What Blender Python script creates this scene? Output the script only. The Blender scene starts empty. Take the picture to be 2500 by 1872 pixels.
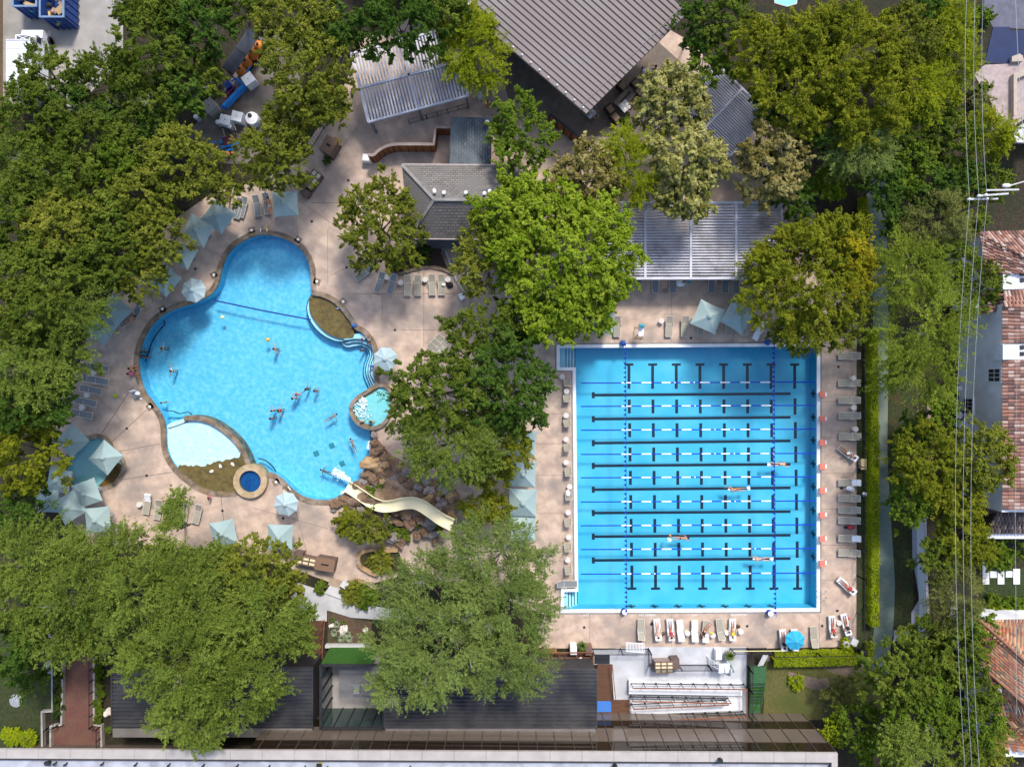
import bpy, bmesh, math, random
import numpy as np
from mathutils import Vector, Matrix, noise
from mathutils.geometry import tessellate_polygon
R = math.radians
SC = bpy.context.scene
COL = SC.collection
# ---------------------------------------------------------------- camera
HC = 64.6            # height of the drone above the deck, metres
K = 0.0388           # metres per photo pixel on the deck
cam = bpy.data.cameras.new("camera"); cam_o = bpy.data.objects.new("camera", cam); COL.objects.link(cam_o)
cam_o.location = (0, 0, HC); cam_o.rotation_euler = (0, 0, 0)
cam.sensor_width = 36.0; cam.lens = 36.0 * HC / (2500 * K); cam.clip_start = 0.5; cam.clip_end = 1500
SC.camera = cam_o
# ---------------------------------------------------------------- sky, sun, exposure
SUN_DIR = Vector((0.26, 0.66, 0.92)).normalized()
elev = math.asin(SUN_DIR.z); azim = math.atan2(SUN_DIR.x, SUN_DIR.y)
world = bpy.data.worlds.new("World"); SC.world = world; world.use_nodes = True
wn = world.node_tree; bg = wn.nodes["Background"]
sky = wn.nodes.new("ShaderNodeTexSky"); sky.sky_type = 'NISHITA'; sky.sun_disc = False
sky.sun_elevation = elev; sky.sun_rotation = azim; sky.air_density = 1.0; sky.dust_density = 2.0
wn.links.new(sky.outputs[0], bg.inputs[0]); bg.inputs[1].default_value = 0.15
sun = bpy.data.lights.new("sun", 'SUN'); sun.energy = 1.95; sun.angle = R(9.0); sun.color = (1.0, 0.95, 0.87)
sun_o = bpy.data.objects.new("sun", sun); COL.objects.link(sun_o)
sun_o.rotation_euler = SUN_DIR.to_track_quat('Z', 'Y').to_euler(); sun_o.location = (0, 0, 90)
SC.view_settings.view_transform = 'Standard'; SC.view_settings.look = 'None'
SC.view_settings.exposure = 0.98; SC.view_settings.gamma = 1.0
SC.cycles.max_bounces = 6; SC.cycles.transparent_max_bounces = 12; SC.cycles.diffuse_bounces = 3
SC.cycles.glossy_bounces = 3; SC.cycles.transmission_bounces = 3
SC.cycles.caustics_reflective = False; SC.cycles.caustics_refractive = False
SC.cycles.use_denoising = True
# ---------------------------------------------------------------- layout: photo pixels to the place
def T(c, r, x, y): return (625 * c + x / 3.539, 468 * r + y / 3.539)     # reading grid used while surveying the photo
def F(x, y): return (x * 1.1302, y * 1.1304)
def P(p, z=0.0):
    k = K * (HC - z) / HC
    return Vector(((p[0] - 1250) * k, -(p[1] - 936) * k, z))
def G(p, h):
    """ground point under something whose top, h metres up, is seen at p"""
    q = P(p, h); q.z = 0; return q
def PT(c, r, x, y, z=0.0): return P(T(c, r, x, y), z)
def pts(c, r, L, z=0.0): return [PT(c, r, x, y, z) for x, y in L]
# ---------------------------------------------------------------- materials
MATS = {}
def rgb(c): return (c[0], c[1], c[2], 1.0)
def mat(name, a, b=None, scale=3.0, rough=0.7, metal=0.0, bump=0.0, detail=6.0, lo=0.35, hi=0.65, c=None, scale2=0.4, spec=0.3, stretch=None, coord='Object'):
    """principled surface whose colour wanders between a and b (and c on a larger scale)"""
    if name in MATS: return MATS[name]
    m = bpy.data.materials.new(name); m.use_nodes = True; MATS[name] = m
    nt = m.node_tree; bs = nt.nodes["Principled BSDF"]
    bs.inputs["Roughness"].default_value = rough; bs.inputs["Metallic"].default_value = metal
    bs.inputs["Specular IOR Level"].default_value = spec
    if b is None:
        b = tuple(x * 0.86 for x in a)
    tc = nt.nodes.new("ShaderNodeTexCoord"); src = tc.outputs[coord]
    if stretch:
        mp = nt.nodes.new("ShaderNodeMapping"); mp.inputs["Scale"].default_value = stretch
        nt.links.new(src, mp.inputs[0]); src = mp.outputs[0]
    nz = nt.nodes.new("ShaderNodeTexNoise"); nz.inputs["Scale"].default_value = scale; nz.inputs["Detail"].default_value = detail
    nt.links.new(src, nz.inputs["Vector"])
    rp = nt.nodes.new("ShaderNodeValToRGB"); rp.color_ramp.elements[0].position = lo; rp.color_ramp.elements[1].position = hi
    rp.color_ramp.elements[0].color = rgb(a); rp.color_ramp.elements[1].color = rgb(b)
    nt.links.new(nz.outputs[0], rp.inputs[0]); out = rp.outputs[0]
    if c is not None:
        n2 = nt.nodes.new("ShaderNodeTexNoise"); n2.inputs["Scale"].default_value = scale2; n2.inputs["Detail"].default_value = 5
        n2.inputs["Roughness"].default_value = 0.62
        nt.links.new(src, n2.inputs["Vector"])
        r2 = nt.nodes.new("ShaderNodeValToRGB"); r2.color_ramp.elements[0].position = 0.47; r2.color_ramp.elements[1].position = 0.68
        nt.links.new(n2.outputs[0], r2.inputs[0])
        mx = nt.nodes.new("ShaderNodeMix"); mx.data_type = 'RGBA'
        nt.links.new(r2.outputs[0], mx.inputs[0]); nt.links.new(out, mx.inputs[6]); mx.inputs[7].default_value = rgb(c)
        out = mx.outputs[2]
    nt.links.new(out, bs.inputs["Base Color"])
    if bump:
        bp = nt.nodes.new("ShaderNodeBump"); bp.inputs["Strength"].default_value = bump; bp.inputs["Distance"].default_value = 0.05
        nt.links.new(nz.outputs[0], bp.inputs["Height"]); nt.links.new(bp.outputs[0], bs.inputs["Normal"])
    return m
def tile_mat(name, a, b, mortar, sx, sy, rough=0.8, msize=0.03, bump=0.4, stain=None, offset=0.5, rot=0.0):
    """courses of shingles, tiles or bricks in object space"""
    if name in MATS: return MATS[name]
    m = bpy.data.materials.new(name); m.use_nodes = True; MATS[name] = m
    nt = m.node_tree; bs = nt.nodes["Principled BSDF"]; bs.inputs["Roughness"].default_value = rough
    bs.inputs["Specular IOR Level"].default_value = 0.25
    tc = nt.nodes.new("ShaderNodeTexCoord"); mp = nt.nodes.new("ShaderNodeMapping"); mp.inputs["Rotation"].default_value = (0, 0, rot)
    nt.links.new(tc.outputs["Object"], mp.inputs[0])
    br = nt.nodes.new("ShaderNodeTexBrick"); br.offset = offset
    br.inputs["Color1"].default_value = rgb(a); br.inputs["Color2"].default_value = rgb(b); br.inputs["Mortar"].default_value = rgb(mortar)
    br.inputs["Scale"].default_value = 1.0; br.inputs["Mortar Size"].default_value = msize
    br.inputs["Brick Width"].default_value = sx; br.inputs["Row Height"].default_value = sy
    nt.links.new(mp.outputs[0], br.inputs["Vector"])
    out = br.outputs[0]
    nz = nt.nodes.new("ShaderNodeTexNoise"); nz.inputs["Scale"].default_value = 0.6; nz.inputs["Detail"].default_value = 6
    nt.links.new(tc.outputs["Object"], nz.inputs["Vector"])
    rp = nt.nodes.new("ShaderNodeValToRGB"); rp.color_ramp.elements[0].position = 0.42; rp.color_ramp.elements[1].position = 0.7
    nt.links.new(nz.outputs[0], rp.inputs[0])
    mx = nt.nodes.new("ShaderNodeMix"); mx.data_type = 'RGBA'; nt.links.new(rp.outputs[0], mx.inputs[0]); nt.links.new(out, mx.inputs[6])
    mx.inputs[7].default_value = rgb(stain or tuple(x * 0.6 for x in a)); nt.links.new(mx.outputs[2], bs.inputs["Base Color"])
    if bump:
        bp = nt.nodes.new("ShaderNodeBump"); bp.inputs["Strength"].default_value = bump; bp.inputs["Distance"].default_value = 0.03; bp.invert = True
        nt.links.new(br.outputs["Fac"], bp.inputs["Height"]); nt.links.new(bp.outputs[0], bs.inputs["Normal"])
    return m
def water_mat(name, tint, ripple=1.0, scale=1.6, gloss=0.05):
    m = bpy.data.materials.new(name); m.use_nodes = True; MATS[name] = m
    nt = m.node_tree; nt.nodes.clear()
    out = nt.nodes.new("ShaderNodeOutputMaterial"); mx = nt.nodes.new("ShaderNodeMixShader")
    tr = nt.nodes.new("ShaderNodeBsdfTransparent"); tr.inputs[0].default_value = rgb(tint)
    gl = nt.nodes.new("ShaderNodeBsdfGlossy"); gl.inputs["Roughness"].default_value = gloss
    tc = nt.nodes.new("ShaderNodeTexCoord"); nz = nt.nodes.new("ShaderNodeTexNoise"); nz.inputs["Scale"].default_value = scale; nz.inputs["Detail"].default_value = 4
    nz.inputs["Distortion"].default_value = 0.6
    nt.links.new(tc.outputs["Object"], nz.inputs["Vector"])
    bp = nt.nodes.new("ShaderNodeBump"); bp.inputs["Strength"].default_value = ripple; bp.inputs["Distance"].default_value = 0.15
    nt.links.new(nz.outputs[0], bp.inputs["Height"])
    fr = nt.nodes.new("ShaderNodeFresnel"); fr.inputs["IOR"].default_value = 1.33
    nt.links.new(bp.outputs[0], fr.inputs["Normal"]); nt.links.new(bp.outputs[0], gl.inputs["Normal"])
    nt.links.new(fr.outputs[0], mx.inputs[0]); nt.links.new(tr.outputs[0], mx.inputs[1]); nt.links.new(gl.outputs[0], mx.inputs[2])
    nt.links.new(mx.outputs[0], out.inputs[0])
    return m
def glass_mat(name, col, rough=0.06, fac=0.5):
    """tinted reflecting window pane: mirror over a dark body"""
    m = bpy.data.materials.new(name); m.use_nodes = True; MATS[name] = m
    nt = m.node_tree; bs = nt.nodes["Principled BSDF"]
    bs.inputs["Base Color"].default_value = rgb(col); bs.inputs["Roughness"].default_value = rough; bs.inputs["Metallic"].default_value = fac
    bs.inputs["Specular IOR Level"].default_value = 0.8
    return m
def leaf_mat(name, c0, c1, c2, trans=0.3):
    g = (1, 1, 1) if 'syc' in name else (.96, 1.08, .95) if name in ('olive_leaf', 'yellowing_leaf', 'golden_leaf') else (.93, 1.06, .95)
    c0, c1, c2 = [tuple(x * y * k for x, y, k in zip(c, g, (1.12, 1.16, .95))) for c in (c0, c1, c2)]
    m = bpy.data.materials.new(name); m.use_nodes = True; MATS[name] = m
    nt = m.node_tree; nt.nodes.clear()
    out = nt.nodes.new("ShaderNodeOutputMaterial"); mx = nt.nodes.new("ShaderNodeMixShader"); mx.inputs[0].default_value = trans
    df = nt.nodes.new("ShaderNodeBsdfDiffuse"); tl = nt.nodes.new("ShaderNodeBsdfTranslucent")
    at = nt.nodes.new("ShaderNodeAttribute"); at.attribute_name = "tint"
    oi = nt.nodes.new("ShaderNodeObjectInfo"); ad = nt.nodes.new("ShaderNodeMath"); ad.operation = 'MULTIPLY_ADD'
    nt.links.new(oi.outputs["Random"], ad.inputs[0]); ad.inputs[1].default_value = 0.22; nt.links.new(at.outputs["Fac"], ad.inputs[2])
    rp = nt.nodes.new("ShaderNodeValToRGB"); e = rp.color_ramp.elements
    e[0].position = 0.1; e[0].color = rgb(c0); e[1].position = 1.05 if False else 1.0; e[1].color = rgb(c2)
    k = e.new(0.55); k.color = rgb(c1)
    nt.links.new(ad.outputs[0], rp.inputs[0]); nt.links.new(rp.outputs[0], df.inputs[0]); nt.links.new(rp.outputs[0], tl.inputs[0])
    nt.links.new(df.outputs[0], mx.inputs[1]); nt.links.new(tl.outputs[0], mx.inputs[2]); nt.links.new(mx.outputs[0], out.inputs[0])
    return m
# ---------------------------------------------------------------- mesh helpers
class MB:
    def __init__(s): s.v = []; s.f = []
    def add(s, vs, fs):
        n = len(s.v); s.v += [Vector(v) for v in vs]; s.f += [tuple(i + n for i in f) for f in fs]; return s
    def box(s, c, d, rz=0.0, m=None):
        x, y, z = d[0] / 2, d[1] / 2, d[2] / 2
        vs = [Vector((a * x, b * y, e * z)) for e in (-1, 1) for a, b in ((-1, -1), (1, -1), (1, 1), (-1, 1))]
        M = Matrix.Translation(c) @ (m if m is not None else Matrix.Rotation(rz, 4, 'Z'))
        return s.add([M @ v for v in vs], [(3, 2, 1, 0), (4, 5, 6, 7), (0, 1, 5, 4), (1, 2, 6, 5), (2, 3, 7, 6), (3, 0, 4, 7)])
    def bar(s, a, b, w, h):
        """box beam from a to b, w wide and h deep"""
        a, b = Vector(a), Vector(b); d = (b - a); L = d.length
        if L < 1e-5: return s
        d /= L; up = Vector((0, 0, 1)) if abs(d.z) < 0.95 else Vector((0, 1, 0))
        x = d.cross(up).normalized(); y = x.cross(d).normalized()
        vs = [p + x * (i * w / 2) + y * (j * h / 2) for p in (a, b) for i, j in ((-1, -1), (1, -1), (1, 1), (-1, 1))]
        return s.add(vs, [(3, 2, 1, 0), (4, 5, 6, 7), (0, 1, 5, 4), (1, 2, 6, 5), (2, 3, 7, 6), (3, 0, 4, 7)])
    def tube(s, path, r, n=6, r2=None):
        path = [Vector(p) for p in path]; m = len(path); vs = []; fs = []
        for i, p in enumerate(path):
            d = (path[min(i + 1, m - 1)] - path[max(i - 1, 0)]).normalized()
            up = Vector((0, 0, 1)) if abs(d.z) < 0.9 else Vector((0, 1, 0))
            x = d.cross(up).normalized(); y = x.cross(d)
            rr = r if r2 is None else r + (r2 - r) * i / max(1, m - 1)
            vs += [p + x * math.cos(k * 2 * math.pi / n) * rr + y * math.sin(k * 2 * math.pi / n) * rr for k in range(n)]
        for i in range(m - 1):
            fs += [(i * n + k, i * n + (k + 1) % n, (i + 1) * n + (k + 1) % n, (i + 1) * n + k) for k in range(n)]
        fs += [tuple(range(n)), tuple((m - 1) * n + k for k in range(n - 1, -1, -1))]
        return s.add(vs, fs)
    def lathe(s, prof, c=(0, 0, 0), n=20, cap=True):
        vs = []; fs = []; c = Vector(c)
        for r, z in prof: vs += [c + Vector((r * math.cos(k * 2 * math.pi / n), r * math.sin(k * 2 * math.pi / n), z)) for k in range(n)]
        for i in range(len(prof) - 1):
            fs += [(i * n + k, i * n + (k + 1) % n, (i + 1) * n + (k + 1) % n, (i + 1) * n + k) for k in range(n)]
        if cap: fs += [tuple(range(n - 1, -1, -1)), tuple((len(prof) - 1) * n + k for k in range(n))]
        return s.add(vs, fs)
    def ball(s, c, r, n=10, sq=(1, 1, 1)):
        m = max(5, n // 2)
        pr = [(max(1e-4, math.sin(math.pi * i / m)), -math.cos(math.pi * i / m)) for i in range(m + 1)]
        k = len(s.v); s.lathe(pr, (0, 0, 0), n, False)
        for i in range(k, len(s.v)):
            v = s.v[i]; s.v[i] = Vector((v.x * r * sq[0] + c[0], v.y * r * sq[1] + c[1], v.z * r * sq[2] + c[2]))
        return s
    def prism(s, poly, z0, z1, holes=(), z1s=None):
        """solid with a flat outline; z0 bottom, z1 top"""
        loops = [list(poly)] + [list(h) for h in holes]
        flat = [Vector((p[0], p[1], 0)) for l in loops for p in l]
        tris = tessellate_polygon([[Vector((p[0], p[1], 0)) for p in l] for l in loops])
        n = len(s.v); N = len(flat)
        s.v += [Vector((p.x, p.y, z1)) for p in flat]
        for t in tris:
            a, b, c = (flat[i] for i in t)
            if (b - a).cross(c - a).z < 0: t = (t[0], t[2], t[1])
            s.f.append(tuple(n + i for i in t))
        if z0 is not None:
            s.v += [Vector((p.x, p.y, z0)) for p in flat]; k = 0
            for li, l in enumerate(loops):
                m = len(l)
                for i in range(m):
                    a, b = n + k + i, n + k + (i + 1) % m
                    s.f.append((a, a + N, b + N, b))
                k += m
        return s
    def build(s, name, m, parent=None, world=True, smooth=False, tint=None):
        me = bpy.data.meshes.new(name); vs = s.v
        if parent is not None and world:
            inv = (Matrix.Translation(parent.location) @ parent.rotation_euler.to_matrix().to_4x4()).inverted()
            vs = [inv @ v for v in vs]
        org = Vector((0, 0, 0))
        me.from_pydata([tuple(v) for v in vs], [], s.f)
        bm = bmesh.new(); bm.from_mesh(me); bmesh.ops.recalc_face_normals(bm, faces=bm.faces); bm.to_mesh(me); bm.free()
        if smooth: me.polygons.foreach_set("use_smooth", [True] * len(me.polygons))
        o = bpy.data.objects.new(name, me); COL.objects.link(o)
        if m is not None: me.materials.append(m)
        if parent is not None: o.parent = parent
        return o
def sheet(name, poly, z, m, holes=(), z0=None, parent=None):
    """flat ground-like piece; normals face up"""
    mb = MB().prism(poly, z0, z, holes)
    me = bpy.data.meshes.new(name); me.from_pydata([tuple(v) for v in mb.v], [], mb.f)
    o = bpy.data.objects.new(name, me); COL.objects.link(o); me.materials.append(m)
    if parent is not None: o.parent = parent
    return o
def struct(o): o["kind"] = "structure"; return o
def tag(o, label, cat, group=None):
    o["label"] = label; o["category"] = cat
    if group: o["group"] = group
    return o
def thing(name, label, cat, loc=(0, 0, 0), rz=0.0, group=None):
    o = bpy.data.objects.new(name, None); COL.objects.link(o); o.empty_display_size = 0.3
    o.location = loc; o.rotation_euler = (0, 0, rz)
    return tag(o, label, cat, group)
def dup(root, loc, rz=0.0, label=None, group=None, scale=None):
    r = root.copy(); COL.objects.link(r); r.location = loc; r.rotation_euler = (0, 0, rz)
    if label: r["label"] = label
    if group: r["group"] = group
    if scale: r.scale = (scale,) * 3
    for ch in list(root.children):
        c = ch.copy(); COL.objects.link(c); c.parent = r
        for g in list(ch.children):
            d = g.copy(); COL.objects.link(d); d.parent = c
    return r
def smooth(L, n=5, closed=True):
    L = [Vector((p[0], p[1])) for p in L]; m = len(L); out = []
    for i in range(m if closed else m - 1):
        if closed: a, b, c, d = L[i - 1], L[i], L[(i + 1) % m], L[(i + 2) % m]
        else: a, b, c, d = L[max(i - 1, 0)], L[i], L[i + 1], L[min(i + 2, m - 1)]
        for k in range(n):
            t = k / n
            out.append(0.5 * ((2 * b) + (c - a) * t + (2 * a - 5 * b + 4 * c - d) * t * t + (3 * b - a - 3 * c + d) * t ** 3))
    if not closed: out.append(L[-1])
    return out
def area2(L): return sum(L[i - 1][0] * L[i][1] - L[i][0] * L[i - 1][1] for i in range(len(L)))
def offset(L, d, closed=True):
    """push an outline outwards by d (closed) or to its left (open)"""
    m = len(L); sgn = 1.0 if (not closed or area2(L) > 0) else -1.0; out = []
    for i in range(m):
        a = Vector(L[i - 1][:2]) if (closed or i) else Vector(L[0][:2]); b = Vector(L[i][:2]); c = Vector(L[(i + 1) % m][:2]) if (closed or i < m - 1) else b
        n1 = (b - a); n2 = (c - b)
        t = (n1.normalized() if n1.length > 1e-6 else Vector((0, 0))) + (n2.normalized() if n2.length > 1e-6 else Vector((0, 0)))
        if t.length < 1e-6: t = n2 if n2.length else n1
        t.normalize(); nn = Vector((t.y, -t.x)) * sgn
        if not closed: nn = Vector((-t.y, t.x))
        out.append(b + nn * d)
    return out
def band(mb, A, B, z0, z1):
    """solid strip between two polylines of the same length"""
    n = len(A); vs = []
    for p, q in zip(A, B): vs += [Vector((p[0], p[1], z0)), Vector((p[0], p[1], z1)), Vector((q[0], q[1], z1)), Vector((q[0], q[1], z0))]
    fs = []
    for i in range(n - 1):
        a, b = 4 * i, 4 * i + 4
        for k in range(4): fs.append((a + k, a + (k + 1) % 4, b + (k + 1) % 4, b + k))
    fs += [(0, 1, 2, 3), (4 * n - 1, 4 * n - 2, 4 * n - 3, 4 * n - 4)]
    return mb.add(vs, fs)
def ribbon(mb, L, w, z0, z1, closed=False):
    A = offset(L, w / 2, closed); B = offset(L, -w / 2, closed)
    if closed: A = A + A[:1]; B = B + B[:1]
    return band(mb, A, B, z0, z1)
ORD = "first second third fourth fifth sixth seventh eighth ninth tenth eleventh twelfth thirteenth fourteenth fifteenth sixteenth".split()
def multi(name, pairs, parent=None, smooth=False, world=True):
    """one mesh object with several material slots"""
    mb = MB(); idx = []
    for i, (b, m) in enumerate(pairs):
        mb.add(b.v, b.f); idx += [i] * len(b.f)
    o = mb.build(name, pairs[0][1], parent, world, smooth)
    for b, m in pairs[1:]: o.data.materials.append(m)
    o.data.polygons.foreach_set("material_index", idx); return o
# ================================================================ colours of the place
M_deck = mat("deck_concrete", (0.545, 0.41, 0.315), (0.385, 0.285, 0.225), 1.1, 0.85, c=(0.265, 0.22, 0.19), scale2=0.27, bump=0.1, detail=9)
M_white = mat("white_paint", (0.80, 0.80, 0.80), (0.70, 0.71, 0.72), 2.0, 0.5)
M_pale = mat("pale_concrete", (0.56, 0.55, 0.54), (0.47, 0.46, 0.46), 0.8, 0.8, c=(0.38, 0.38, 0.38), scale2=0.3)
M_stone = mat("flagstone_coping", (0.22, 0.155, 0.095), (0.12, 0.09, 0.065), 1.6, 0.75, c=(0.30, 0.245, 0.20), scale2=1.1, bump=0.35, lo=0.4, hi=0.6)
M_black = mat("black_metal", (0.02, 0.02, 0.022), (0.03, 0.03, 0.032), 4, 0.45)
M_tile = mat("black_pool_tile", (0.012, 0.02, 0.04), (0.018, 0.03, 0.055), 9, 0.3)
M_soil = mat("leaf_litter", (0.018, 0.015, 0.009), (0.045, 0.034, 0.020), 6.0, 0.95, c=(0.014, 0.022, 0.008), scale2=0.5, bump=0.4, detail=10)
M_pool = mat("blue_caustic_painted_plaster", (0.12, 0.52, 0.79), (0.27, 0.66, 0.86), 2.8, 0.6, lo=0.38, hi=0.74, detail=9)  # pale mottling in the colour stands for light rippling through the water
M_lap = mat("blue_lap_plaster", (0.07, 0.485, 0.72), (0.14, 0.57, 0.76), 0.35, 0.6, lo=0.4, hi=0.7, detail=8)
M_step = mat("pale_blue_plaster", (0.46, 0.76, 0.88), (0.58, 0.82, 0.90), 2.0, 0.6)
M_beach = mat("white_beach_plaster", (0.74, 0.84, 0.91), (0.90, 0.94, 0.97), 2.4, 0.6, lo=0.4, hi=0.62)
M_bed = mat("brown_pebble_bed", (0.26, 0.125, 0.03), (0.15, 0.075, 0.02), 1.8, 0.8, c=(0.26, 0.16, 0.05), scale2=2.4, bump=0.3)
W_main = water_mat("clear_pool_water", (0.80, 0.955, 0.985), 0.5, 1.8)
W_teal = water_mat("teal_pool_water", (0.42, 0.72, 0.80), 0.35, 1.5)
W_deep = water_mat("deep_blue_water", (0.55, 0.75, 0.9), 0.5, 3.0)
# ================================================================ outlines
wp = [(625,575),(579,598),(554,626),(541,660),(534,691),(517,717),(480,738),(441,750),(401,767),(370,796),(350,832),(340,869),(340,903),(346,931),
      (356,958),(376,984),(395,1012),(404,1040),(405,1069),(408,1097),(418,1122),(435,1145),(463,1170),(494,1190),(537,1200),(580,1196),(620,1178),(650,1155),(670,1156),(690,1170),(710,1190),
      (732,1207),(761,1218),(800,1220),(828,1211),(848,1197),(868,1180),(886,1155),(897,1125),(905,1098),(908,1070),(905,1049),(885,1043),(865,1029),(857,1009),(854,990),(865,973),(893,956),
      (915,940),(911,905),(913,875),(910,850),(901,830),(884,812),(866,802),(849,777),(831,754),(809,735),(783,724),(764,720),(760,700),(759,675),(757,650),(746,624),(730,604),(701,586),(667,576)]
WP = smooth([P(p) for p in wp], 4)
kid = [(243,1069),(220,1074),(198,1086),(178,1106),(166,1126),(162,1145),(166,1165),(180,1183),(200,1194),(228,1192),(255,1186),(278,1176),(292,1158),(298,1139),(292,1121),(278,1108),(268,1094),(262,1080)]
KID = smooth([P(p) for p in kid], 4)
lap = [(1366,849),(1995,845),(1994,1485),(1376,1488),(1377,1444),(1411,1443),(1405,897),(1366,897)]
LAP = [P(p).to_2d() for p in lap]
deck = [(640,440),(720,400),(770,320),(845,200),(880,100),(1010,40),(1200,30),(1560,30),(1700,110),(1760,200),(1880,300),(1960,470),(2040,620),(2092,800),(2092,1578),(1880,1582),(1300,1582),(1330,1500),(1180,1440),
        (1000,1400),(905,1425),(830,1430),(735,1395),(560,1345),(350,1330),(220,1330),(120,1200),(130,1000),(190,900),(225,780),(330,640),(420,540),(520,470)]
DECK = [P(p).to_2d() for p in deck]
# ================================================================ ground and deck
far = [Vector(p) for p in ((-220, -200), (220, -200), (220, 200), (-220, 200))]
struct(sheet("ground", far, -0.06, M_soil, [offset(WP, 0.2), offset(KID, 0.2), offset(LAP, 0.15)]))
struct(sheet("pool_deck", DECK, 0.0, M_deck, [offset(WP, 0.2), offset(KID, 0.2), offset(LAP, 0.15)], z0=-0.3))
jm = MB(); M_joint = mat("deck_joint", (0.11, 0.085, 0.07), (0.15, 0.12, 0.10), 3, 0.9)
for a, b in [(((2,0,1150,30)),(880,430)),((1270,225),(960,510)),((1385,520),(1000,592)),((1500,765),(1050,830)),((1600,875),(1530,1010)),((1905,950),(1945,1290))]:
    if len(a) == 4: a = (1150, 20)
    p, q = PT(0, 2, *a), PT(0, 2, *b); ribbon(jm, [p, q], 0.05, -0.01, 0.004)
for a, b in [((480,97),(735,97)),((840,882),(1780,882)),((1090,882),(1090,1100)),((1450,690),(1450,1340)),((1250,1195),(1610,1195)),((640,725),(1010,545))]:
    p, q = PT(1, 1, *a), PT(1, 1, *b); ribbon(jm, [p, q], 0.035, -0.01, 0.004)
for a, b in [((1280,1083),(1370,1083)),((1300,1160),(1390,1160)),((1290,1253),(1380,1253)),((2005,1155),(2088,1155)),((2005,1242),(2088,1242)),((2005,1068),(2088,1068)),((1640,1495),(1640,1580)),((1500,700),(1500,840)),((1640,690),(1640,840)),((2000,1500),(2000,1580)),((1780,1495),(1780,1580)),((1440,1495),(1440,1580)),((2005,1330),(2088,1330)),((2005,1415),(2088,1415)),((2005,980),(2088,980)),((1300,1010),(1385,1010)),((1290,1340),(1385,1340)),((800,560),(800,690)),((880,300),(790,420)),((700,470),(830,560)),((620,1240),(800,1290)),((720,1240),(760,1390)),((340,1260),(420,1195)),((230,960),(300,1030)),((1790,690),(1790,840))]:
    ribbon(jm, [P(a), P(b)], 0.03, -0.01, 0.004)
struct(jm.build("deck_joint", M_joint))
# deck drains and pool side anchors
for i, (c, r, x, y, lab) in enumerate([(0,2,1095,388,"beside the white beach edge"),(0,2,1267,795,"between wading pool and beach"),(0,2,1922,1098,"south of the round plunge tub"),(1,1,482,258,"north of the lagoon tip"),(1,1,782,655,"left of the tilted loungers"),(1,1,1200,1195,"right of the lagoon steps"),
        (1,0,1085,1455,"below the curved brown fence"),(1,0,797,1560,"north of the round olive tree"),(0,1,1688,668,"left of the octagonal parasol"),(0,1,985,1175,"under the west trees"),(2,3,624,449,"near the left end of the south deck"),(2,3,2032,438,"on the south deck between loungers"),(3,1,608,1513,"below the northmost hedge lounger"),(3,3,468,436,"right corner of the south deck"),(1,2,235,1163,"between octagonal and square parasols"),(2,1,1545,1264,"by the north lap pool edge")]):
    p = PT(c, r, x, y); d = MB().box((0, 0, 0.006), (0.22, 0.22, 0.02), 0.3 * (i % 3)).box((0, 0, 0.014), (0.12, 0.12, 0.02), 0.3 * (i % 3)).build("deck_drain", M_black, None)
    d.location = p; tag(d, "small black square drain in the deck " + lab, "drain", "drains in the pool deck")
# ================================================================ lagoon pool
pool = thing("lagoon_pool", "large freeform blue lagoon pool with brown flagstone coping", "pool", P((620, 930)))
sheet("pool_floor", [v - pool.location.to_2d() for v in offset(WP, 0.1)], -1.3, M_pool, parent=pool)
wl = MB(); n = len(WP)
for i in range(n):
    a, b = WP[i], WP[(i + 1) % n]
    wl.add([(a.x, a.y, -1.3), (b.x, b.y, -1.3), (b.x, b.y, 0.03), (a.x, a.y, 0.03)], [(0, 1, 2, 3)])
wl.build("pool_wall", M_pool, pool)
cp = MB().prism(offset(WP, 0.46), -0.12, 0.07, [offset(WP, -0.015)]); cp.build("coping", M_stone, pool)
sheet("water", [v - pool.location.to_2d() for v in WP], -0.11, W_main, parent=pool)
def zz(L, z=-0.1): return [P((740 + x / 8.49, 760 + y / 8.49), 0).to_2d() for x, y in L]
lens = smooth([P(p).to_2d() for p in [(759,722),(783,727),(809,738),(831,757),(848,780),(859,804),(861,821),(845,824),(823,823),(795,810),(772,787),(757,762),(754,739)]], 4)
MB().prism(offset(lens, 0.05), -1.35, -0.22, ()).build("tanning_ledge", M_bed, pool)
led = [P(p).to_2d() for p in [(757,718),(748,735),(745,752),(749,772),(760,793),(778,812),(800,826),(822,833),(848,833)]]
led = smooth(led, 4, False); inner = [P(p).to_2d() for p in [(850,815),(800,800),(770,770),(762,740),(768,722)]]
MB().prism(led + inner, -1.35, -0.5).build("bench_step", M_step, pool)
ribbon(MB(), led, 0.07, -0.52, -0.48)
nb = MB(); ribbon(nb, led, 0.08, -0.56, -0.485); nb.build("step_nosing", M_tile, pool)
la = [(800,560),(850,595),(960,585),(1080,570),(1160,578),(1290,600),(1380,650),(1430,710),(1470,800),(1460,920),(1400,1080),(1380,1240),(1400,1350),(1490,1510)]
lb = [(735,580),(820,640),(900,662),(1020,637),(1130,637),(1250,670),(1345,735),(1400,800),(1390,940),(1340,1080),(1320,1230),(1340,1350),(1430,1560)]
lc = [(730,650),(820,720),(910,740),(1030,715),(1150,707),(1240,740),(1310,790),(1345,870),(1330,950),(1290,1060),(1260,1200),(1280,1340),(1380,1600)]
ld = [(1235,800),(1285,850),(1275,940),(1230,1050),(1200,1180),(1210,1350),(1330,1630)]
back = [(1600,1560),(1560,1250),(1500,1000),(1560,850),(1480,650),(1330,480),(1190,450),(1020,470)]
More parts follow.
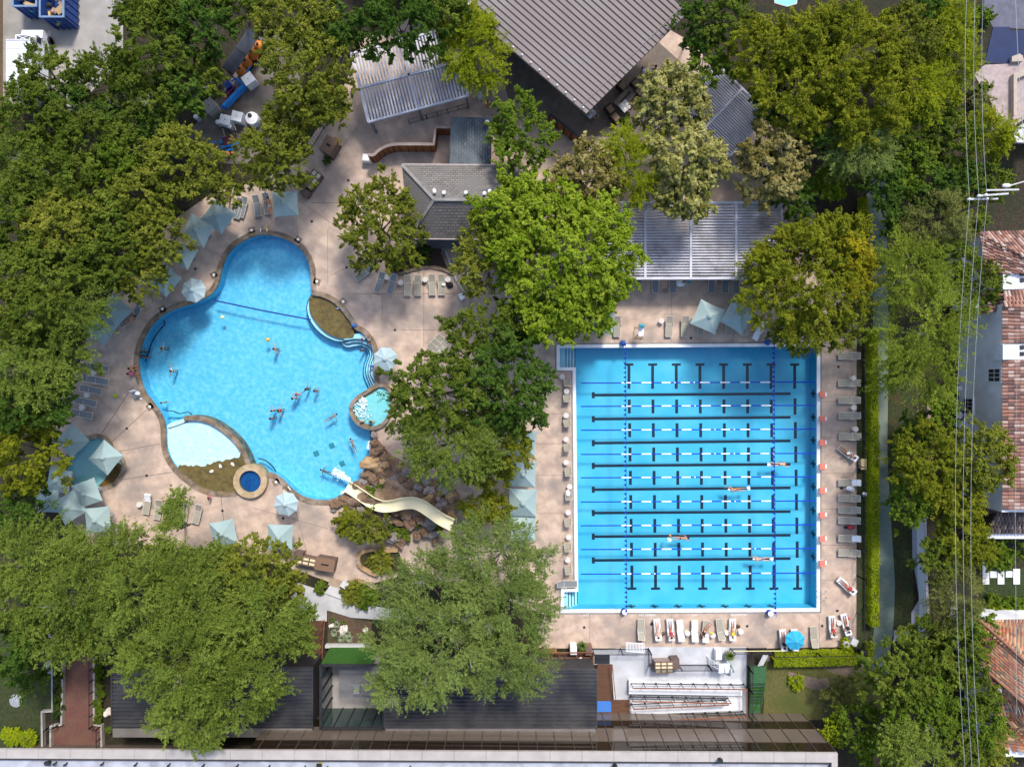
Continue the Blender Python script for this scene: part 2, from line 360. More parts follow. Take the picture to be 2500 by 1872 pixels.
for k, (L, zt) in enumerate([(ld, -1.02), (lc, -0.78), (lb, -0.52), (la, -0.28)]):
    S = smooth(zz(L), 4, False)
    if k == 0: bk = [(1600,1600),(1450,1200),(1450,900),(1300,780)]
    elif k == 1: bk = back + [(800,600)]
    else: bk = back + [(1025,500),(1000,545)]
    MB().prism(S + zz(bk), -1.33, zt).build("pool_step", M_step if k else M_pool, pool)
    nb = MB(); ribbon(nb, S, 0.075, zt - 0.06, zt + 0.006); nb.build("step_nosing", M_tile, pool)
beach = smooth([P(p).to_2d() for p in [(404,1040),(450,1024),(490,1026),(530,1046),(560,1070),(585,1105),(603,1135),(612,1165),(590,1195),(537,1203),(494,1194),(460,1173),(432,1148),(415,1120),(406,1085)]], 4)
MB().prism(offset(beach, 0.05), -1.35, -0.34).build("beach_shelf", M_beach, pool)
bb = [P(p).to_2d() for p in [(432,1143),(446,1136),(470,1138),(500,1136),(520,1131),(536,1127),(552,1123),(575,1116),(591,1110),(603,1140),(612,1168),(588,1197),(537,1203),(494,1194),(460,1173)]]
rng = random.Random(5)
bb = [v + Vector((rng.uniform(-.12, .12), rng.uniform(-.12, .12))) for v in smooth(bb, 4)]
MB().prism(bb, -1.2, -0.17).build("rock_shelf", M_bed, pool)
arc = smooth([P(p).to_2d() for p in [(449,1021),(480,1020),(512,1028),(545,1048),(575,1075),(595,1105),(608,1138)]], 5, False)
ab = MB(); ribbon(ab, arc, 0.46, -1.32, 0.05); ab.build("beach_wall", M_stone, pool)
for L in ([(1425,240),(1480,240),(1540,262),(1610,248),(1640,270)], [(1435,305),(1510,303),(1590,293)], [(1440,390),(1520,365),(1612,328)]):
    S = smooth([PT(0, 2, x, y).to_2d() for x, y in L], 4, False); nb = MB(); ribbon(nb, S, 0.075, -0.4, -0.3); nb.build("step_nosing", M_tile, pool)
for c, r, L, z in [(0,1,[(1385,1105),(1392,1140),(1340,1200),(1285,1290),(1255,1380),(1225,1460)],-0.6),(1,2,[(0,652),(60,668),(120,715),(155,765)],-0.5),(1,2,[(975,395),(980,450),(988,505)],-0.5)]:
    S = smooth([PT(c, r, x, y).to_2d() for x, y in L], 4, False); nb = MB(); ribbon(nb, S, 0.09, z - 0.08, z); nb.build("step_nosing", M_tile, pool)
for x, y in [(520,605),(655,538),(745,692)]:
    p = PT(1, 2, x, y, -1.28); MB().box(p, (0.5, 0.5, 0.03), 0.4).build("main_drain", mat("teal_drain", (0.03, 0.22, 0.27), (0.04, 0.26, 0.3), 3), pool)
# float rope across the lagoon
rp_ = MB(); a, b = PT(0, 1, 1855, 940), PT(1, 1, 470, 1105)
rp_.tube([(a.x, a.y, -0.07), ((a.x + b.x) / 2, (a.y + b.y) / 2 - 0.05, -0.07), (b.x, b.y, -0.07)], 0.07, 6)
tag(rp_.build("float_rope", mat("navy_float", (0.01, 0.035, 0.22), (0.015, 0.05, 0.3), 8, 0.5)), "dark blue float rope strung across the lagoon's upper neck", "rope")
# waterside anchors with round plates
for c, r, x, y, rz, lab in [(0,1,2175,335,0.2,"left of the lagoon's north tip"),(0,1,1850,720,0.5,"above the octagonal parasol"),(0,1,1407,1015,0.4,"under the west trees"),(0,1,1150,1545,1.3,"at the west bank beside the bathers"),(0,2,1297,200,0.6,"between the white chair and the beach"),(1,1,365,415,-0.6,"right of the ladder"),(1,1,527,777,-0.3,"above the brown ledge"),(1,1,755,950,-0.7,"outside the brown ledge"),(1,2,175,850,0.5,"beside the round tub")]:
    t = thing("deck_anchor", "small square stone block with a round pale plate, " + lab, "deck anchor", PT(c, r, x, y), rz, "anchors around the lagoon rim")
    MB().box((0, 0, 0.035), (0.62, 0.55, 0.07)).build("base", M_stone, t, False); MB().lathe([(0.12, 0.07), (0.12, 0.1), (0.05, 0.12)], n=14).build("plate", M_white, t, False)
# painted depth figures along the rims
def letters(s, p, rz, size, z=0.006, m=None, name="depth_marking", lab=None):
    cu = bpy.data.curves.new(name, 'FONT'); cu.body = s; cu.size = size; cu.align_x = 'CENTER'; cu.align_y = 'CENTER'
    o = bpy.data.objects.new(name, cu); COL.objects.link(o); dg = bpy.context.evaluated_depsgraph_get()
    me = bpy.data.meshes.new_from_object(o.evaluated_get(dg)); bpy.data.objects.remove(o)
    q = bpy.data.objects.new(name, me); COL.objects.link(q); me.materials.append(m or M_white); q.location = (p[0], p[1], z); q.rotation_euler = (0, 0, rz)
    if lab: tag(q, lab, "marking", "painted depth markings")
    return q
for s, c, r, x, y, rz, lab in [("4 FT",0,1,2075,390,0.55,"white depth figures left of the lagoon's north tip"),("3 FT",0,1,1455,995,0.3,"white depth figures at the lagoon's upper west bank"),("3 FT",0,1,1360,1050,0.6,"white depth figures on the shaded west bank"),("4 FT",1,1,450,520,-1.0,"white depth figures right of the lagoon's upper lobe"),("NO DIVING",2,3,1170,343,0,"white no diving lettering south of the lap pool, left"),("4 FT",2,3,640,345,0,"white depth figures at the left end of the lap pool's south rim"),("5 FT",2,3,1583,343,0,"white depth figures mid south rim of the lap pool"),("NO DIVING",2,3,1960,338,0,"white no diving lettering south of the lap pool, right"),("1 FT",0,2,705,478,0.6,"white depth figures on the wading pool rim")]:
    letters(s, PT(c, r, x, y), rz, 0.3, 0.012, lab=lab)
# wading pool
kp = thing("wading_pool", "small teal wading pool with brown stone rim under parasols", "pool", P((225, 1135)))
sheet("pool_floor", [v - kp.location.to_2d() for v in offset(KID, 0.1)], -0.5, mat("teal_plaster", (0.40, 0.82, 0.90), (0.48, 0.86, 0.92), 3, 0.7, bump=0.1), parent=kp)
wl = MB(); n = len(KID)
for i in range(n):
    a, b = KID[i], KID[(i + 1) % n]; wl.add([(a.x, a.y, -0.5), (b.x, b.y, -0.5), (b.x, b.y, 0.03), (a.x, a.y, 0.03)], [(0, 1, 2, 3)])
wl.build("pool_wall", MATS["teal_plaster"], kp)
MB().prism(offset(KID, 0.42), -0.1, 0.06, [offset(KID, -0.015)]).build("coping", M_stone, kp)
sheet("water", [v - kp.location.to_2d() for v in KID], -0.08, water_mat("wading_water", (0.9, 0.98, 0.99), 0.4, 2.0), parent=kp)
kb = smooth([PT(0, 2, x, y).to_2d() for x, y in [(925,780),(985,690),(1035,720),(1048,770),(1020,830),(950,870),(840,890),(900,830)]], 3)
MB().prism(kb, -0.6, -0.14).build("rock_shelf", M_bed, kp)
hr = [PT(0, 2, 700 + 0 * k, 0) for k in ()]
hoop = MB(); cc = PT(0, 2, 672, 575); hoop.tube([cc + Vector((0.36 * math.cos(a), 0.36 * math.sin(a), 0.55)) for a in [k * math.pi / 10 - 2.2 for k in range(18)]], 0.03, 6)
hoop.tube([cc + Vector((0.36 * math.cos(-2.2), 0.36 * math.sin(-2.2), 0.55)), cc + Vector((0.36 * math.cos(-2.2), 0.36 * math.sin(-2.2), -0.3))], 0.03)
tag(hoop.build("pool_hoop", M_black), "black curved grab rail at the wading pool's edge", "grab rail")
# round plunge tub
tb = thing("plunge_tub", "round plunge tub of dark blue water in a tan stone ring", "tub", P((615, 1173)))
MB().lathe([(1.02, -0.6), (1.02, 0.5), (1.58, 0.5), (1.6, 0.45), (1.6, -0.6)], n=40, cap=False).build("stone_ring", mat("tan_stone", (0.42, 0.31, 0.17), (0.29, 0.21, 0.12), 2.2, 0.7, c=(0.46, 0.36, 0.24), scale2=1.5, bump=0.2), tb, False)
MB().lathe([(0.01, 0.12), (1.03, 0.12), (1.03, 0.45)], n=40, cap=False).build("tub_shell", mat("navy_tile", (0.015, 0.10, 0.26), (0.03, 0.16, 0.36), 3, 0.4), tb, False)
MB().lathe([(0.005, 0.33), (1.02, 0.335)], n=40, cap=False).build("water", W_deep, tb, False)
# bubbling spa beside the falls
sp = smooth([P(p).to_2d() for p in [(925,946),(898,961),(874,977),(863,994),(866,1010),(875,1025),(891,1036),(912,1040),(935,1030),(950,1005),(955,975),(945,950)]], 4)
spa = thing("bubble_spa", "bubbling pale teal spa in a stone rim beside the waterfall", "spa", P((905, 995)))
MB().prism(offset(sp, 0.36), -1.3, 0.32, [offset(sp, 0.0)]).build("stone_rim", M_stone, spa)
sheet("spa_floor", [v - spa.location.to_2d() for v in offset(sp, 0.1)], 0.05, mat("spa_plaster", (0.26, 0.66, 0.70), (0.36, 0.74, 0.77), 3), parent=spa)
sheet("water", [v - spa.location.to_2d() for v in offset(sp, 0.02)], 0.2, water_mat("spa_water", (0.80, 0.95, 0.96), 0.25, 3.0), parent=spa)
M_foam = mat("white_foam", (0.86, 0.9, 0.93), (0.62, 0.78, 0.85), 5, 0.8, bump=0.6)
def foam(name, c, dirv, length, w, label, seed, n=260):
    rg = random.Random(seed); mb = MB(); d = Vector((dirv[0], dirv[1], 0)).normalized(); s = Vector((-d.y, d.x, 0))
    for k in range(int(n * length)):
        t = rg.random() ** 0.8; ww = w * (0.25 + 0.9 * t) * (1 - max(0, t - .75) * 2)
        q = Vector(c) + d * (t * length) + s * rg.gauss(0, ww * 0.48); r = rg.uniform(0.015, 0.06) * (1.2 - 0.5 * t)
        mb.ball((q.x, q.y, c[2] + rg.uniform(0, 0.06)), r, 6, (1.3, 1.3, 0.6))
    return tag(mb.build(name, M_foam, smooth=True), label, "splash")
foam("slide_splash", PT(1, 2, 815, 838, -0.1), (-1.0, 0.62), 1.9, 0.55, "white splash of water at the foot of the cream slide", 3)
foam("spa_foam", PT(1, 2, 930, 120, 0.2), (-0.1, -0.6), 1.9, 1.0, "white bubbles churning inside the stone-rimmed spa", 4, 150)
foam("fall_foam", PT(1, 2, 985, 500, -0.1), (-0.1, -1.0), 0.8, 0.3, "white foam where the waterfall meets the lagoon, upper", 6)
foam("fall_foam", PT(1, 2, 925, 740, -0.1), (0.1, -1.0), 0.7, 0.25, "white foam beside the tan boulder, middle", 7)
foam("fall_foam", PT(1, 2, 745, 930, -0.1), (0.2, -1.0), 0.4, 0.25, "small white foam patch left of the slide's mouth", 8)
np2 = thing("neighbour_pool", "corner of a turquoise pool beyond the trees at the top edge", "pool", P((1915, -10)))
MB().prism([P(p).to_2d() for p in [(1888,-60),(1950,-60),(1944,8),(1922,15),(1893,6)]], -.2, -.01).build("water", mat("turquoise_water", (.02, .55, .62), (.03, .62, .68), 1.5, .3), np2)
MB().prism([P(p).to_2d() for p in [(1886,-60),(1953,-60),(1946,10),(1922,17),(1891,8)]], -.25, -.02, [[P(p).to_2d() for p in [(1888,-59),(1950,-59),(1944,8),(1922,15),(1893,6)]]]).build("coping", mat("pale_rim", (.5, .45, .4), (.42, .38, .34), 2), np2)
# ================================================================ lap pool
lp = thing("lap_pool", "rectangular pale blue lap pool with white coping and lane markings", "pool", P((1700, 1165)))
o2 = lp.location.to_2d()
sheet("pool_floor", [v - o2 for v in offset(LAP, 0.05)], -1.6, M_lap, parent=lp)
wl = MB(); n = len(LAP)
for i in range(n):
    a, b = LAP[i], LAP[(i + 1) % n]; wl.add([(a.x, a.y, -1.6), (b.x, b.y, -1.6), (b.x, b.y, -0.03), (a.x, a.y, -0.03)], [(0, 1, 2, 3)])
wl.build("pool_wall", M_lap, lp)
MB().prism(offset(LAP, 0.40), -0.2, 0.03, [offset(LAP, -0.03)]).build("coping", M_white, lp)
MB().prism(offset(LAP, 0.62), -0.1, 0.012, [offset(LAP, 0.41)]).build("gutter_band", mat("gutter_stone", (0.27, 0.24, 0.22), (0.21, 0.19, 0.17), 2), lp)
sheet("water", [v - o2 for v in LAP], -0.1, water_mat("lap_water", (0.80, 0.955, 0.985), 0.2, 1.4), parent=lp)
ZF = -1.592
def fp(x, y): return P((x, y), ZF)
lane = MB(); cross = MB()
def mark(mb, a, b, w):
    ribbon(mb, [fp(*a), fp(*b)], w * K, ZF - 0.02, ZF)
for yl, yr in zip((964.5,1023,1081.5,1137,1195,1252,1309.5,1367.5), (961,1018.5,1076,1133,1190.5,1248.5,1306,1363)):
    mark(lane, (1452, yl), (1930, yr), 6.8); mark(lane, (1448.5, yl - 7.5), (1448.5, yl + 7.5), 7.5)
ys = [935, 992, 1050, 1109, 1166, 1225, 1283, 1341, 1401]
for i in range(8):
    for k in range(10):
        xx = 1535.5 + 57.8 * i + (k * 0.9)
        if k == 0:
            mark(cross, (xx, 892), (xx, 949), 7.2); mark(cross, (xx - 11, 890), (xx + 11, 889.6), 6)
        elif k < 9:
            y0 = ys[k] - 17; y1 = ys[k] + 17
            if i == 7: y0 -= 3; y1 += 3
            if k == 8: mark(cross, (xx, 1380), (xx, 1434), 7.2); mark(cross, (xx - 11, 1436.5), (xx + 11, 1436), 6)
            else: mark(cross, (xx, y0), (xx, y1), 7.2)
lane.build("lane_marking", M_tile, lp); cross.build("cross_marking", M_tile, lp)
tg = MB()
for i in range(7):
    p = P((1544.5 + 57.6 * i, 1486)); tg.box((p.x, p.y + 0.03, -0.8), (0.2, 0.03, 0.9)); tg.box((p.x, p.y + 0.05, -0.75), (0.75, 0.03, 0.2))
for y in (961, 1019, 1076, 1134, 1191, 1249, 1307, 1364):
    p = P((1994.6, y)); tg.box((p.x - 0.02, p.y, -0.8), (0.03, 0.22, 0.9)); tg.box((p.x - 0.045, p.y, -0.75), (0.03, 0.75, 0.2))
tg.build("wall_target", M_tile, lp)
for nm, L in (("north", [(1366, 849), (1405, 849), (1405, 897), (1366, 897)]), ("south", [(1376, 1443), (1411, 1443), (1411, 1487), (1376, 1487)])):
    for k in range(4):
        x0 = L[0][0]; x1 = L[1][0] - k * 8 + 3
        q = [P((x0 - 3, L[0][1] - 4)), P((x1, L[0][1] - 4)), P((x1, L[2][1] + 4)), P((x0 - 3, L[2][1] + 4))]
        MB().prism([v.to_2d() for v in q], -1.65, -1.35 + 0.28 * k).build("pool_step", M_step, lp)
        nb = MB(); ribbon(nb, [P((x1 - 1.2, L[0][1] + 1)), P((x1 - 1.2, L[2][1] - 1))], 0.08, -1.4 + 0.28 * k, -1.345 + 0.28 * k); nb.build("step_nosing", M_tile, lp)
# lane ropes
M_rb = mat("blue_lane_float", (0.004, 0.03, 0.42), (0.006, 0.05, 0.55), 9, 0.4); M_rw = mat("white_lane_float", (0.85, 0.85, 0.85), (0.75, 0.77, 0.8), 9, 0.4)
rs = random.Random(2)
for k, y in enumerate(ys):
    bl, wh = MB(), MB(); yy = lambda x: y - 2.6 * (x - 1420) / 570
    segs = [(1418, 1517, 0)]; x = 1517
    while x < 1885:
        for L, c in ((24, 1), (25, 0)) if rs.random() > 0.25 else ((22, 1), (9, 0), (3, 1), (13, 0)):
            segs.append((x, x + L, c)); x += L
    segs.append((x, 1991, 0))
    for a, b, c in segs: (wh if c else bl).tube([P((a, yy(a)), -0.06), P((b, yy(b)), -0.06)], 0.065 if c else 0.055, 6)
    rel = "northernmost" if k == 0 else "southernmost" if k == 8 else ORD[k] + " from the north"
    tag(multi("lane_rope", [(bl, M_rb), (wh, M_rw)]), f"blue and white lane rope floating on the lap pool, {rel}", "lane rope", "lane ropes across the lap pool")
# backstroke flags
M_flag = mat("blue_pennant", (0.005, 0.03, 0.30), (0.01, 0.05, 0.4), 3, 0.7)
pen = bpy.data.meshes.new("pennant"); pen.from_pydata([(0, 0, 0), (0, 0.30, 0), (-0.24, 0.15, -0.10), (0, 0, 0.012), (0, 0.30, 0.012), (-0.24, 0.15, -0.088)], [], [(0, 2, 1), (3, 4, 5), (0, 1, 4, 3), (1, 2, 5, 4), (2, 0, 3, 5)]); pen.materials.append(M_flag)
for (xa, ya, xb, yb, lab) in ((1528, 838, 1531, 1506, "string of blue triangular flags over the lap pool's left end"), (1891, 836, 1895, 1510, "string of blue triangular flags over the lap pool's right end")):
    A, B = P((xa, ya), 1.9), P((xb, yb), 1.9); t = thing("flag_line", lab, "flag line", A, 0, "backstroke flag lines")
    MB().tube([A, (A + B) / 2 - Vector((0, 0, 0.12)), B], 0.018, 5).build("cord", M_flag, t)
    N = 58
    for i in range(N):
        q = A.lerp(B, (i + 0.6) / (N + 0.5)); o = bpy.data.objects.new("pennant", pen); COL.objects.link(o); o.parent = t; o.location = q - A; o.location.z -= 0.1 * math.sin(math.pi * (i + .6) / N)
    for w, q in (("top", A), ("foot", B)):
        st = thing("flag_stand", f"blue rounded stand with white oval {'at the north rim' if w == 'top' else 'on the south deck'} under the {'left' if xa < 1600 else 'right'} flag line", "flag stand", (q.x, q.y + (0.12 if w == 'top' else 0.0), 0), 0, "stands of the flag lines")
        MB().lathe([(0.24, 0), (0.29, 0.25), (0.22, 0.5), (0.1, 0.55)], n=18).build("base", mat("blue_plastic", (0.008, 0.05, 0.30), (0.012, 0.07, 0.38), 4, 0.4), st, False)
        if w == "foot": MB().lathe([(0.25, 0.52), (0.25, 0.58), (0.17, 0.6)], n=18).build("cap", M_white, st, False)
        MB().tube([(0, 0, 0.5), (0, 0, 1.95)], 0.03, 8).build("pole", M_white, st, False)
# starting blocks
M_coral = mat("coral_plastic", (0.72, 0.20, 0.14), (0.60, 0.16, 0.11), 3, 0.5)
def block(loc, label):
    t = thing("starting_block", label, "starting block", loc, 0, "starting blocks along the lap pool")
    m = Matrix.Rotation(0.16, 4, 'Y')
    MB().box((0, 0, 0.62), (0.58, 0.56, 0.06), 0, m).build("platform", M_coral, t, False)
    MB().box((0.02, 0, 0.3), (0.34, 0.34, 0.6)).build("pedestal", M_white, t, False)
    MB().box((0.44, 0, 0.32), (0.26, 0.36, 0.05)).box((0.3, 0, 0.15), (0.1, 0.3, 0.3)).build("step", M_white, t, False)
    MB().tube([(-0.26, -0.2, 0.6), (-0.36, -0.2, 0.5), (-0.36, 0.2, 0.5), (-0.26, 0.2, 0.6)], 0.02, 6).build("grip_bar", M_white, t, False); return t
b0 = None
for k, y in enumerate((963, 1022, 1080, 1139, 1197, 1257, 1315, 1375)):
    lab = f"coral topped starting block with white step, {'northernmost' if k == 0 else 'southernmost' if k == 7 else ORD[k] + ' from the north'} of the row"
    loc = G((2007, y), .6)
    if b0 is None: b0 = block(loc, lab)
    else: dup(b0, loc, 0, lab)
# pool ladder rails
for p, rz, lab in ((P((2006, 1449)), 0, "pair of steel ladder rails at the lap pool's southeast edge"), (PT(1, 1, 90, 340), math.pi / 2 + 0.05, "pair of steel ladder rails with a yellow tag at the lagoon's north tip"), (PT(1, 2, 282, 905), 2.3, "pair of white ladder rails beside the octagonal parasol by the plunge tub")):
    t = thing("pool_ladder", lab, "ladder", p, rz)
    for s in (-0.3, 0.3):
        MB().tube([(-0.45, s, -0.6), (-0.45, s, 0.5), (-0.3, s, 0.75), (0.1, s, 0.7), (0.35, s, 0.4), (0.4, s, 0.0)], 0.03, 8).build("rail", mat("steel", (0.62, 0.63, 0.64), (0.5, 0.5, 0.52), 5, 0.25, 0.8), t, False)
    if "yellow" in lab: MB().box((0.15, -0.3, 0.6), (0.3, 0.08, 0.25)).build("tag_plate", mat("yellow_plastic", (0.75, 0.55, 0.02), (0.7, 0.5, 0.02), 3), t, False)
# ================================================================ other ground surfaces
M_asph = mat("teal_grey_asphalt", (0.165, 0.215, 0.18), (0.135, 0.18, 0.155), 2.5, 0.9, c=(0.19, 0.22, 0.18), scale2=0.3)
M_grass = mat("dry_grass", (0.075, 0.085, 0.022), (0.12, 0.10, 0.035), 3.5, 0.95, c=(0.06, 0.075, 0.015), scale2=0.35, bump=0.6, detail=12)
M_turf = mat("green_turf", (0.022, 0.085, 0.010), (0.04, 0.12, 0.016), 8, 0.95, bump=0.6, detail=10)
M_wood = mat("brown_deck_boards", (0.13, 0.062, 0.036), (0.085, 0.042, 0.026), 2.0, 0.7, stretch=(0.5, 9, 1), bump=0.15)
M_rust = mat("rust_brown_wood", (0.30, 0.125, 0.048), (0.20, 0.08, 0.032), 1.5, 0.7, stretch=(5, 5, 0.6), bump=0.15)
M_rail = mat("rust_handrail", (0.26, 0.10, 0.05), (0.2, 0.08, 0.045), 4, 0.5)
M_yard = mat("yard_concrete", (0.34, 0.32, 0.29), (0.28, 0.26, 0.24), 0.6, 0.9, c=(0.22, 0.21, 0.19), scale2=0.25, detail=9)
M_brick = tile_mat("brick_paving", (0.19, 0.075, 0.055), (0.13, 0.06, 0.05), (0.08, 0.05, 0.045), 0.22, 0.11, 0.85, 0.012, 0.1, (0.16, 0.09, 0.06))
M_plas = mat("white_plaster", (0.82, 0.82, 0.83), (0.76, 0.765, 0.78), 0.5, 0.8, c=(0.6, 0.6, 0.63), scale2=0.3)
M_gravel = mat("grey_gravel", (0.42, 0.43, 0.46), (0.12, 0.12, 0.13), 14, 0.9, bump=0.5, lo=0.4, hi=0.6)
def gs(name, L, z, m, z0=None): return struct(sheet(name, [v.to_2d() for v in L], z, m, z0=z0))
gs("lawn", pts(3, 3, [(-20,700),(840,740),(900,820),(1000,900),(1100,1100),(700,1250),(-40,1250)]), -0.05, M_grass)
gs("garden_bed", pts(3, 2, [(765,-1500),(915,-1700),(1035,-1700),(1260,0),(1260,2300),(760,2300)]), -0.055, mat("bed_groundcover", (0.022, 0.035, 0.012), (0.05, 0.055, 0.02), 4, 0.95, c=(0.06, 0.04, 0.02), scale2=0.5, bump=0.5))
pl = smooth([T(3,1,850,-180), T(3,1,848,0), T(3,1,870,400), T(3,1,905,900), T(3,2,918,0), T(3,2,922,600), T(3,2,930,1100), T(3,2,945,1656), T(3,3,935,200), T(3,3,915,500), T(3,3,895,720), T(3,3,900,900)], 4, False)
pr = smooth([T(3,1,1010,-180), T(3,1,1015,0), T(3,1,1030,400), T(3,1,1040,900), T(3,2,1040,0), T(3,2,1035,600), T(3,2,1060,1100), T(3,2,1095,1656), T(3,3,1095,200), T(3,3,1080,500), T(3,3,1055,680), T(3,3,1050,900)], 4, False)
ob = MB(); band(ob, [P(p).to_2d() for p in pl], [P(p).to_2d() for p in pr], -0.08, -0.035); struct(ob.build("path", M_asph))
gs("dirt_path", pts(3, 3, [(-20,740),(160,770),(420,780),(560,840),(690,880),(820,830),(900,760),(890,700),(800,720),(600,770),(200,740),(-20,690)]), -0.04, mat("trodden_dirt", (0.20, 0.15, 0.12), (0.15, 0.11, 0.085), 2.5, 0.95, bump=0.2))
gs("dirt_patch", pts(3, 3, [(170,830),(300,860),(430,890),(560,880),(580,920),(480,1000),(380,980),(200,920)]), -0.038, MATS["trodden_dirt"])
gs("driveway", pts(3, 2, [(1245,1175),(1340,1200),(1355,1656),(1350,1900),(1360,2200),(1240,2160),(1240,1980),(1310,1860),(1250,1500)]), -0.03, mat("pale_drive", (0.45, 0.44, 0.49), (0.38, 0.37, 0.42), 1.5, 0.8))
gs("concrete_pad", pts(3, 3, [(1090,475),(1215,480),(1215,570),(1085,565)]), 0.05, M_pale, z0=-0.1)
gs("service_yard", [P(p) for p in [(-40,-60),(300,-60),(300,140),(190,260),(-40,260)]], -0.03, M_yard)
gs("equipment_pad", [P(p) for p in [(455,330),(560,200),(640,60),(760,100),(720,300),(600,400),(480,400)]], -0.03, mat("shade_darkened_pad", (0.19, 0.165, 0.14), (0.13, 0.11, 0.095), 0.9, 0.9, c=(0.09, 0.075, 0.06), scale2=0.5))  # shade over the pad is put into its darker base colour
gs("brick_path", pts(0, 3, [(560,200),(835,200),(835,1275),(890,1280),(900,1900),(455,1900),(455,1280),(550,1275)]), -0.02, M_brick, z0=-0.08)
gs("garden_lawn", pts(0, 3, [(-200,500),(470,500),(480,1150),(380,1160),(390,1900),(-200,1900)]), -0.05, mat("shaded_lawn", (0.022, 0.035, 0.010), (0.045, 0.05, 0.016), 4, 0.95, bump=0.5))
gs("concrete_path", pts(1, 3, [(240,60),(380,70),(600,145),(700,190),(860,240),(1100,280),(1560,300),(1900,330),(1900,420),(1500,390),(1100,385),(820,365),(612,300),(612,395),(440,395),(300,190)]), 0.004, M_pale, z0=-0.08)
gs("stair_landing", pts(1, 3, [(640,85),(780,125),(745,205),(597,148)]), 0.16, M_pale, z0=-0.08)
gs("stair_landing", pts(1, 3, [(655,15),(780,60),(778,122),(620,80)]), 0.05, mat("tan_step", (0.38, 0.29, 0.2), (0.3, 0.23, 0.16), 2), z0=-0.08)
gs("porch", pts(1, 1, [(1290,380),(1800,400),(1790,495),(1620,495),(1300,480)]), 0.02, mat("grey_porch", (0.17, 0.165, 0.165), (0.14, 0.14, 0.14), 1, 0.8), z0=-0.05)
gs("villa_patio", pts(3, 0, [(1875,560),(2090,550),(2090,500),(2400,500),(2400,900),(2100,1110),(1930,1130),(1940,900),(1780,640)]), -0.03, mat("pink_paving", (0.40, 0.32, 0.30), (0.33, 0.26, 0.25), 2.5, 0.85, c=(0.26, 0.21, 0.2), scale2=1.2))
gs("villa_terrace", pts(3, 0, [(1870,-80),(2500,-80),(2500,270),(1945,235),(1870,100)]), -0.03, mat("slate_paving", (0.12, 0.12, 0.16), (0.09, 0.09, 0.12), 1.5, 0.8))
gs("cafe_terrace", [P(p) for p in [(1215,130),(1560,60),(1660,150),(1720,230),(1560,340),(1400,330),(1240,240)]], 0.005, mat("brown_terrace", (0.20, 0.155, 0.12), (0.15, 0.115, 0.09), 1.5, 0.85, c=(0.11, 0.095, 0.085), scale2=0.3))
gs("entrance_plaza", pts(2, 3, [(690,640),(1180,618),(2030,618),(2030,1215),(1010,1260),(880,1075),(860,770),(690,770)]), 0.006, mat("white_concrete", (0.52, 0.53, 0.55), (0.44, 0.45, 0.47), 0.7, 0.8, c=(0.36, 0.365, 0.38), scale2=0.3))
# ================================================================ tall glazed building
tall = thing("glazed_building", "long glazed building with pale parapet and white membrane roof", "building", P((1000, 1742)))
ZT = 7.0
yl, yr = 1826.0, 1836.0
A = P((-60, yl - 0.3), ZT); B = P((2044, yr), ZT)          # top front edge
dx = (B - A).normalized(); bk = Vector((dx.y, -dx.x, 0))
depth = 16.0
def face(z0, z1, d0=0.0, d1=0.0):
    a, b = A + bk * d0, B + bk * d0
    return MB().add([(a.x, a.y, z0), (b.x, b.y, z0), (b.x, b.y, z1), (a.x, a.y, z1)], [(0, 1, 2, 3)])
Am = A + dx * 23.0
core = [A + bk * 3.4, Am + bk * 3.4, Am + bk * .3, B + bk * .3 - dx * .15, B + bk * depth - dx * .15, A + bk * depth]
MB().prism([v.to_2d() for v in core], -0.1, 6.4).build("wall", mat("brown_cladding", (0.12, 0.09, 0.07), (0.10, 0.075, 0.06), 1, 0.5), tall)
M_glass = glass_mat("bronze_glass", (0.05, 0.035, 0.022), 0.04, 0.6); M_span = glass_mat("bronze_spandrel", (0.19, 0.15, 0.12), 0.18, 0.3)
for z0, z1, m, nm in ((0.0, 1.45, M_span, "spandrel"), (1.5, 3.0, M_glass, "glazing"), (3.0, 5.2, M_span, "spandrel"), (5.2, 6.95, M_glass, "glazing")):
    a, b = A + bk * .15, B + bk * .15
    MB().prism([v.to_2d() for v in (Am + bk * .1, B + bk * .1, B + bk * .3, Am + bk * .3)], z0, z1).build(nm, m, tall)
ml = MB(); L = (B - A).length; nmu = int(L / 1.55)
for i in range(nmu + 1):
    q = A + dx * (L * i / nmu) + bk * .07
    if (q - A).length < 23: continue
    ml.box((q.x, q.y, 3.5), (0.05, 0.07, 6.9), math.atan2(dx.y, dx.x))
for z in (1.47, 3.02, 5.2):
    q = (Am + B) / 2 + bk * .075; ml.box((q.x, q.y, z), (L - 23.0, 0.05, 0.05), math.atan2(dx.y, dx.x))
ml.build("mullion", mat("bronze_frame", (0.10, 0.075, 0.06), (0.08, 0.06, 0.05), 3, 0.4), tall)
cp = MB()
for i in range(27):
    a = A + dx * (L * i / 27 + 0.012); b = A + dx * (L * (i + 1) / 27 - 0.012)
    cp.prism([v.to_2d() for v in (a, b, b + bk * .78, a + bk * .78)], 6.9, 7.12)
a, b = B - dx * .5, B
cp.prism([v.to_2d() for v in (B - dx * .5 + bk * .79, B + bk * .79, B + bk * depth, B - dx * .5 + bk * depth)], 6.9, 7.10)
cp.build("parapet_coping", mat("beige_coping", (0.40, 0.36, 0.33), (0.345, 0.31, 0.285), 1.2, 0.7), tall)
MB().prism([v.to_2d() for v in (A + bk * .79, B + bk * .79 - dx * .5, B + bk * 1.06 - dx * .5, A + bk * 1.06)], 6.3, 6.88).build("parapet_inner", mat("dark_flashing", (0.06, 0.055, 0.055), (0.05, 0.045, 0.045), 2), tall)
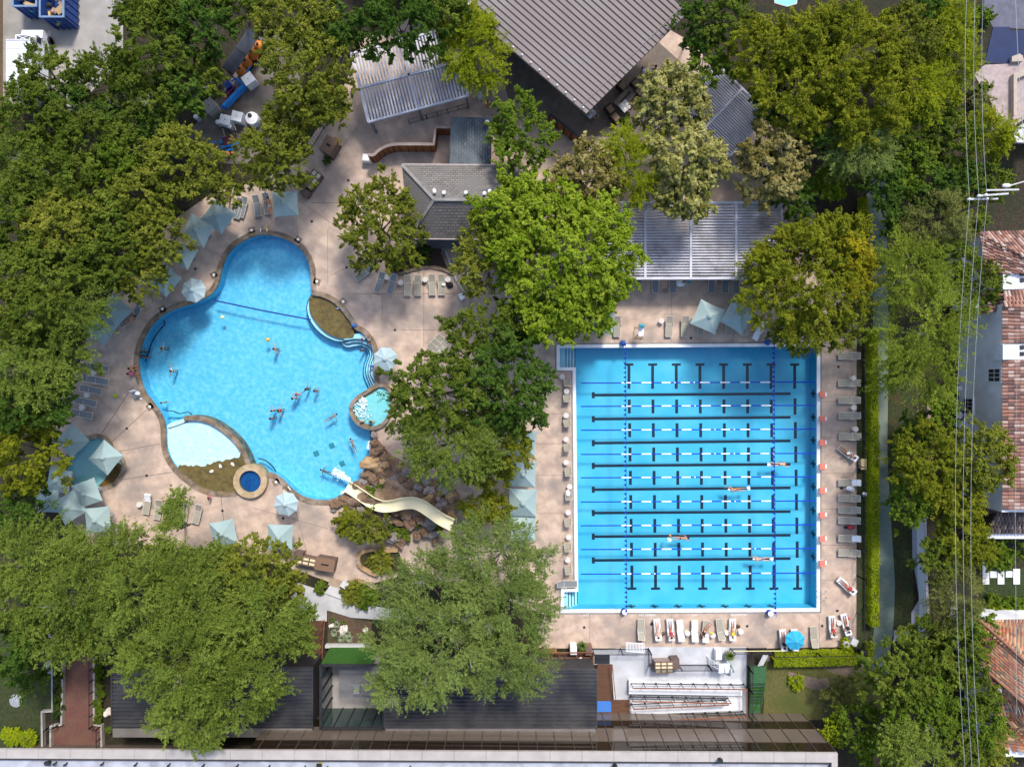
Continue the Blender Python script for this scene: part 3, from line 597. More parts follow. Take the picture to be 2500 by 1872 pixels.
MB().prism([v.to_2d() for v in (A + bk * 1.07, B + bk * 1.07 - dx * .5, B + bk * depth - dx * .5, A + bk * depth)], 6.41, 6.6).build("roof", mat("white_membrane", (0.43, 0.44, 0.48), (0.34, 0.35, 0.39), 0.9, 0.6, c=(0.24, 0.245, 0.27), scale2=0.6), tall)
for (c, x, y) in [(0,490,1612),(0,582,1618),(0,897,1615),(0,1185,1620),(0,1470,1625),(0,1767,1630),(0,2060,1632),(1,120,1640),(1,427,1645),(1,620,1650),(1,1335,1648)]:
    MB().lathe([(0.07, 0), (0.07, 0.35), (0.1, 0.36), (0.1, 0.42)], PT(c, 3, x, y, 6.6), 8).build("roof_vent", M_black, tall)
for (c, x, y, lab) in [(0,430,1605,"brown and black rooftop fitting at the left of the white roof"),(1,555,1625,"black box with yellow base on the white roof edge"),(2,885,1635,"dark floodlight on the white roof behind the parapet"),(2,1790,1585,"black floodlight on the pale parapet above the right glazing")]:
    p = PT(c, 3, x, y, 6.62 if y > 1590 else 7.12); t = thing("roof_floodlight", lab, "floodlight", p, 0.3 if "parapet" in lab else 0.0)
    MB().box((0, 0, 0.12), (0.14, 0.1, 0.24)).box((0, 0.0, 0.02), (0.3, 0.24, 0.04)).build("bracket", mat("yellow_base", (0.5, 0.38, 0.05), (0.4, 0.3, 0.05), 3) if "yellow" in lab else M_black, t, False)
    MB().box((0, 0, 0.32), (0.42, 0.3, 0.2), 0, Matrix.Rotation(0.4, 4, 'X')).build("lamp_head", M_black, t, False)
# ================================================================ low corrugated wings
M_navy = mat("dark_corrugated_metal", (0.044, 0.046, 0.054), (0.085, 0.082, 0.084), 0.6, 0.38, 0.45, detail=8)
M_flash = mat("grey_flashing", (0.17, 0.155, 0.145), (0.13, 0.12, 0.11), 0.8, 0.5)
def wing(label, q, nrib, z, xr):
    """q: front-left and back-right roof corners in pixels"""
    t = thing("corrugated_building", label, "building", P(((q[0][0] + q[1][0]) / 2, (q[0][1] + q[1][1]) / 2)), 0, None)
    a, b = P(q[0], z), P(q[1], z); x0, x1, y0, y1 = a.x, b.x, b.y, a.y
    MB().box(((x0 + x1) / 2, (y0 + y1) / 2, z / 2 - .1), (x1 - x0 - .2, y1 - y0 - .2, z - .2)).build("wall", mat("dark_wall", (0.05, 0.045, 0.045), (0.04, 0.035, 0.035), 2), t)
    rf = MB(); n = nrib * 4; prof = []
    for i in range(n + 1):
        y = y1 + (y0 - y1) * i / n; k = i % 4; prof.append((y, z + (0.16 if k in (1, 2) else 0.0)))
    vs = []; fs = []
    for y, zz_ in prof: vs += [(x0, y, zz_), (x1, y, zz_)]
    for i in range(n): fs.append((2 * i, 2 * i + 2, 2 * i + 3, 2 * i + 1))
    m = len(vs); vs += [(x0, y1, z - .25), (x1, y1, z - .25), (x0, y0, z - .25), (x1, y0, z - .25)]
    fs += [(0, 1, m + 1, m), (2 * n, 2 * n + 1, m + 3, m + 2)]
    rf.add(vs, fs); rf.box((x0 - .04, (y0 + y1) / 2, z - .02), (.1, y1 - y0, .3)).box((x1 + .04, (y0 + y1) / 2, z - .02), (.1, y1 - y0, .3)).box(((x0 + x1) / 2, y1 + .06, z), (x1 - x0 + .2, .12, .2))
    rf.build("roof", M_navy, t)
    g = MB(); g.box(((x0 + x1) / 2, y0 - .42, z - .1), (x1 - x0, .8, .16)); g.build("gutter_flashing", M_flash, t)
    return t
wing("dark ribbed metal roof wing at lower left, half under a big feathery tree", (T(0,3,972,800), T(1,3,488,1320)), 15, 3.6, 0)
wing("dark ribbed metal roof wing right of the sunken glass court", (T(1,3,1118,820), T(2,3,726,1322)), 15, 3.6, 0)
# sunken glass court
ct = thing("glass_court", "open glass-walled court with turf bank and grey floor inside", "courtyard", P((860, 1700)))
q0, q1 = P(T(1,3,560,775), 3.6), P(T(1,3,1105,1318), 3.6); x0, x1, y1, y0 = q0.x, q1.x, q0.y, q1.y
MB().box(((x0 + x1) / 2, (y0 + y1) / 2, 0.02), (x1 - x0, y1 - y0, 0.1)).build("floor", mat("court_floor", (0.36, 0.33, 0.31), (0.28, 0.26, 0.25), 1), ct)
wg = MB(); fr = MB()
M_pan = glass_mat("dark_green_panel", (0.045, 0.075, 0.07), 0.12, 0.3)
wg.box((x0 + .06, (y0 + y1) / 2, 1.8), (.08, y1 - y0, 3.5)).box(((x0 + x1) / 2, y0 + .06, 1.8), (x1 - x0 - .3, .08, 3.5)).box((x1 - .06, (y0 + y1) / 2, 1.8), (.08, y1 - y0, 3.5))
wg.build("glass_wall", M_pan, ct)
for i in range(6):
    y = y0 + (y1 - y0) * i / 5; fr.box((x0 + .15, y, 1.8), (.08, .09, 3.6)); fr.box((x1 - .15, y, 1.8), (.08, .09, 3.6))
    x = x0 + (x1 - x0) * i / 5; fr.box((x, y0 + .15, 1.8), (.09, .08, 3.6))
for a, b in (((x0, y0), (x1, y0)), ((x0, y1), (x1, y1)), ((x0, y0), (x0, y1)), ((x1, y0), (x1, y1))): fr.bar((a[0], a[1], 3.62), (b[0], b[1], 3.62), .22, .14)
fr.build("wall_frame", M_black, ct)
sl = MB()
for i in range(26): sl.box(((x0 + x1) / 2 + .6, y1 - .5 - i * .115, 2.6), (x1 - x0 - 1.6, .035, .03))
sl.box(((x0 + x1) / 2 + .6, y1 - 2.2, 2.65), (x1 - x0 - 1.5, .14, .06)); sl.build("louvre_screen", mat("grey_louvre", (0.16, 0.17, 0.18), (0.12, 0.13, 0.14), 3, 0.4), ct)
MB().box((x0 + 2.6, y0 + 2.3, .55), (.55, .9, 1.0)).build("plinth", M_pale, ct)
MB().box((x1 - 0.5, y0 + 1.7, .35), (.7, .35, .6)).build("bench", M_white, ct)
MB().box((x1 - 2.2, y0 + 1.25, .09), (1.1, .1, .06)).box((x1 - 0.5, y0 + .9, .09), (.9, .4, .06)).build("floor_grate", M_black, ct)
bank = [P(T(1,3,640,622), 0.5), P(T(1,3,1000,622), 0.5), P(T(1,3,1000,768), 3.55), P(T(1,3,558,768), 3.55)]
mb = MB(); vs = [v.copy() for v in bank] + [Vector((v.x, v.y, 0)) for v in bank]; mb.add(vs, [(0, 1, 2, 3), (0, 4, 5, 1), (1, 5, 6, 2), (2, 6, 7, 3), (3, 7, 4, 0)])
mb.build("turf_bank", M_turf, ct)
MB().box((PT(1,3,800,598).x, PT(1,3,800,598).y, .2), (4.2, .28, .6)).build("planter_edge", M_pale, ct)
# wooden stair beside it
ws = thing("wooden_walkway", "dark brown boarded walkway running down between the ribbed roof and glass court", "walkway", PT(1, 3, 520, 600))
wb = MB()
for i in range(30):
    y = 398 + i * 13; a = PT(1, 3, 430, y, 0.1); b = PT(1, 3, 582, y, 0.1); wb.box(((a.x + b.x) / 2, a.y, .08), (b.x - a.x, .13, .1))
for i in range(44):
    y = 790 + i * 13; a = PT(1, 3, 497, y, 0.1); b = PT(1, 3, 555, y, 0.1); wb.box(((a.x + b.x) / 2, a.y, .08), (b.x - a.x, .13, .1))
wb.build("boards", M_wood, ws)
rb = MB(); rb.bar(PT(1,3,592,385,1.0), PT(1,3,570,720,1.0), .06, .08)
for i in range(6): q = PT(1, 3, 592 - 4.4 * i, 385 + i * 67, 0); rb.box((q.x, q.y, .5), (.06, .06, 1.0))
rb.build("handrail", M_rail, ws)
# entrance block right of it
en = thing("wooden_terrace", "brown boarded terrace and stair with blue mats beside the dark roof", "terrace", PT(2, 3, 480, 740))
tb_ = MB()
def boards(mb, c, r, x0, y0, x1, y1, z, step):
    a, b = PT(c, r, x0, y0, z), PT(c, r, x1, y1, z); n = max(1, int((a.y - b.y) / step)); h = (a.y - b.y) / n
    for i in range(n): mb.box(((a.x + b.x) / 2, a.y - (i + .5) * h, z - .05), (b.x - a.x, h * .93, .1))
boards(tb_, 2, 3, 255, 662, 704, 812, 0.15, .14); boards(tb_, 2, 3, 736, 770, 866, 1075, 0.14, .14); boards(tb_, 2, 3, 736, 1076, 1018, 1255, 0.1, .14)
tb_.build("boards", M_wood, en)
hr_ = MB(); hr_.bar(PT(2,3,255,668,1.0), PT(2,3,704,664,1.0), .07, .07).bar(PT(2,3,255,712,.6), PT(2,3,704,710,.6), .05, .06).bar(PT(2,3,866,770,1.0), PT(2,3,896,1075,1.0), .07, .08).bar(PT(2,3,700,664,1.0), PT(2,3,706,770,1.0), .06, .06)
for x in (255, 400, 550, 702): q = PT(2, 3, x, 666); hr_.box((q.x, q.y, .5), (.06, .06, 1.0))
hr_.build("handrail", M_rail, en)
for c, r, x, y, sx, sy, z, m, lab in [(2,3,778,722,1.45,.9,.03,mat("charcoal_mat", (0.02, 0.024, 0.03), (0.03, 0.034, 0.04), 6, 0.9),"charcoal floor mat behind the black picket fence"),(2,3,795,1127,1.33,1.02,.12,mat("blue_mat", (0.045, 0.16, 0.50), (0.06, 0.2, 0.56), 9, 0.9, bump=.4),"bright blue floor mat on the lower boards")]:
    p = PT(c, r, x, y); o = MB().box((0, 0, 0), (sx, sy, .03)).build("floor_mat", m); o.location = (p.x, p.y, z); tag(o, lab, "mat")
vb = thing("entry_vestibule", "small glass and white framed entry vestibule below the blue mat", "vestibule", PT(2, 3, 795, 1270))
p = PT(2, 3, 795, 1270); MB().box((p.x, p.y, 1.1), (1.25, 1.1, .06)).build("glass_roof", glass_mat("blue_glass", (0.06, 0.12, 0.22), 0.08, 0.4), vb)
f_ = MB()
for sx in (-.66, .66): f_.box((p.x + sx, p.y, .57), (.07, 1.2, 1.14))
for sy in (-.55, .05, .55): f_.box((p.x, p.y + sy, 1.14), (1.3, .08, .05))
f_.build("frame", M_white, vb)
# ================================================================ ramps and fences
rm = thing("white_ramp", "white switchback access ramp with rust handrails and black posts", "ramp", PT(2, 3, 1500, 1060))
sl_ = MB()
for L, za, zb in (([(1010,912),(1990,922),(1990,1040),(1010,1024)], .5, .3), ([(1030,1100),(1860,1062),(1990,1062),(1990,1165),(1030,1205)], .12, .2)):
    vs = [PT(2, 3, x, y, za if x < 1200 else zb) for x, y in L]; n = len(vs); lo = [Vector((v.x, v.y, -.05)) for v in vs]
    sl_.add(vs + lo, [tuple(range(n))] + [(i, n + i, n + (i + 1) % n, (i + 1) % n) for i in range(n)])
sl_.build("slab", mat("white_ramp_paint", (0.66, 0.665, 0.68), (0.59, 0.595, 0.61), 1.2, 0.6), rm)
MB().prism([v.to_2d() for v in pts(2, 3, [(1020,1028),(1850,1042),(1850,1058),(1020,1050)])], 0, .34).build("gravel_strip", M_gravel, rm)
bl_, hn = MB(), MB()
for (x0_, y0_, x1_, y1_, z0_, n) in ((1020,912,1985,922,.45,10),(1020,1026,1850,1042,.4,8),(1030,1102,1835,1066,.15,8),(1030,1207,1985,1166,.15,10)):
    a, b = PT(2, 3, x0_, y0_), PT(2, 3, x1_, y1_)
    for i in range(n):
        q = a.lerp(b, i / (n - 1)); MB().box((q.x, q.y, z0_ + .55), (.05, .05, 1.1)).box((q.x, q.y, z0_ + .02), (.16, .14, .05)).build("rail_post", M_black, rm)
    up = Vector((0, 0, z0_ + 1.1)); hn.bar(a + up, b + up, .08, .08); bl_.bar(a + Vector((0, 0, z0_ + .6)), b + Vector((0, 0, z0_ + .6)), .03, .03); bl_.bar(a + Vector((0, 0, z0_ + .1)), b + Vector((0, 0, z0_ + .1)), .05, .05)
a, b = PT(2, 3, 1985, 922), PT(2, 3, 1990, 1166); hn.bar(a + Vector((0, 0, 1.4)), b + Vector((0, 0, 1.25)), .08, .08)
bl_.build("lower_rail", M_black, rm); hn.build("handrail", M_rail, rm)
def fence(label, L, h, step=.13, name="picket_fence", m=None, post=1.9):
    t = thing(name, label, "fence", L[0]); ra, pk, po = MB(), MB(), MB()
    for a, b in zip(L[:-1], L[1:]):
        n = max(1, int((b - a).length / post)); k = max(1, int((b - a).length / step))
        for z in (h, .12): ra.bar(a + Vector((0, 0, z)), b + Vector((0, 0, z)), .05, .05)
        for i in range(n + 1): q = a.lerp(b, i / n); MB().box((q.x, q.y, h / 2 + .03), (.08, .08, h + .06)).build("post", m or M_black, t)
        if step < 5:
            for i in range(1, k): q = a.lerp(b, i / k); pk.box((q.x, q.y, h / 2), (.022, .022, h - .1))
    ra.build("rail", m or M_black, t)
    if pk.v: pk.build("picket", m or M_black, t)
    return t
fence("black picket fence between the south deck and the white plaza, left", [PT(2,3,695,632), PT(2,3,1178,630), PT(2,3,1184,765)], 1.5)
fence("black picket fence behind the towel shelf on the white plaza", [PT(2,3,1186,770), PT(2,3,1690,768), PT(2,3,1860,772)], 1.45)
fence("black picket fence right of the potted spiky plant", [PT(2,3,1885,628), PT(2,3,2030,626), PT(2,3,2190,625)], 1.4)
fence("black picket fence down the left edge of the green stair", [PT(2,3,2030,630), PT(2,3,2028,780), PT(2,3,2026,950), PT(2,3,2030,1190)], 1.7)
fence("long black fence between the east deck and the hedge", [PT(3,1,768,1340), PT(3,2,768,0), PT(3,2,768,1656), PT(3,3,765,640), PT(3,3,400,648), PT(3,3,10,652)], 1.5, 9.0, post=2.4)
fence("black fence behind the west cabinets beside the curving woods", [PT(1,0,870,300), PT(1,0,700,930), PT(1,0,480,1290)], 1.6, .3, post=2.2)
fence("low steel railing under the tilted louvre pergola", [PT(1,0,1330,1070), PT(1,0,1480,1030), PT(1,0,1840,930)], 1.0, 9, "railing", mat("grey_steel", (0.2, 0.2, 0.21), (0.16, 0.16, 0.17), 3, 0.4, 0.5), 1.0)
gsn = thing("turf_stair", "narrow green carpeted stair with black rails by the lawn", "stairs", PT(2, 3, 2110, 980))
for i in range(9):
    a, b = PT(2, 3, 2045, 1185 - i * 30), PT(2, 3, 2175 - max(0, 8 - i) * 4, 1155 - i * 30)
    MB().box(((a.x + b.x) / 2, (a.y + b.y) / 2, .04 + .03 * i), (b.x - a.x, .36, .1 + .06 * i)).build("tread", M_turf if i % 2 else mat("green_carpet", (0.03, 0.095, 0.04), (0.04, 0.115, 0.05), 4, 0.95), gsn)
a, b = PT(2, 3, 2045, 910), PT(2, 3, 2178, 775)
MB().box(((a.x + b.x) / 2, (a.y + b.y) / 2, .25), (b.x - a.x, b.y - a.y, .5)).build("landing", MATS["green_carpet"], gsn)
rl = MB()
for i in range(7): rl.bar(PT(2, 3, 2030, 945 + 25 * i, .75), PT(2, 3, 2178, 940 + 25 * i, .75), .03, .05)
rl.bar(PT(2,3,2180,930,.9), PT(2,3,2145,1150,.9), .05, .05); rl.build("railing", M_black, gsn)
M_lat = mat("white_lattice", (0.78, 0.79, 0.8), (0.7, 0.71, 0.73), 3)
for (c, x0_, y0_, x1_, y1_, w, z0_, z1_, lab) in ((2,985,655,1140,665,.75,.5,1.2,"white slatted frame leaning on the black fence, left"), (2,2170,690,2120,790,.5,.15,1.1,"white lattice panel leaning beside the green stair")):
    a, b = PT(c, 3, x0_, y0_, z1_), PT(c, 3, x1_, y1_, z0_ if c == 2 and x0_ > 2000 else z1_); s = (b - a).normalized(); w3 = Vector((0, 0, 1)).cross(s).normalized() * w; w3.z -= .15
    mb = MB(); mb.bar(a, b, .06, .04).bar(a + w3, b + w3, .06, .04); n = 12
    for i in range(n + 1): q = a.lerp(b, i / n); mb.bar(q, q + w3, .045, .03)
    tag(mb.build("lattice_panel", M_lat), lab, "panel")
# ================================================================ pergolas
M_slat = mat("weathered_white_slat", (0.56, 0.56, 0.60), (0.42, 0.42, 0.46), 0.5, 0.6, c=(0.16, 0.155, 0.165), scale2=0.33, detail=10, stretch=(1, 1, 1))
M_steel = mat("pale_steel_beam", (0.55, 0.55, 0.60), (0.48, 0.48, 0.53), 1, 0.5)
def pergola(label, C4, z, nsl, beams, along, m=M_slat, posts=((0.02, .97), (.5, .97), (.98, .97)), hrib=.2):
    """C4: the four roof corners (front-left, front-right, back-right, back-left) in world xy; slats run along u or v"""
    a, b, c, d = [Vector((p[0], p[1], z)) for p in C4]
    uv = lambda u, v: (a.lerp(b, u)).lerp(d.lerp(c, u), v)
    cen = uv(.5, .5); t = thing("louvre_pergola", label, "pergola", (cen.x, cen.y, 0))
    s = MB(); w = ((d - a).length if along == 'u' else (b - a).length) / nsl
    for i in range(nsl):
        k = (i + .5) / nsl
        p, q = (uv(0.003, k), uv(.997, k)) if along == 'u' else (uv(k, .003), uv(k, .997))
        s.bar(p, q, w * .52, hrib)
    s.build("slats", m, t)
    f = MB()
    for p, q in ((uv(0, 0), uv(1, 0)), (uv(1, 0), uv(1, 1)), (uv(1, 1), uv(0, 1)), (uv(0, 1), uv(0, 0))): f.bar(p + Vector((0, 0, .03)), q + Vector((0, 0, .03)), .16, .26)
    for kind, k in beams:
        p, q = (uv(k, .01), uv(k, .99)) if kind == 'v' else (uv(.01, k), uv(.99, k)); f.bar(p + Vector((0, 0, .06)), q + Vector((0, 0, .06)), .2, .22)
    f.build("beam", M_steel, t)
    for u, v in posts: q = uv(u, 1 - v); MB().box((q.x, q.y, z / 2 - .06), (.2, .2, z - .12)).build("post", mat("blue_grey_post", (0.16, 0.19, 0.24), (0.13, 0.16, 0.2), 2, 0.5), t)
    return t
zp = 3.0
pergola("white louvre pergola along the lap pool's north deck", [P(p, zp).to_2d() for p in [(1464,681),(1907,680),(1907,495),(1464,495)]], zp, 27, [('v', .25), ('v', .5), ('v', .75)], 'u', posts=((.005,.99),(.25,.99),(.5,.99),(.75,.99),(.995,.99)))
c0, c1, c2, c3 = T(1,0,970,1060), T(1,0,1838,830), T(1,0,1690,240), T(1,0,822,470)
pergola("tilted white louvre pergola at the north end of the lagoon deck", [P(p, zp).to_2d() for p in (c0, c1, c2, c3)], zp, 32, [('u', .5), ('v', .49)], 'v', mat("clean_white_slat", (0.58, 0.58, 0.61), (0.46, 0.46, 0.50), 0.6, 0.5, c=(0.34, 0.34, 0.37), scale2=0.3))
pergola("white louvre pergola right of the cafe terrace between pale trees", [P(p, zp).to_2d() for p in (T(2,0,1880,1350), T(2,0,2212,990), T(2,0,1760,550), T(2,0,1420,905))], zp, 23, [('u', .5)], 'v', MATS["clean_white_slat"])
# ================================================================ big seam-roofed cafe building
cf = thing("cafe_building", "large building with grey-brown standing seam metal roof", "building", P((1330, 60)))
ze, zr = 5.0, 6.6
E1, E2 = P(T(2,0,640,985), ze), P(T(2,0,1525,103), ze)      # lower-right eave
Rg1 = P(T(1,0,1975,330), zr); sd = (E1 - Rg1)
r1 = P(T(1,0,2140,190), zr); r0 = E1 + (P(T(2,0,0,480), 5.9) - E1).normalized() * 16
ev = (E2 - E1); down = (P(T(2,0,640,985), ze) - P(T(2,0,0,480), ze)).normalized()
Lr = 13.6
Ra = E1 - down * Lr; Rb = E2 - down * Lr
Ra.z = Rb.z = zr; Sa = E1 - down * (2 * Lr); Sb = E2 - down * (2 * Lr)
rf = MB(); th = Vector((0, 0, -.25))
for q in ((E1, E2, Rb, Ra), (Ra, Rb, Sb, Sa)):
    rf.add(list(q) + [v + th for v in q], [(0, 1, 2, 3), (7, 6, 5, 4), (0, 4, 5, 1), (1, 5, 6, 2), (2, 6, 7, 3), (3, 7, 4, 0)])
rf_o = rf.build("roof", mat("taupe_seam_metal", (0.205, 0.168, 0.158), (0.172, 0.14, 0.132), 0.4, 0.6, 0.0, c=(0.225, 0.19, 0.182), scale2=0.2), cf)
sm = MB(); ns = 26
for i in range(ns + 1):
    k = i / ns
    for p, q in ((E1.lerp(E2, k), Ra.lerp(Rb, k)), (Ra.lerp(Rb, k), Sa.lerp(Sb, k))): sm.bar(p + Vector((0, 0, .04)), q + Vector((0, 0, .04)), .05, .08)
sm.build("roof_seam", mat("dark_seam", (0.07, 0.05, 0.05), (0.055, 0.04, 0.04), 2, 0.5), cf)
rc = MB(); rc.bar(Ra + Vector((0, 0, .12)), Rb + Vector((0, 0, .12)), .62, .08); rc.build("ridge_cap", mat("pale_ridge", (0.45, 0.43, 0.43), (0.38, 0.36, 0.36), 1), cf)
sg = MB(); sg.bar(E1.lerp(Ra, .055) + Vector((0, 0, .11)), E2.lerp(Rb, .055) + Vector((0, 0, .11)), .03, .03); sg.build("snow_guard", mat("pale_metal", (0.26, 0.24, 0.24), (0.22, 0.2, 0.2), 2, 0.6, 0.0), cf)
for i in range(9):
    q = E1.lerp(Ra, (i + .55) / 14) + (E2 - E1).normalized() * .2; MB().ball((q.x, q.y, q.z + .15), .09, 8).build("edge_light", M_white, cf)
cn = [(E1 + E2) / 2 - down * Lr]
wq = [E1 + (E2 - E1) * .34 - down * 4.2, E2 - (E2 - E1) * .06 - down * 4.2, Sb - (E2 - E1) * .06 + down * 1, Sa + (E2 - E1) * .34 + down * 1]
MB().prism([v.to_2d() for v in wq], -.05, 4.7).build("wall", mat("tan_wall", (0.30, 0.24, 0.18), (0.26, 0.2, 0.15), 1), cf)
# ================================================================ shingled pavilion and small shed
M_shg = tile_mat("grey_shingle", (0.20, 0.183, 0.17), (0.14, 0.128, 0.118), (0.065, 0.06, 0.056), 0.42, 0.22, 0.9, 0.022, 0.5, (0.15, 0.14, 0.135))
pv = thing("shingled_pavilion", "hip roofed pavilion with grey shingles and small white roof vents", "building", P((1120, 480)))
zE, zR = 3.2, 5.4
qa, qb, qc, qd = P((981, 402), zE), P((1273, 404), zE), P((1278, 583), zE), P((998, 581), zE)
ra, rb2 = P((1060, 487), zR), P((1188, 488), zR)
mb = MB().add([qa, qb, qc, qd, ra, rb2] + [v - Vector((0, 0, .22)) for v in (qa, qb, qc, qd)], [(0, 4, 5, 1), (1, 5, 2), (2, 5, 4, 3), (3, 4, 0), (0, 1, 7, 6), (1, 2, 8, 7), (2, 3, 9, 8), (3, 0, 6, 9)])
mb.build("roof", M_shg, pv)
hp = MB()
for p, q in ((qa, ra), (qb, rb2), (qc, rb2), (qd, ra), (ra, rb2)): hp.bar(p + Vector((0, 0, .03)), q + Vector((0, 0, .03)), .26, .06)
hp.build("hip_ridge", mat("ridge_shingle", (0.26, 0.245, 0.23), (0.19, 0.18, 0.17), 2, 0.9), pv)
gt = MB(); gt.bar(qd + Vector((0, -.05, -.08)), qc + Vector((0, -.05, -.08)), .12, .12).bar(qa + Vector((0, .05, -.08)), qb + Vector((0, .05, -.08)), .1, .1); gt.build("gutter", mat("pinkish_gutter", (0.45, 0.38, 0.36), (0.38, 0.32, 0.3), 2), pv)
MB().prism([(qa.x + .8, qa.y - .8), (qb.x - .8, qb.y - .8), (qc.x - .8, qc.y + 1.4), (qd.x + .8, qd.y + 1.4)], -.05, 3.05).build("wall", mat("brown_wall", (0.16, 0.12, 0.09), (0.13, 0.1, 0.075), 1), pv)
for x, y in ((1625,15),(1815,15),(1975,20),(1545,5),(2020,2)):
    q = PT(1, 1, x, y, 5.25); MB().lathe([(.1, -.3), (.1, .22), (.16, .22), (.16, .3), (.05, .34)], q, 10).build("roof_vent", M_white, pv)
MB().lathe([(.16, -.3), (.16, .15), (.06, .2)], PT(1, 0, 1540, 1645, 4.9), 10).build("roof_vent", mat("pink_vent", (0.6, 0.42, 0.4), (0.5, 0.35, 0.33), 3), pv)
M_shg2 = tile_mat("blue_grey_shingle", (0.105, 0.125, 0.14), (0.065, 0.08, 0.092), (0.035, 0.042, 0.048), 0.42, 0.24, 0.85, 0.022, 0.5, (0.14, 0.16, 0.17), rot=math.pi / 2)
sh = thing("small_shed", "small shed with blue-grey shingled roof beside the curved fence", "shed", P((1150, 345)))
s4 = [P(T(1,0,1683,1012), 3.0), P(T(1,0,2040,1015), 2.8), P(T(1,0,2030,1432), 2.6), P(T(1,0,1672,1425), 2.8)]
mb = MB().add(s4 + [v - Vector((0, 0, .18)) for v in s4], [(0, 1, 2, 3), (7, 6, 5, 4), (0, 4, 5, 1), (1, 5, 6, 2), (2, 6, 7, 3), (3, 7, 4, 0)]); mb.build("roof", M_shg2, sh)
MB().prism([(s4[0].x + .4, s4[0].y - .4), (s4[1].x - .4, s4[1].y - .4), (s4[2].x - .4, s4[2].y + .4), (s4[3].x + .4, s4[3].y + .4)], -.05, 2.5).build("wall", M_rust, sh)
MB().lathe([(.14, -.1), (.14, .3), (.2, .3), (.2, .38)], PT(1, 0, 1998, 1070, 2.95), 10).build("roof_vent", M_white, sh)
# curved wooden fence
cw = thing("curved_wooden_fence", "curved rust-brown boarded fence with flat cap in front of the pavilion", "fence", PT(1, 0, 1250, 1330))
zc = 1.9
cl = smooth([PT(1, 0, x, y, zc).to_2d() for x, y in [(968,1335),(1012,1340),(1060,1300),(1130,1262),(1210,1247),(1320,1246),(1430,1246),(1535,1248)]], 5, False) + [PT(1, 0, 1552, 1100, zc).to_2d(), PT(1, 0, 1680, 1100, zc).to_2d()]
bd = MB(); ribbon(bd, cl, .1, 0, zc - .06); bd.build("boards", M_rust, cw)
cpw = MB(); ribbon(cpw, cl, .26, zc - .06, zc + .02); cpw.build("cap", mat("grey_brown_cap", (0.30, 0.24, 0.21), (0.24, 0.19, 0.165), 1.5), cw)
bt = MB()
for i in range(0, len(cl), 3):
    q = cl[i]; MB().box((q.x, q.y - .04, zc / 2 - .05), (.07, .16, zc - .1)).build("batten", mat("dark_batten", (0.14, 0.06, 0.03), (0.1, 0.045, 0.022), 2), cw)
f2 = thing("board_fence", "straight rust-brown board fence below the cafe terrace", "fence", PT(2, 0, 460, 1110))
L2 = [PT(2, 0, 330, 990, 1.8).to_2d(), PT(2, 0, 585, 1190, 1.8).to_2d()]
bd = MB(); ribbon(bd, L2, .1, 0, 1.8); bd.build("boards", M_rust, f2); bd = MB(); ribbon(bd, L2, .22, 1.8, 1.86); bd.build("cap", M_black, f2)
bt = MB()
for i in range(5): q = L2[0].lerp(L2[1], i / 4); MB().box((q.x - .05, q.y - .06, .88), (.12, .12, 1.75)).build("post", M_black, f2)
# ================================================================ villas on the right
def rooft(name, m, parent, quads):
    mb = MB()
    for q in quads: mb.add(q, [tuple(range(len(q)))])
    return mb.build(name, m, parent)
def pan_tiles(mb, a, b, c, d, pitch=.30, row=.42, jit=None):
    """half-round clay tiles laid in courses on the slope; a-b is the eave, d-c the ridge"""
    ev_ = (b - a); up = ((d - a) + (c - b)) / 2; nn = ev_.cross(up).normalized()
    if nn.z < 0: nn = -nn
    W = ev_.length; H = up.length; nr = max(1, int(H / row)); e = ev_.normalized()
    for r in range(nr):
        v0, v1 = r / nr, (r + 1.12) / nr
        l0, r0_ = a.lerp(d, v0), b.lerp(c, v0); l1, r1_ = a.lerp(d, min(1, v1)), b.lerp(c, min(1, v1)); w = (r0_ - l0).length; n = int(w / pitch)
        for i in range(n):
            k = (i + .5) / max(n, 1) ; p = l0.lerp(r0_, k); q = l1.lerp(r1_, k) if (r1_ - l1).length > .2 else l1
            q = p + (up / nr) * 1.12; s = e * pitch * .46
            vs = [p - s + nn * .02, p - s * .5 + nn * .10, p + s * .5 + nn * .10, p + s + nn * .02, q - s + nn * -.01, q - s * .5 + nn * .07, q + s * .5 + nn * .07, q + s + nn * -.01]
            mb.add(vs, [(0, 1, 5, 4), (1, 2, 6, 5), (2, 3, 7, 6), (0, 3, 2, 1)])
    return mb
def tile_paint(name, cols):
    m = bpy.data.materials.new(name); m.use_nodes = True; MATS[name] = m
    nt = m.node_tree; bs = nt.nodes["Principled BSDF"]; bs.inputs["Roughness"].default_value = .85
    at = nt.nodes.new("ShaderNodeAttribute"); at.attribute_name = "tint"; rp = nt.nodes.new("ShaderNodeValToRGB"); rp.color_ramp.interpolation = 'CONSTANT'
    e = rp.color_ramp.elements
    while len(e) < len(cols): e.new(.5)
    for i, c in enumerate(cols): e[i].position = i / len(cols); e[i].color = rgb(c)
    nt.links.new(at.outputs["Fac"], rp.inputs[0]); nt.links.new(rp.outputs[0], bs.inputs["Base Color"]); return m
def tinted(o, per, seed):
    me = o.data; n = len(me.polygons); rg = np.random.default_rng(seed); t = np.repeat(rg.random(n // per + 1), per)[:n].astype(np.float32)
    a = me.attributes.new("tint", 'FLOAT', 'FACE'); a.data.foreach_set("value", t)
M_clay = tile_paint("pinkish_clay_tile", [(0.27, 0.125, 0.085), (0.19, 0.085, 0.065), (0.32, 0.18, 0.135), (0.12, 0.065, 0.055), (0.42, 0.30, 0.25), (0.29, 0.14, 0.095)])
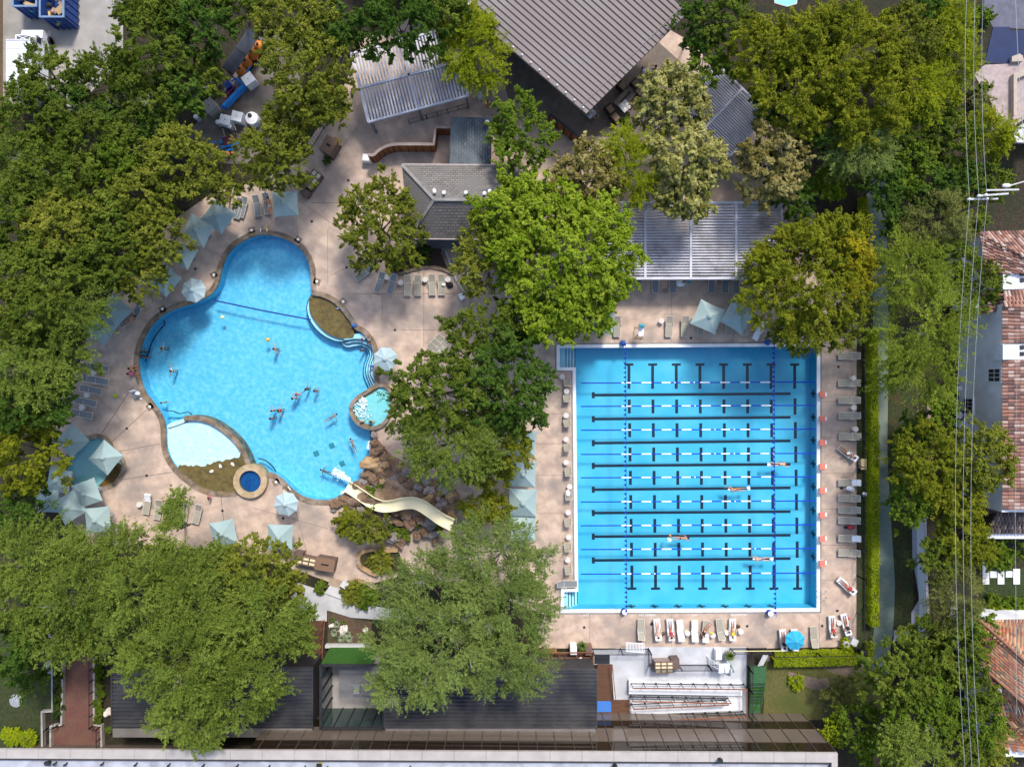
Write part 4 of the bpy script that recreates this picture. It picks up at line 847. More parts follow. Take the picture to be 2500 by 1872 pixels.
M_terra = tile_paint("terracotta_tile", [(0.36, 0.125, 0.055), (0.27, 0.095, 0.045), (0.40, 0.165, 0.075), (0.30, 0.17, 0.09), (0.17, 0.105, 0.065), (0.42, 0.25, 0.13)])
vA = thing("white_villa", "white plastered villa with pinkish clay tile roofs at the right edge", "house", P((2480, 860)))
zq = 5.8
def vr(c, r, x, y, z): return PT(c, r, x, y, z)
MB().prism([v.to_2d() for v in [P((2448, 742), zq), P((2640, 742), zq), P((2640, 1250), zq), P((2448, 1250), zq)]], 0, zq - .1).build("wall", M_plas, vA)
MB().prism([v.to_2d() for v in [P((2400, 575), 4.8), P((2640, 575), 4.8), P((2640, 690), 4.8), P((2415, 690), 4.8)]], 0, 4.75).build("wall", M_plas, vA)
MB().prism([v.to_2d() for v in [P(T(3,1,1655,490), 3.2), P(T(3,1,1900,440), 3.2), P(T(3,1,1900,1000), 3.2), P(T(3,1,1800,1000), 3.2)]], 0, 3.1).build("wing_wall", M_plas, vA)
roofs = [((3,1,1825,355,5.0),(3,1,1890,700,5.0),(3,1,2500,700,6.0),(3,1,2500,500,6.4))]
SLN = [0]
def slope(v, m, L):
    o = pan_tiles(MB(), *[P(T(c, r, x, y), z) for c, r, x, y, z in L]).build("roof", m, v); SLN[0] += 1; tinted(o, 4, SLN[0])
M_dclay = tile_paint("dark_clay_tile", [(0.085, 0.06, 0.055), (0.12, 0.08, 0.07), (0.06, 0.045, 0.045), (0.2, 0.15, 0.13)])
for L in (((3,1,1880,705,5.0),(3,1,1825,350,5.0),(3,1,2230,565,6.3),(3,1,2400,705,6.3)), ((3,1,1825,350,5.0),(3,1,2600,330,5.0),(3,1,2600,570,6.3),(3,1,2225,560,6.3)), ((3,1,1835,1060,4.6),(3,1,1835,880,4.6),(3,1,2120,880,5.4),(3,1,2120,1020,5.4)),
          ((3,1,2022,1310,zq),(3,1,2022,965,zq),(3,1,2500,1000,7.2),(3,1,2500,1310,7.2)), ((3,1,2030,860,5.6),(3,1,2400,840,5.6),(3,1,2500,1000,6.6),(3,1,2030,985,6.0)), ((3,2,2022,1090,zq),(3,1,2022,1455,zq),(3,1,2500,1455,7.2),(3,2,2500,1090,7.2)), ((3,2,1900,1120,3.6),(3,2,1860,980,3.6),(3,2,2040,1000,4.2),(3,2,2040,1100,4.2))): slope(vA, M_clay, L)
slope(vA, M_dclay, ((3,2,2600,1290,3.4),(3,2,1890,1290,3.4),(3,2,1980,1110,4.4),(3,2,2600,1110,4.4)))
MB().prism([v.to_2d() for v in pts(3, 1, [(2030,700),(2400,650),(2400,830),(2030,845)], 5.4)], 4.6, 5.4).build("white_gable", M_plas, vA)
MB().prism([v.to_2d() for v in pts(3, 1, [(2030,1320),(2400,1320),(2400,1450),(2030,1450)], 6.2)], 5.2, 6.2).build("white_dormer", M_plas, vA)
MB().prism([v.to_2d() for v in pts(3, 2, [(1900,1300),(2500,1300),(2500,1340),(1900,1340)], 3)], 0, 3.0).build("porch_wall", M_plas, vA)
xw = P((2448, 560), zq).x
def wall_window(name, y0, y1, z0, z1, ny, nz):
    mb = MB(); mb.box((xw - .04, (y0 + y1) / 2, (z0 + z1) / 2), (.1, abs(y1 - y0) + .3, z1 - z0 + .3)); w = mb.build("window", M_white, vA)
    pb = MB(); hy, hz = (y1 - y0) / ny, (z1 - z0) / nz
    for i in range(ny):
        for j in range(nz): pb.box((xw - .11, y0 + (i + .5) * hy, z0 + (j + .5) * hz), (.05, abs(hy) * .8, hz * .8))
    pn = pb.build("pane", glass_mat("dark_pane", (0.03, 0.03, 0.035), 0.1, 0.2), vA); pn.parent = w
def zx(px): return HC * (1 - (xw / ((px - 1250) * K)))
for c, r, x0_, y0_, x1_, y1_ in ((3,1,1915,1530,2015,1640),(3,2,1700,130,1775,260)):
    pa, pb_ = T(c, r, x0_, y0_), T(c, r, x1_, y1_); za, zb = zx(pa[0]), zx(pb_[0]); zm = (za + zb) / 2
    wall_window("window", P(pa, zm).y, P(pb_, zm).y, za, zb, 3 if r == 1 else 4, 2)
wv = MB()
for (c, r, x, y) in ((3,1,2195,710),(3,1,2195,765),(3,1,2195,1345),(3,1,2195,1400)):
    q = PT(c, r, x, y, 5.45 if y < 1000 else 6.25); wv.box((q.x, q.y, q.z), (.35, .35, .08))
wv.build("skylight", MATS["dark_pane"], vA)
vB = thing("terracotta_villa", "villa with orange terracotta tile roof at the lower right corner", "house", P((2500, 1700)))
zq = 4.6
for L in (((3,3,2700,372,zq),(3,3,1825,385,zq),(3,3,1835,397,zq+.05),(3,3,2700,1175,8.2)), ((3,3,1860,800,zq),(3,3,1825,390,zq),(3,3,2500,995,7.3),(3,3,2500,1365,7.3)), ((3,3,1970,1205,zq),(3,3,2335,1212,zq),(3,3,2328,1200,6.4),(3,3,1862,803,zq+.1)),
          ((3,3,1955,1500,4.0),(3,3,1955,1225,4.0),(3,3,2150,1300,5.0),(3,3,2500,1560,5.4)), ((3,3,1965,1220,4.3),(3,3,2600,1220,4.3),(3,3,2600,1330,5.0),(3,3,2150,1305,5.0)), ((3,3,2150,1305,5.0),(3,3,2600,1330,5.0),(3,3,2600,1560,4.3),(3,3,2300,1540,4.3))): slope(vB, M_terra, L)
MB().prism([P(T(3,3,x,y), 4.5).to_2d() for x, y in [(1850,410),(2700,410),(2700,1600),(1990,1600),(1990,1210),(1885,800)]], 0, 3.9).build("wall", M_plas, vB)
uh = MB()
for L in ([(1825,385),(2500,995)], [(1860,800),(2500,1365)]): uh.tube([PT(3, 3, *L[0], 4.75), PT(3, 3, *L[1], 7.5)], .12, 8)
uh.build("hip_ridge", mat("terracotta_ridge", (0.24, 0.11, 0.07), (0.18, 0.085, 0.055), 2), vB)
MB().lathe([(.12, -.2), (.12, .25), (.2, .25), (.2, .4)], PT(3, 3, 1975, 980, 5.5), 10).build("roof_vent", mat("grey_vent", (0.25, 0.25, 0.27), (0.2, 0.2, 0.22), 3), vB)
MB().box(PT(3, 3, 1840, 780, 4.4), (.35, .35, .6)).build("chimney_pot", M_steel, vB)
gs("villa_path", pts(3, 3, [(1800,372),(2400,345),(2400,385),(1810,388)]), .03, M_white)
for i, (x, y0_, y1_) in enumerate(((1880,1490,1732),(1945,1620,1676),(2010,1566,1732),(2080,1620,1672),(2145,1600,1732))):
    a, b = PT(3, 2, x - 28, y0_), PT(3, 2, x + 28, y1_); o = MB().box((0, 0, .02), (b.x - a.x, a.y - b.y, .08)).build("stepping_slab", M_plas)
    o.location = ((a.x + b.x) / 2, (a.y + b.y) / 2, 0); tag(o, f"pale paving slab in the villa lawn, {ORD[i]} from the left", "paving slab", "stepping slabs in the villa lawn")
gs("villa_lawn", pts(3, 3, [(1840,-60),(2500,-60),(2500,240),(1840,240)]), -.045, mat("dark_lawn", (0.02, 0.035, 0.01), (0.035, 0.05, 0.015), 4, .95))
np_ = thing("navy_pool", "small dark navy pool beside the pink paved patio", "pool", PT(3, 0, 2000, 400))
MB().prism([v.to_2d() for v in pts(3, 0, [(1945,235),(2090,235),(2090,265),(2300,265),(2300,500),(2085,500),(2085,548),(1870,552)])], -.2, .02).build("basin", mat("navy_basin", (0.006, 0.016, 0.06), (0.008, 0.022, 0.08), 1, .2), np_)
MB().prism([v.to_2d() for v in pts(3, 0, [(2085,505),(2150,480),(2180,500),(2180,545),(2085,548)])], -.05, .35).build("spillway", mat("beige_stone", (0.42, 0.34, 0.28), (0.36, 0.29, 0.24), 2), np_)
hs = thing("villa_pavilion", "pale roofed garden pavilion corner at the far right of the patio", "building", PT(3, 0, 2250, 1150))
mb = MB(); q = pts(3, 0, [(2110,1125),(2400,960),(2400,1240),(2150,1230)], 2.8); mb.prism([v.to_2d() for v in q], 2.55, 2.8); mb.build("roof", M_pale, hs)
MB().prism([v.to_2d() for v in pts(3, 0, [(2160,1140),(2400,1000),(2400,1220),(2190,1215)])], 0, 2.5).build("wall", M_plas, hs)
MB().prism([v.to_2d() for v in pts(3, 0, [(2090,660),(2250,580),(2250,640),(2120,700),(2120,1010),(2090,1020)])], -.05, .5).build("garden_wall", MATS["beige_stone"], None)
tag(bpy.data.objects["garden_wall"], "low beige garden wall along the pink paved patio", "wall")
sw = thing("side_wall", "long pale boundary wall beside the drive", "wall", PT(3, 2, 1365, 1400))
mb = MB(); ribbon(mb, [v.to_2d() for v in pts(3, 2, [(1355,1165),(1365,1656),(1380,1950),(1368,2250)], 1.2)], .16, 0, 1.2); mb.build("wall_body", M_plas, sw)
mb = MB(); ribbon(mb, [v.to_2d() for v in pts(3, 2, [(1355,1165),(1365,1656),(1380,1950),(1368,2250)], 1.2)], .24, 1.2, 1.26); mb.build("cap", mat("lilac_cap", (0.5, 0.47, 0.52), (0.44, 0.41, 0.46), 2), sw)
uw = thing("villa_side_path", "narrow pale stepping path beside the white villa", "path", PT(3, 2, 1390, 200)); uw["kind"] = "structure"
MB().prism([v.to_2d() for v in pts(3, 2, [(1375,150),(1408,150),(1408,430),(1380,430)])], -.05, .0).build("paving", mat("tan_paving", (0.3, 0.23, 0.17), (0.25, 0.19, 0.14), 2), uw)
for lab, c, r, x, y, sx, sy, sz, m in [("dark square condenser beside the white villa's wall",3,2,1600,270,.8,.8,.9,M_black),("white round-capped utility unit by the villa wall",3,2,1625,345,.5,.5,.9,M_white),("white boxed meter at the villa's wall foot",3,2,1600,45,.4,.4,1.0,M_white)]:
    t = thing("utility_unit", lab, "utility unit", PT(c, r, x, y)); MB().box((0, 0, sz / 2), (sx, sy, sz)).build("casing", m, t, False); MB().lathe([(sx * .4, sz), (sx * .42, sz + .06), (sx * .1, sz + .08)], n=16).build("fan_cover", M_steel, t, False)
for i, (x, y) in enumerate(((1665,1330),(1715,1345),(1700,1385),(1770,1395),(1700,1445),(1730,1425))):
    o = MB().lathe([(.12, 0), (.2, .3), (.22, .32), (.17, .32), (.15, .25)], n=12).build("flower_pot", mat("brown_pot", (0.13, 0.06, 0.045), (0.1, 0.05, 0.04), 3)); o.location = PT(3, 1, x, y); tag(o, f"brown clay pot in the cluster by the villa wall, {ORD[i]} from the top", "pot", "clay pots by the villa")
# ================================================================ people
PEND = []
def skinned(name, V, E, rad, m, parent, sub=1):
    me = bpy.data.meshes.new(name); me.from_pydata([tuple(v) for v in V], E, [])
    o = bpy.data.objects.new(name, me); COL.objects.link(o); o.parent = parent; me.materials.append(m)
    sk = o.modifiers.new("skin", 'SKIN'); sk.use_smooth_shade = True; sk.branch_smoothing = 0.6
    for i, r in enumerate(rad):
        d = me.skin_vertices[0].data[i]; d.radius = (r, r) if not isinstance(r, tuple) else r; d.use_root = (i == 0)
    if sub: o.modifiers.new("sub", 'SUBSURF').levels = sub
    PEND.append(o); return o
def finish_people():
    dg = bpy.context.evaluated_depsgraph_get(); dg.update(); out = []
    for o in PEND: out.append((o, bpy.data.meshes.new_from_object(o.evaluated_get(dg), preserve_all_data_layers=False, depsgraph=dg)))
    for o, me in out:
        o.modifiers.clear(); me.name = o.name; o.data = me
        me.polygons.foreach_set("use_smooth", [True] * len(me.polygons))
SKIN = {"fair": mat("fair_skin", (0.62, 0.36, 0.26), (0.56, 0.31, 0.22), 8, .5), "tan": mat("tan_skin", (0.46, 0.22, 0.13), (0.40, 0.19, 0.11), 8, .5), "brown": mat("brown_skin", (0.20, 0.10, 0.065), (0.17, 0.085, 0.055), 8, .5)}
HAIR = {"dark": mat("dark_hair", (0.018, 0.013, 0.01), (0.03, 0.02, 0.015), 20, .6), "blond": mat("blond_hair", (0.42, 0.27, 0.12), (0.34, 0.2, 0.08), 20, .6), "cap": M_white, "bald": None}
def cloth(n, c): return mat(n, c, tuple(x * .8 for x in c), 6, .85)
C_ = dict(black=cloth("black_cloth", (.02, .02, .025)), blue=cloth("blue_cloth", (.05, .16, .45)), red=cloth("red_cloth", (.5, .05, .06)), pink=cloth("pink_cloth", (.6, .15, .35)), white=cloth("white_cloth", (.8, .8, .8)), teal=cloth("teal_cloth", (.05, .35, .42)), green=cloth("green_cloth", (.1, .22, .1)), purple=cloth("purple_cloth", (.25, .08, .45)), yellow=cloth("yellow_cloth", (.65, .5, .05)), grey=cloth("grey_cloth", (.3, .32, .36)), sky=cloth("sky_cloth", (.25, .45, .75)))
def person(label, loc, rz, pose, skin="tan", hair="dark", lower="black", upper=None, bend=0.0, arms="side", scale=1.0, group=None):
    t = thing("person", label, "person", loc, rz, group); t.scale = (scale,) * 3
    J = {"pelvis": (0, 0, .93), "waist": (0, .01, 1.08), "chest": (0, .02, 1.28), "neck": (0, .0, 1.47), "head": (0, .015, 1.58), "top": (0, .005, 1.67), "nose": (0, .105, 1.56)}
    for s, n in ((-1, "l"), (1, "r")):
        J["sh" + n] = (s * .17, 0, 1.42); J["hip" + n] = (s * .085, 0, .88); J["kn" + n] = (s * .1, .02, .49); J["an" + n] = (s * .1, -.01, .09); J["to" + n] = (s * .12, .15, .03)
        J["el" + n] = (s * .25, -.02, 1.14); J["wr" + n] = (s * .27, .06, .90)
        if arms == "out": J["el" + n] = (s * .38, .08, 1.30); J["wr" + n] = (s * .55, .2, 1.22)
        if arms == "up": J["el" + n] = (s * .30, .05, 1.62); J["wr" + n] = (s * .12, .06, 1.74)
        if arms == "front": J["el" + n] = (s * .24, .18, 1.22); J["wr" + n] = (s * .15, .42, 1.2)
        if arms == "crawl":
            if s < 0: J["eln"[:2] + n] = (-.24, .02, 1.66); J["wrl"[:2] + n] = (-.16, .05, 1.95)
            else: J["el" + n] = (.30, .10, 1.20); J["wr" + n] = (.24, .22, .98)
        if pose == "swim": J["kn" + n] = (s * .11, -.03 * s, .49); J["an" + n] = (s * .13, .03 * s, .08); J["to" + n] = (s * .13, -.02, -.08)
        if pose == "sit": J["kn" + n] = (s * .12, .44, .90); J["an" + n] = (s * .12, .48, .46); J["to" + n] = (s * .13, .66, .42)
    J = {k: Vector(v) for k, v in J.items()}
    for n, s in (("l", -1), ("r", 1)):
        d = (J["wr" + n] - J["el" + n]).normalized(); side = Vector((0, 1, 0)) if abs(d.y) < .8 else Vector((1, 0, 0))
        pm = J["wr" + n] + d * .07; J["pa" + n] = pm
        for i, (off, ln) in enumerate(((-.033, .075), (-.011, .09), (.012, .085), (.033, .065))):
            J[f"f{i}a{n}"] = pm + side * off + d * ln * .55; J[f"f{i}b{n}"] = pm + side * off * 1.15 + d * ln + Vector((-s * .012, 0, 0))
        J["tha" + n] = J["wr" + n] + d * .03 + side * .04; J["thb" + n] = J["tha" + n] + d * .045 + side * .02
    def tf(v):
        if pose in ("supine", "prone", "swim"):
            y, z = v.z - .93, v.y
            if pose != "supine": x = -v.x; z = -v.y
            else: x = v.x
            if bend and y > .0: y, z = y * math.cos(bend) - z * math.sin(bend) * .5, z * math.cos(bend) + y * math.sin(bend)
            return Vector((x, y, z))
        return v.copy()
    J = {k: tf(v) for k, v in J.items()}
    rad = dict(pelvis=(.145, .11), waist=(.125, .095), chest=(.155, .115), neck=.055, head=.088, top=.066, nose=.016)
    for n in "lr":
        rad.update({"sh" + n: .062, "el" + n: .041, "wr" + n: .027, "pa" + n: .03, "hip" + n: .088, "kn" + n: .055, "an" + n: .036, "to" + n: .026, "tha" + n: .011, "thb" + n: .008})
        for i in range(4): rad[f"f{i}a{n}"] = .0095; rad[f"f{i}b{n}"] = .0075
    E = [("pelvis", "waist"), ("waist", "chest"), ("chest", "neck"), ("neck", "head"), ("head", "top"), ("head", "nose")]
    for n in "lr":
        E += [("chest", "sh" + n), ("sh" + n, "el" + n), ("el" + n, "wr" + n), ("wr" + n, "pa" + n), ("pelvis", "hip" + n), ("hip" + n, "kn" + n), ("kn" + n, "an" + n), ("an" + n, "to" + n), ("wr" + n, "tha" + n), ("tha" + n, "thb" + n)]
        for i in range(4): E += [("pa" + n, f"f{i}a{n}"), (f"f{i}a{n}", f"f{i}b{n}")]
    ks = list(J); ks.remove("pelvis"); ks = ["pelvis"] + ks; ix = {k: i for i, k in enumerate(ks)}
    skinned("body", [J[k] for k in ks], [(ix[a], ix[b]) for a, b in E], [rad[k] for k in ks], SKIN[skin], t)
    if lower:
        vs = [J["pelvis"], J["pelvis"].lerp(J["waist"], .35)]; rr = [(.158, .125), (.145, .115)]; ed = [(0, 1)]
        for n in "lr":
            k = len(vs); vs += [J["hip" + n], J["hip" + n].lerp(J["kn" + n], .38)]; rr += [.102, .088]; ed += [(0, k), (k, k + 1)]
        skinned("swim_shorts", vs, ed, rr, C_[lower], t, 1)
    if upper:
        vs = [J["chest"], J["waist"], J["chest"].lerp(J["neck"], .45)]; rr = [(.168, .128), (.138, .108), (.12, .09)]; ed = [(0, 1), (0, 2)]
        if upper not in ("pink", "red", "yellow", "black"):
            for n in "lr":
                k = len(vs); vs += [J["sh" + n], J["sh" + n].lerp(J["el" + n], .6)]; rr += [.075, .056]; ed += [(0, k), (k, k + 1)]
        else: vs[1] = J["chest"].lerp(J["waist"], .45); vs[2] = J["chest"].lerp(J["neck"], .2)
        skinned("top", vs, ed, rr, C_[upper], t, 1)
    if HAIR.get(hair):
        ax = (J["top"] - J["head"]).normalized(); fw = (J["nose"] - J["head"]).normalized()
        c = J["head"] + ax * .045 - fw * .03; MB().ball((c.x, c.y, c.z), .112, 12).build("hair" if hair != "cap" else "swim_cap", HAIR[hair], t, False, True)
    if pose in ("supine", "stand", "sit"):
        for s in (-1, 1):
            side = (J["shr"] - J["shl"]).normalized(); fw = (J["nose"] - J["head"]).normalized()
            c = J["head"] + side * .033 * s + fw * .082 + (J["top"] - J["head"]) * .12; MB().ball(tuple(c), .013, 6).build("eye", M_black, t, False)
    return t
# ================================================================ loungers, tables, towels
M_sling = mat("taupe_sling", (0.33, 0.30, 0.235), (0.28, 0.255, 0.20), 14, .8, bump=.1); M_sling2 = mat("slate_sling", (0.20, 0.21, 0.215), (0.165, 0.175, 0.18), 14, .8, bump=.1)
M_frame = mat("cream_frame", (0.62, 0.57, 0.49), (0.55, 0.50, 0.43), 5, .45)
BA = 0.42
def sling_pts():
    """profile of the sling along the lounger, foot to head"""
    L = [(-.98, .33), (-.5, .355), (0, .35), (.24, .355)]
    for k in (.25, .5, .75, 1.0): L.append((.24 + .74 * k * math.cos(BA), .355 + .74 * k * math.sin(BA) - .02 * math.sin(math.pi * k)))
    return L
SP = sling_pts()
def strip(mb, prof, w, th=.02, dz=0.0, x0=0.0):
    vs = []
    for y, z in prof: vs += [(x0 - w / 2, y, z + dz), (x0 + w / 2, y, z + dz), (x0 + w / 2, y, z + dz - th), (x0 - w / 2, y, z + dz - th)]
    fs = []
    for i in range(len(prof) - 1):
        a, b = 4 * i, 4 * i + 4
        for k in range(4): fs.append((a + k, a + (k + 1) % 4, b + (k + 1) % 4, b + k))
    n = 4 * len(prof); fs += [(0, 1, 2, 3), (n - 1, n - 2, n - 3, n - 4)]
    return mb.add(vs, fs)
def lounger(sl):
    t = thing("sun_lounger", "x", "sun lounger")
    strip(MB(), SP[:4], .56).build("seat_sling", sl, t, False); strip(MB(), SP[3:], .56).build("back_sling", sl, t, False)
    f = MB()
    for s in (-.31, .31):
        f.tube([(s, y, z - .01) for y, z in SP[:4]], .026, 6); f.tube([(s * .97, y, z - .01) for y, z in SP[3:]], .024, 6)
        f.tube([(s * 1.1, .0, .36), (s * 1.12, .1, .52), (s * 1.12, .42, .55), (s * 1.0, .5, .47)], .022, 6)
    for y, z in (SP[0], SP[3], SP[-1]): f.tube([(-.31, y, z - .01), (.31, y, z - .01)], .024, 6)
    f.build("frame", M_frame, t, False)
    for s in (-.29, .29):
        for y in (-.8, .3): MB().tube([(s, y, .34), (s, y + (.08 if y > 0 else -.06), 0)], .022, 6).build("leg", M_frame, t, False)
    return t
LG = {}
def put_lounger(loc, rz, label, group, slate=False):
    if slate not in LG: LG[slate] = o = lounger(M_sling2 if slate else M_sling); o.location = loc; o.rotation_euler = (0, 0, rz); tag(o, label, "sun lounger", group); return o
    return dup(LG[slate], loc, rz, label, group)
M_tow = mat("white_towel", (0.82, 0.82, 0.84), (0.74, 0.75, 0.78), 7, .9, bump=.3)
def towel_mesh(full):
    rg = random.Random(9 if full else 4); pr = []
    src = SP if full else SP[3:]
    for a, b in zip(src[:-1], src[1:]):
        for k in range(4): pr.append((a[0] + (b[0] - a[0]) * k / 4, a[1] + (b[1] - a[1]) * k / 4 + rg.uniform(0.0, .02)))
    e = SP[-1]; pr += [e, (e[0] + .06, e[1] - .02), (e[0] + .10, e[1] - .2)]
    mb = MB(); strip(mb, pr, .54, .018, .028); mb.v = [Vector((v.x + .02 * math.sin(7 * v.y + full), v.y, v.z)) for v in mb.v]; return mb
TW = {}
def put_towel(loc, rz, label, full=True):
    if full not in TW: o = TW[full] = towel_mesh(full).build("towel", M_tow)
    else: o = TW[full].copy(); COL.objects.link(o)
    o.location = loc; o.rotation_euler = (0, 0, rz); return tag(o, label, "towel", "white towels on the loungers")
M_top = mat("cream_tabletop", (0.62, 0.58, 0.54), (0.54, 0.5, 0.47), 10, .6)
TB = {}
def put_table(loc, label, brown=False):
    if brown not in TB:
        t = TB[brown] = thing("side_table", label, "side table", loc, 0, "round side tables by the loungers"); m = M_top if not brown else mat("brown_tabletop", (0.26, 0.18, 0.14), (0.2, 0.14, 0.11), 8, .6)
        MB().lathe([(.02, .455), (.09, .455), (.1, .462), (.13, .462), (.14, .455), (.235, .455), (.255, .445), (.255, .425), (.02, .42)], n=24).build("table_top", m, t, False)
        MB().lathe([(.03, .02), (.025, .42)], n=8).build("stem", M_frame, t, False); MB().lathe([(.2, 0), (.2, .015), (.03, .04)], n=16).build("foot", M_frame, t, False); return t
    return dup(TB[brown], loc, 0, label)
H = math.pi / 2
# row beside the hedge (heads to the right)
GR = "sun loungers along the lap pool's east deck"
rowR = [(3,1,690,1420),(3,1,690,1652),(3,2,690,143),(3,2,692,275),(3,2,695,455),(3,2,690,850),(3,2,690,985),(3,2,690,1085),(3,2,690,1175),(3,2,690,1330),(3,2,690,1455)]
for i, q in enumerate(rowR):
    x = q[2] - 4; p = PT(q[0], q[1], x, q[3]); put_lounger(p, -H, f"taupe sling lounger beside the hedge, {ORD[i]} from the north in the east row", GR)
for (c, r, x, y, lab) in ((3,2,690,850,"white towel over the raised end of a lounger beside the hedge, north of the pair"),(3,2,690,1330,"white towel over the raised end of a lounger beside the hedge, southern one")):
    put_towel(PT(c, r, x - 4, y), -H, lab, False)
for i, (c, r, x, y) in enumerate(((3,1,720,1612),(3,2,724,207),(3,2,738,392),(3,2,706,905))):
    put_table(PT(c, r, x, y), f"round cream side table beside the hedge, {ORD[i]} from the north")
# diagonal loungers with people on the east deck
for (c, r, x, y, ang, i) in ((3,2,672,598,-2.24 + .02,0),(3,3,660,80,-2.30,1)):
    rz = ang + math.pi * 0 ; p = PT(c, r, x, y); put_lounger(p, rz, ("slanting lounger with a reading sunbather near the hedge gap" if i == 0 else "slanting lounger with a red-swimsuited sunbather at the southeast deck"), GR, False)
    if i: put_towel(p, rz, "white towel spread under the sunbather in a red swimsuit")
    else: put_towel(p, rz, "white towel at the head of the slanting lounger near the hedge", False)
    person("person in dark shorts reclining and reading on a slanting lounger" if i == 0 else "person in a red swimsuit lying back on a slanting white lounger", p + Vector((0, 0, .48)), rz, "supine", "tan", "dark", "black" if i == 0 else "red", None if i == 0 else "red", BA * .8, "front" if i == 0 else "side")
o = MB().box((0, 0, 0), (.30, .22, .03), .4).build("open_book", M_white); p = PT(3, 2, 655, 592); o.location = (p.x, p.y, .92); tag(o, "open white book held by the reclining sunbather", "book")
# south row (heads down)
rowS = [(1110,455,3.14,0,None),(1250,455,3.22,1,"M"),(1362,455,3.22,1,"F"),(1447,462,3.22,1,None),(1570,465,3.12,1,None),(1665,470,3.05,2,"R"),(1790,455,3.25,0,None),(1893,455,3.10,1,"Y")]
for i, (x, y, rz, tw, pp) in enumerate(rowS):
    p = PT(2, 3, x, y); put_lounger(p, rz, f"lounger on the lap pool's south deck, {ORD[i]} from the left in the long row", "sun loungers on the lap pool's south deck")
    if tw: put_towel(p, rz, f"white towel on the {ORD[i]} lounger from the left on the south deck", tw == 1)
    q = p + Vector((0, 0, .48))
    if pp == "M": person("person in grey shorts lying on the second lounger from the left, south deck", q, rz, "supine", "fair", "dark", "grey", None, BA * .8, "side")
    if pp == "F": person("person in a brown bikini lying on a white towel with arms raised", q, rz, "supine", "tan", "dark", "red", "red", BA * .8, "up")
    if pp == "R": person("person in black swimwear twisting sideways on the sixth south lounger", q + Vector((-.1, .1, .05)), rz - .55, "supine", "tan", "dark", "black", "black", BA, "out")
    if pp == "Y": person("person in a yellow swimsuit lying on the last lounger of the south row", q, rz, "supine", "tan", "blond", "yellow", "yellow", BA * .8, "side")
for i, (x, y, lab) in enumerate(((1508,487,"between the two white-towelled loungers"),(1726,505,"under a yellow cloth on the south deck"),(1846,482,"left of the yellow swimsuited sunbather"),(1965,475,"at the right end of the south row"))):
    put_table(PT(2, 3, x, y), "round cream side table " + lab)
def lump(name, loc, r, m, label, cat, seed=1, sq=(1, .7, .5), group=None):
    rg = random.Random(seed); mb = MB().ball((0, 0, 0), r, 14, sq)
    mb.v = [v * (1 + rg.uniform(-.16, .16)) for v in mb.v]; mb.v = [Vector((v.x, v.y, max(v.z, -r * sq[2] * .8))) for v in mb.v]
    o = mb.build(name, m, smooth=True); o.location = (loc[0], loc[1], loc[2] + r * sq[2] * .8); return tag(o, label, cat, group)
lump("folded_cloth", PT(2, 3, 1722, 497, .46), .16, C_["yellow"], "crumpled yellow cloth on the side table of the south deck", "cloth", 3)
lump("beach_bag", PT(2, 3, 1947, 437), .26, mat("dark_brown_bag", (.05, .03, .025), (.08, .05, .04), 5, .7), "dark brown bag beside the yellow swimsuited sunbather", "bag", 4)
lump("beach_bag", PT(2, 3, 1212, 415), .2, C_["black"], "black bag beside the second south deck lounger", "bag", 5)
lump("beach_bag", PT(2, 3, 1300, 500), .26, mat("olive_bag", (.08, .07, .04), (.05, .045, .03), 5, .8), "olive bag with straw hat between two sunbathers, south deck", "bag", 6)
lump("towel_heap", PT(3, 2, 702, 905, .46), .26, M_tow, "white towel heaped on the table beside the hedge", "towel", 7, (1.3, .8, .4))
lump("sandals", PT(3, 2, 635, 903), .16, C_["black"], "black sandals beside the towelled lounger at the hedge", "sandals", 8)
lump("beach_bag", PT(3, 2, 712, 1238), .33, C_["red"], "red and white bag between loungers beside the hedge", "bag", 9)
lump("beach_bag", PT(3, 2, 670, 1240), .2, C_["black"], "small black bag beside the red bag at the hedge", "bag", 10)
# southeast cluster
for i, (x, y, rz, tw, lab) in enumerate(((118,545,3.2,1,"lounger with a sunbather left of the blue parasol"),(214,542,3.14,1,"lounger whose sunbather sits under the small blue parasol"),(384,520,3.18,0,"empty taupe lounger right of the small blue parasol"),(541,428,3.18,1,"lounger with a tanned sunbather left of the round white table"),(655,410,3.35,1,"lounger with a sunbather beside the concrete planter"))):
    p = PT(3, 3, x, y); put_lounger(p, rz, lab, "sun loungers in the southeast corner")
    if tw: put_towel(p, rz, "white towel on the " + lab)
    q = p + Vector((0, 0, .48))
    if i == 0: person("person in patterned dark swimwear lying left of the blue parasol", q, rz, "supine", "tan", "dark", "grey", "black", BA * .8)
    if i == 1: person("person lying with head under the small blue parasol", q, rz, "supine", "tan", "blond", "white", None, BA * .8)
    if i == 3: person("person with tanned skin lying left of the round white table", q, rz, "supine", "tan", "dark", "red", "red", BA * .8, "up")
    if i == 4: person("person in dark swimwear sitting up beside the concrete planter", q, rz, "supine", "tan", "dark", "black", "black", BA * 1.3, "out")
put_table(PT(3, 3, 597, 398), "round white table between two sunbathers in the southeast corner")
lump("beach_bag", PT(3, 3, 260, 492), .22, C_["yellow"], "yellow and blue bag above the small blue parasol", "bag", 12); lump("beach_bag", PT(3, 3, 688, 370), .2, C_["red"], "red bag beside the sunbather by the planter", "bag", 13); lump("sandals", PT(3, 3, 598, 303), .14, C_["black"], "dark sandals above the southeast sunbathers", "sandals", 14)
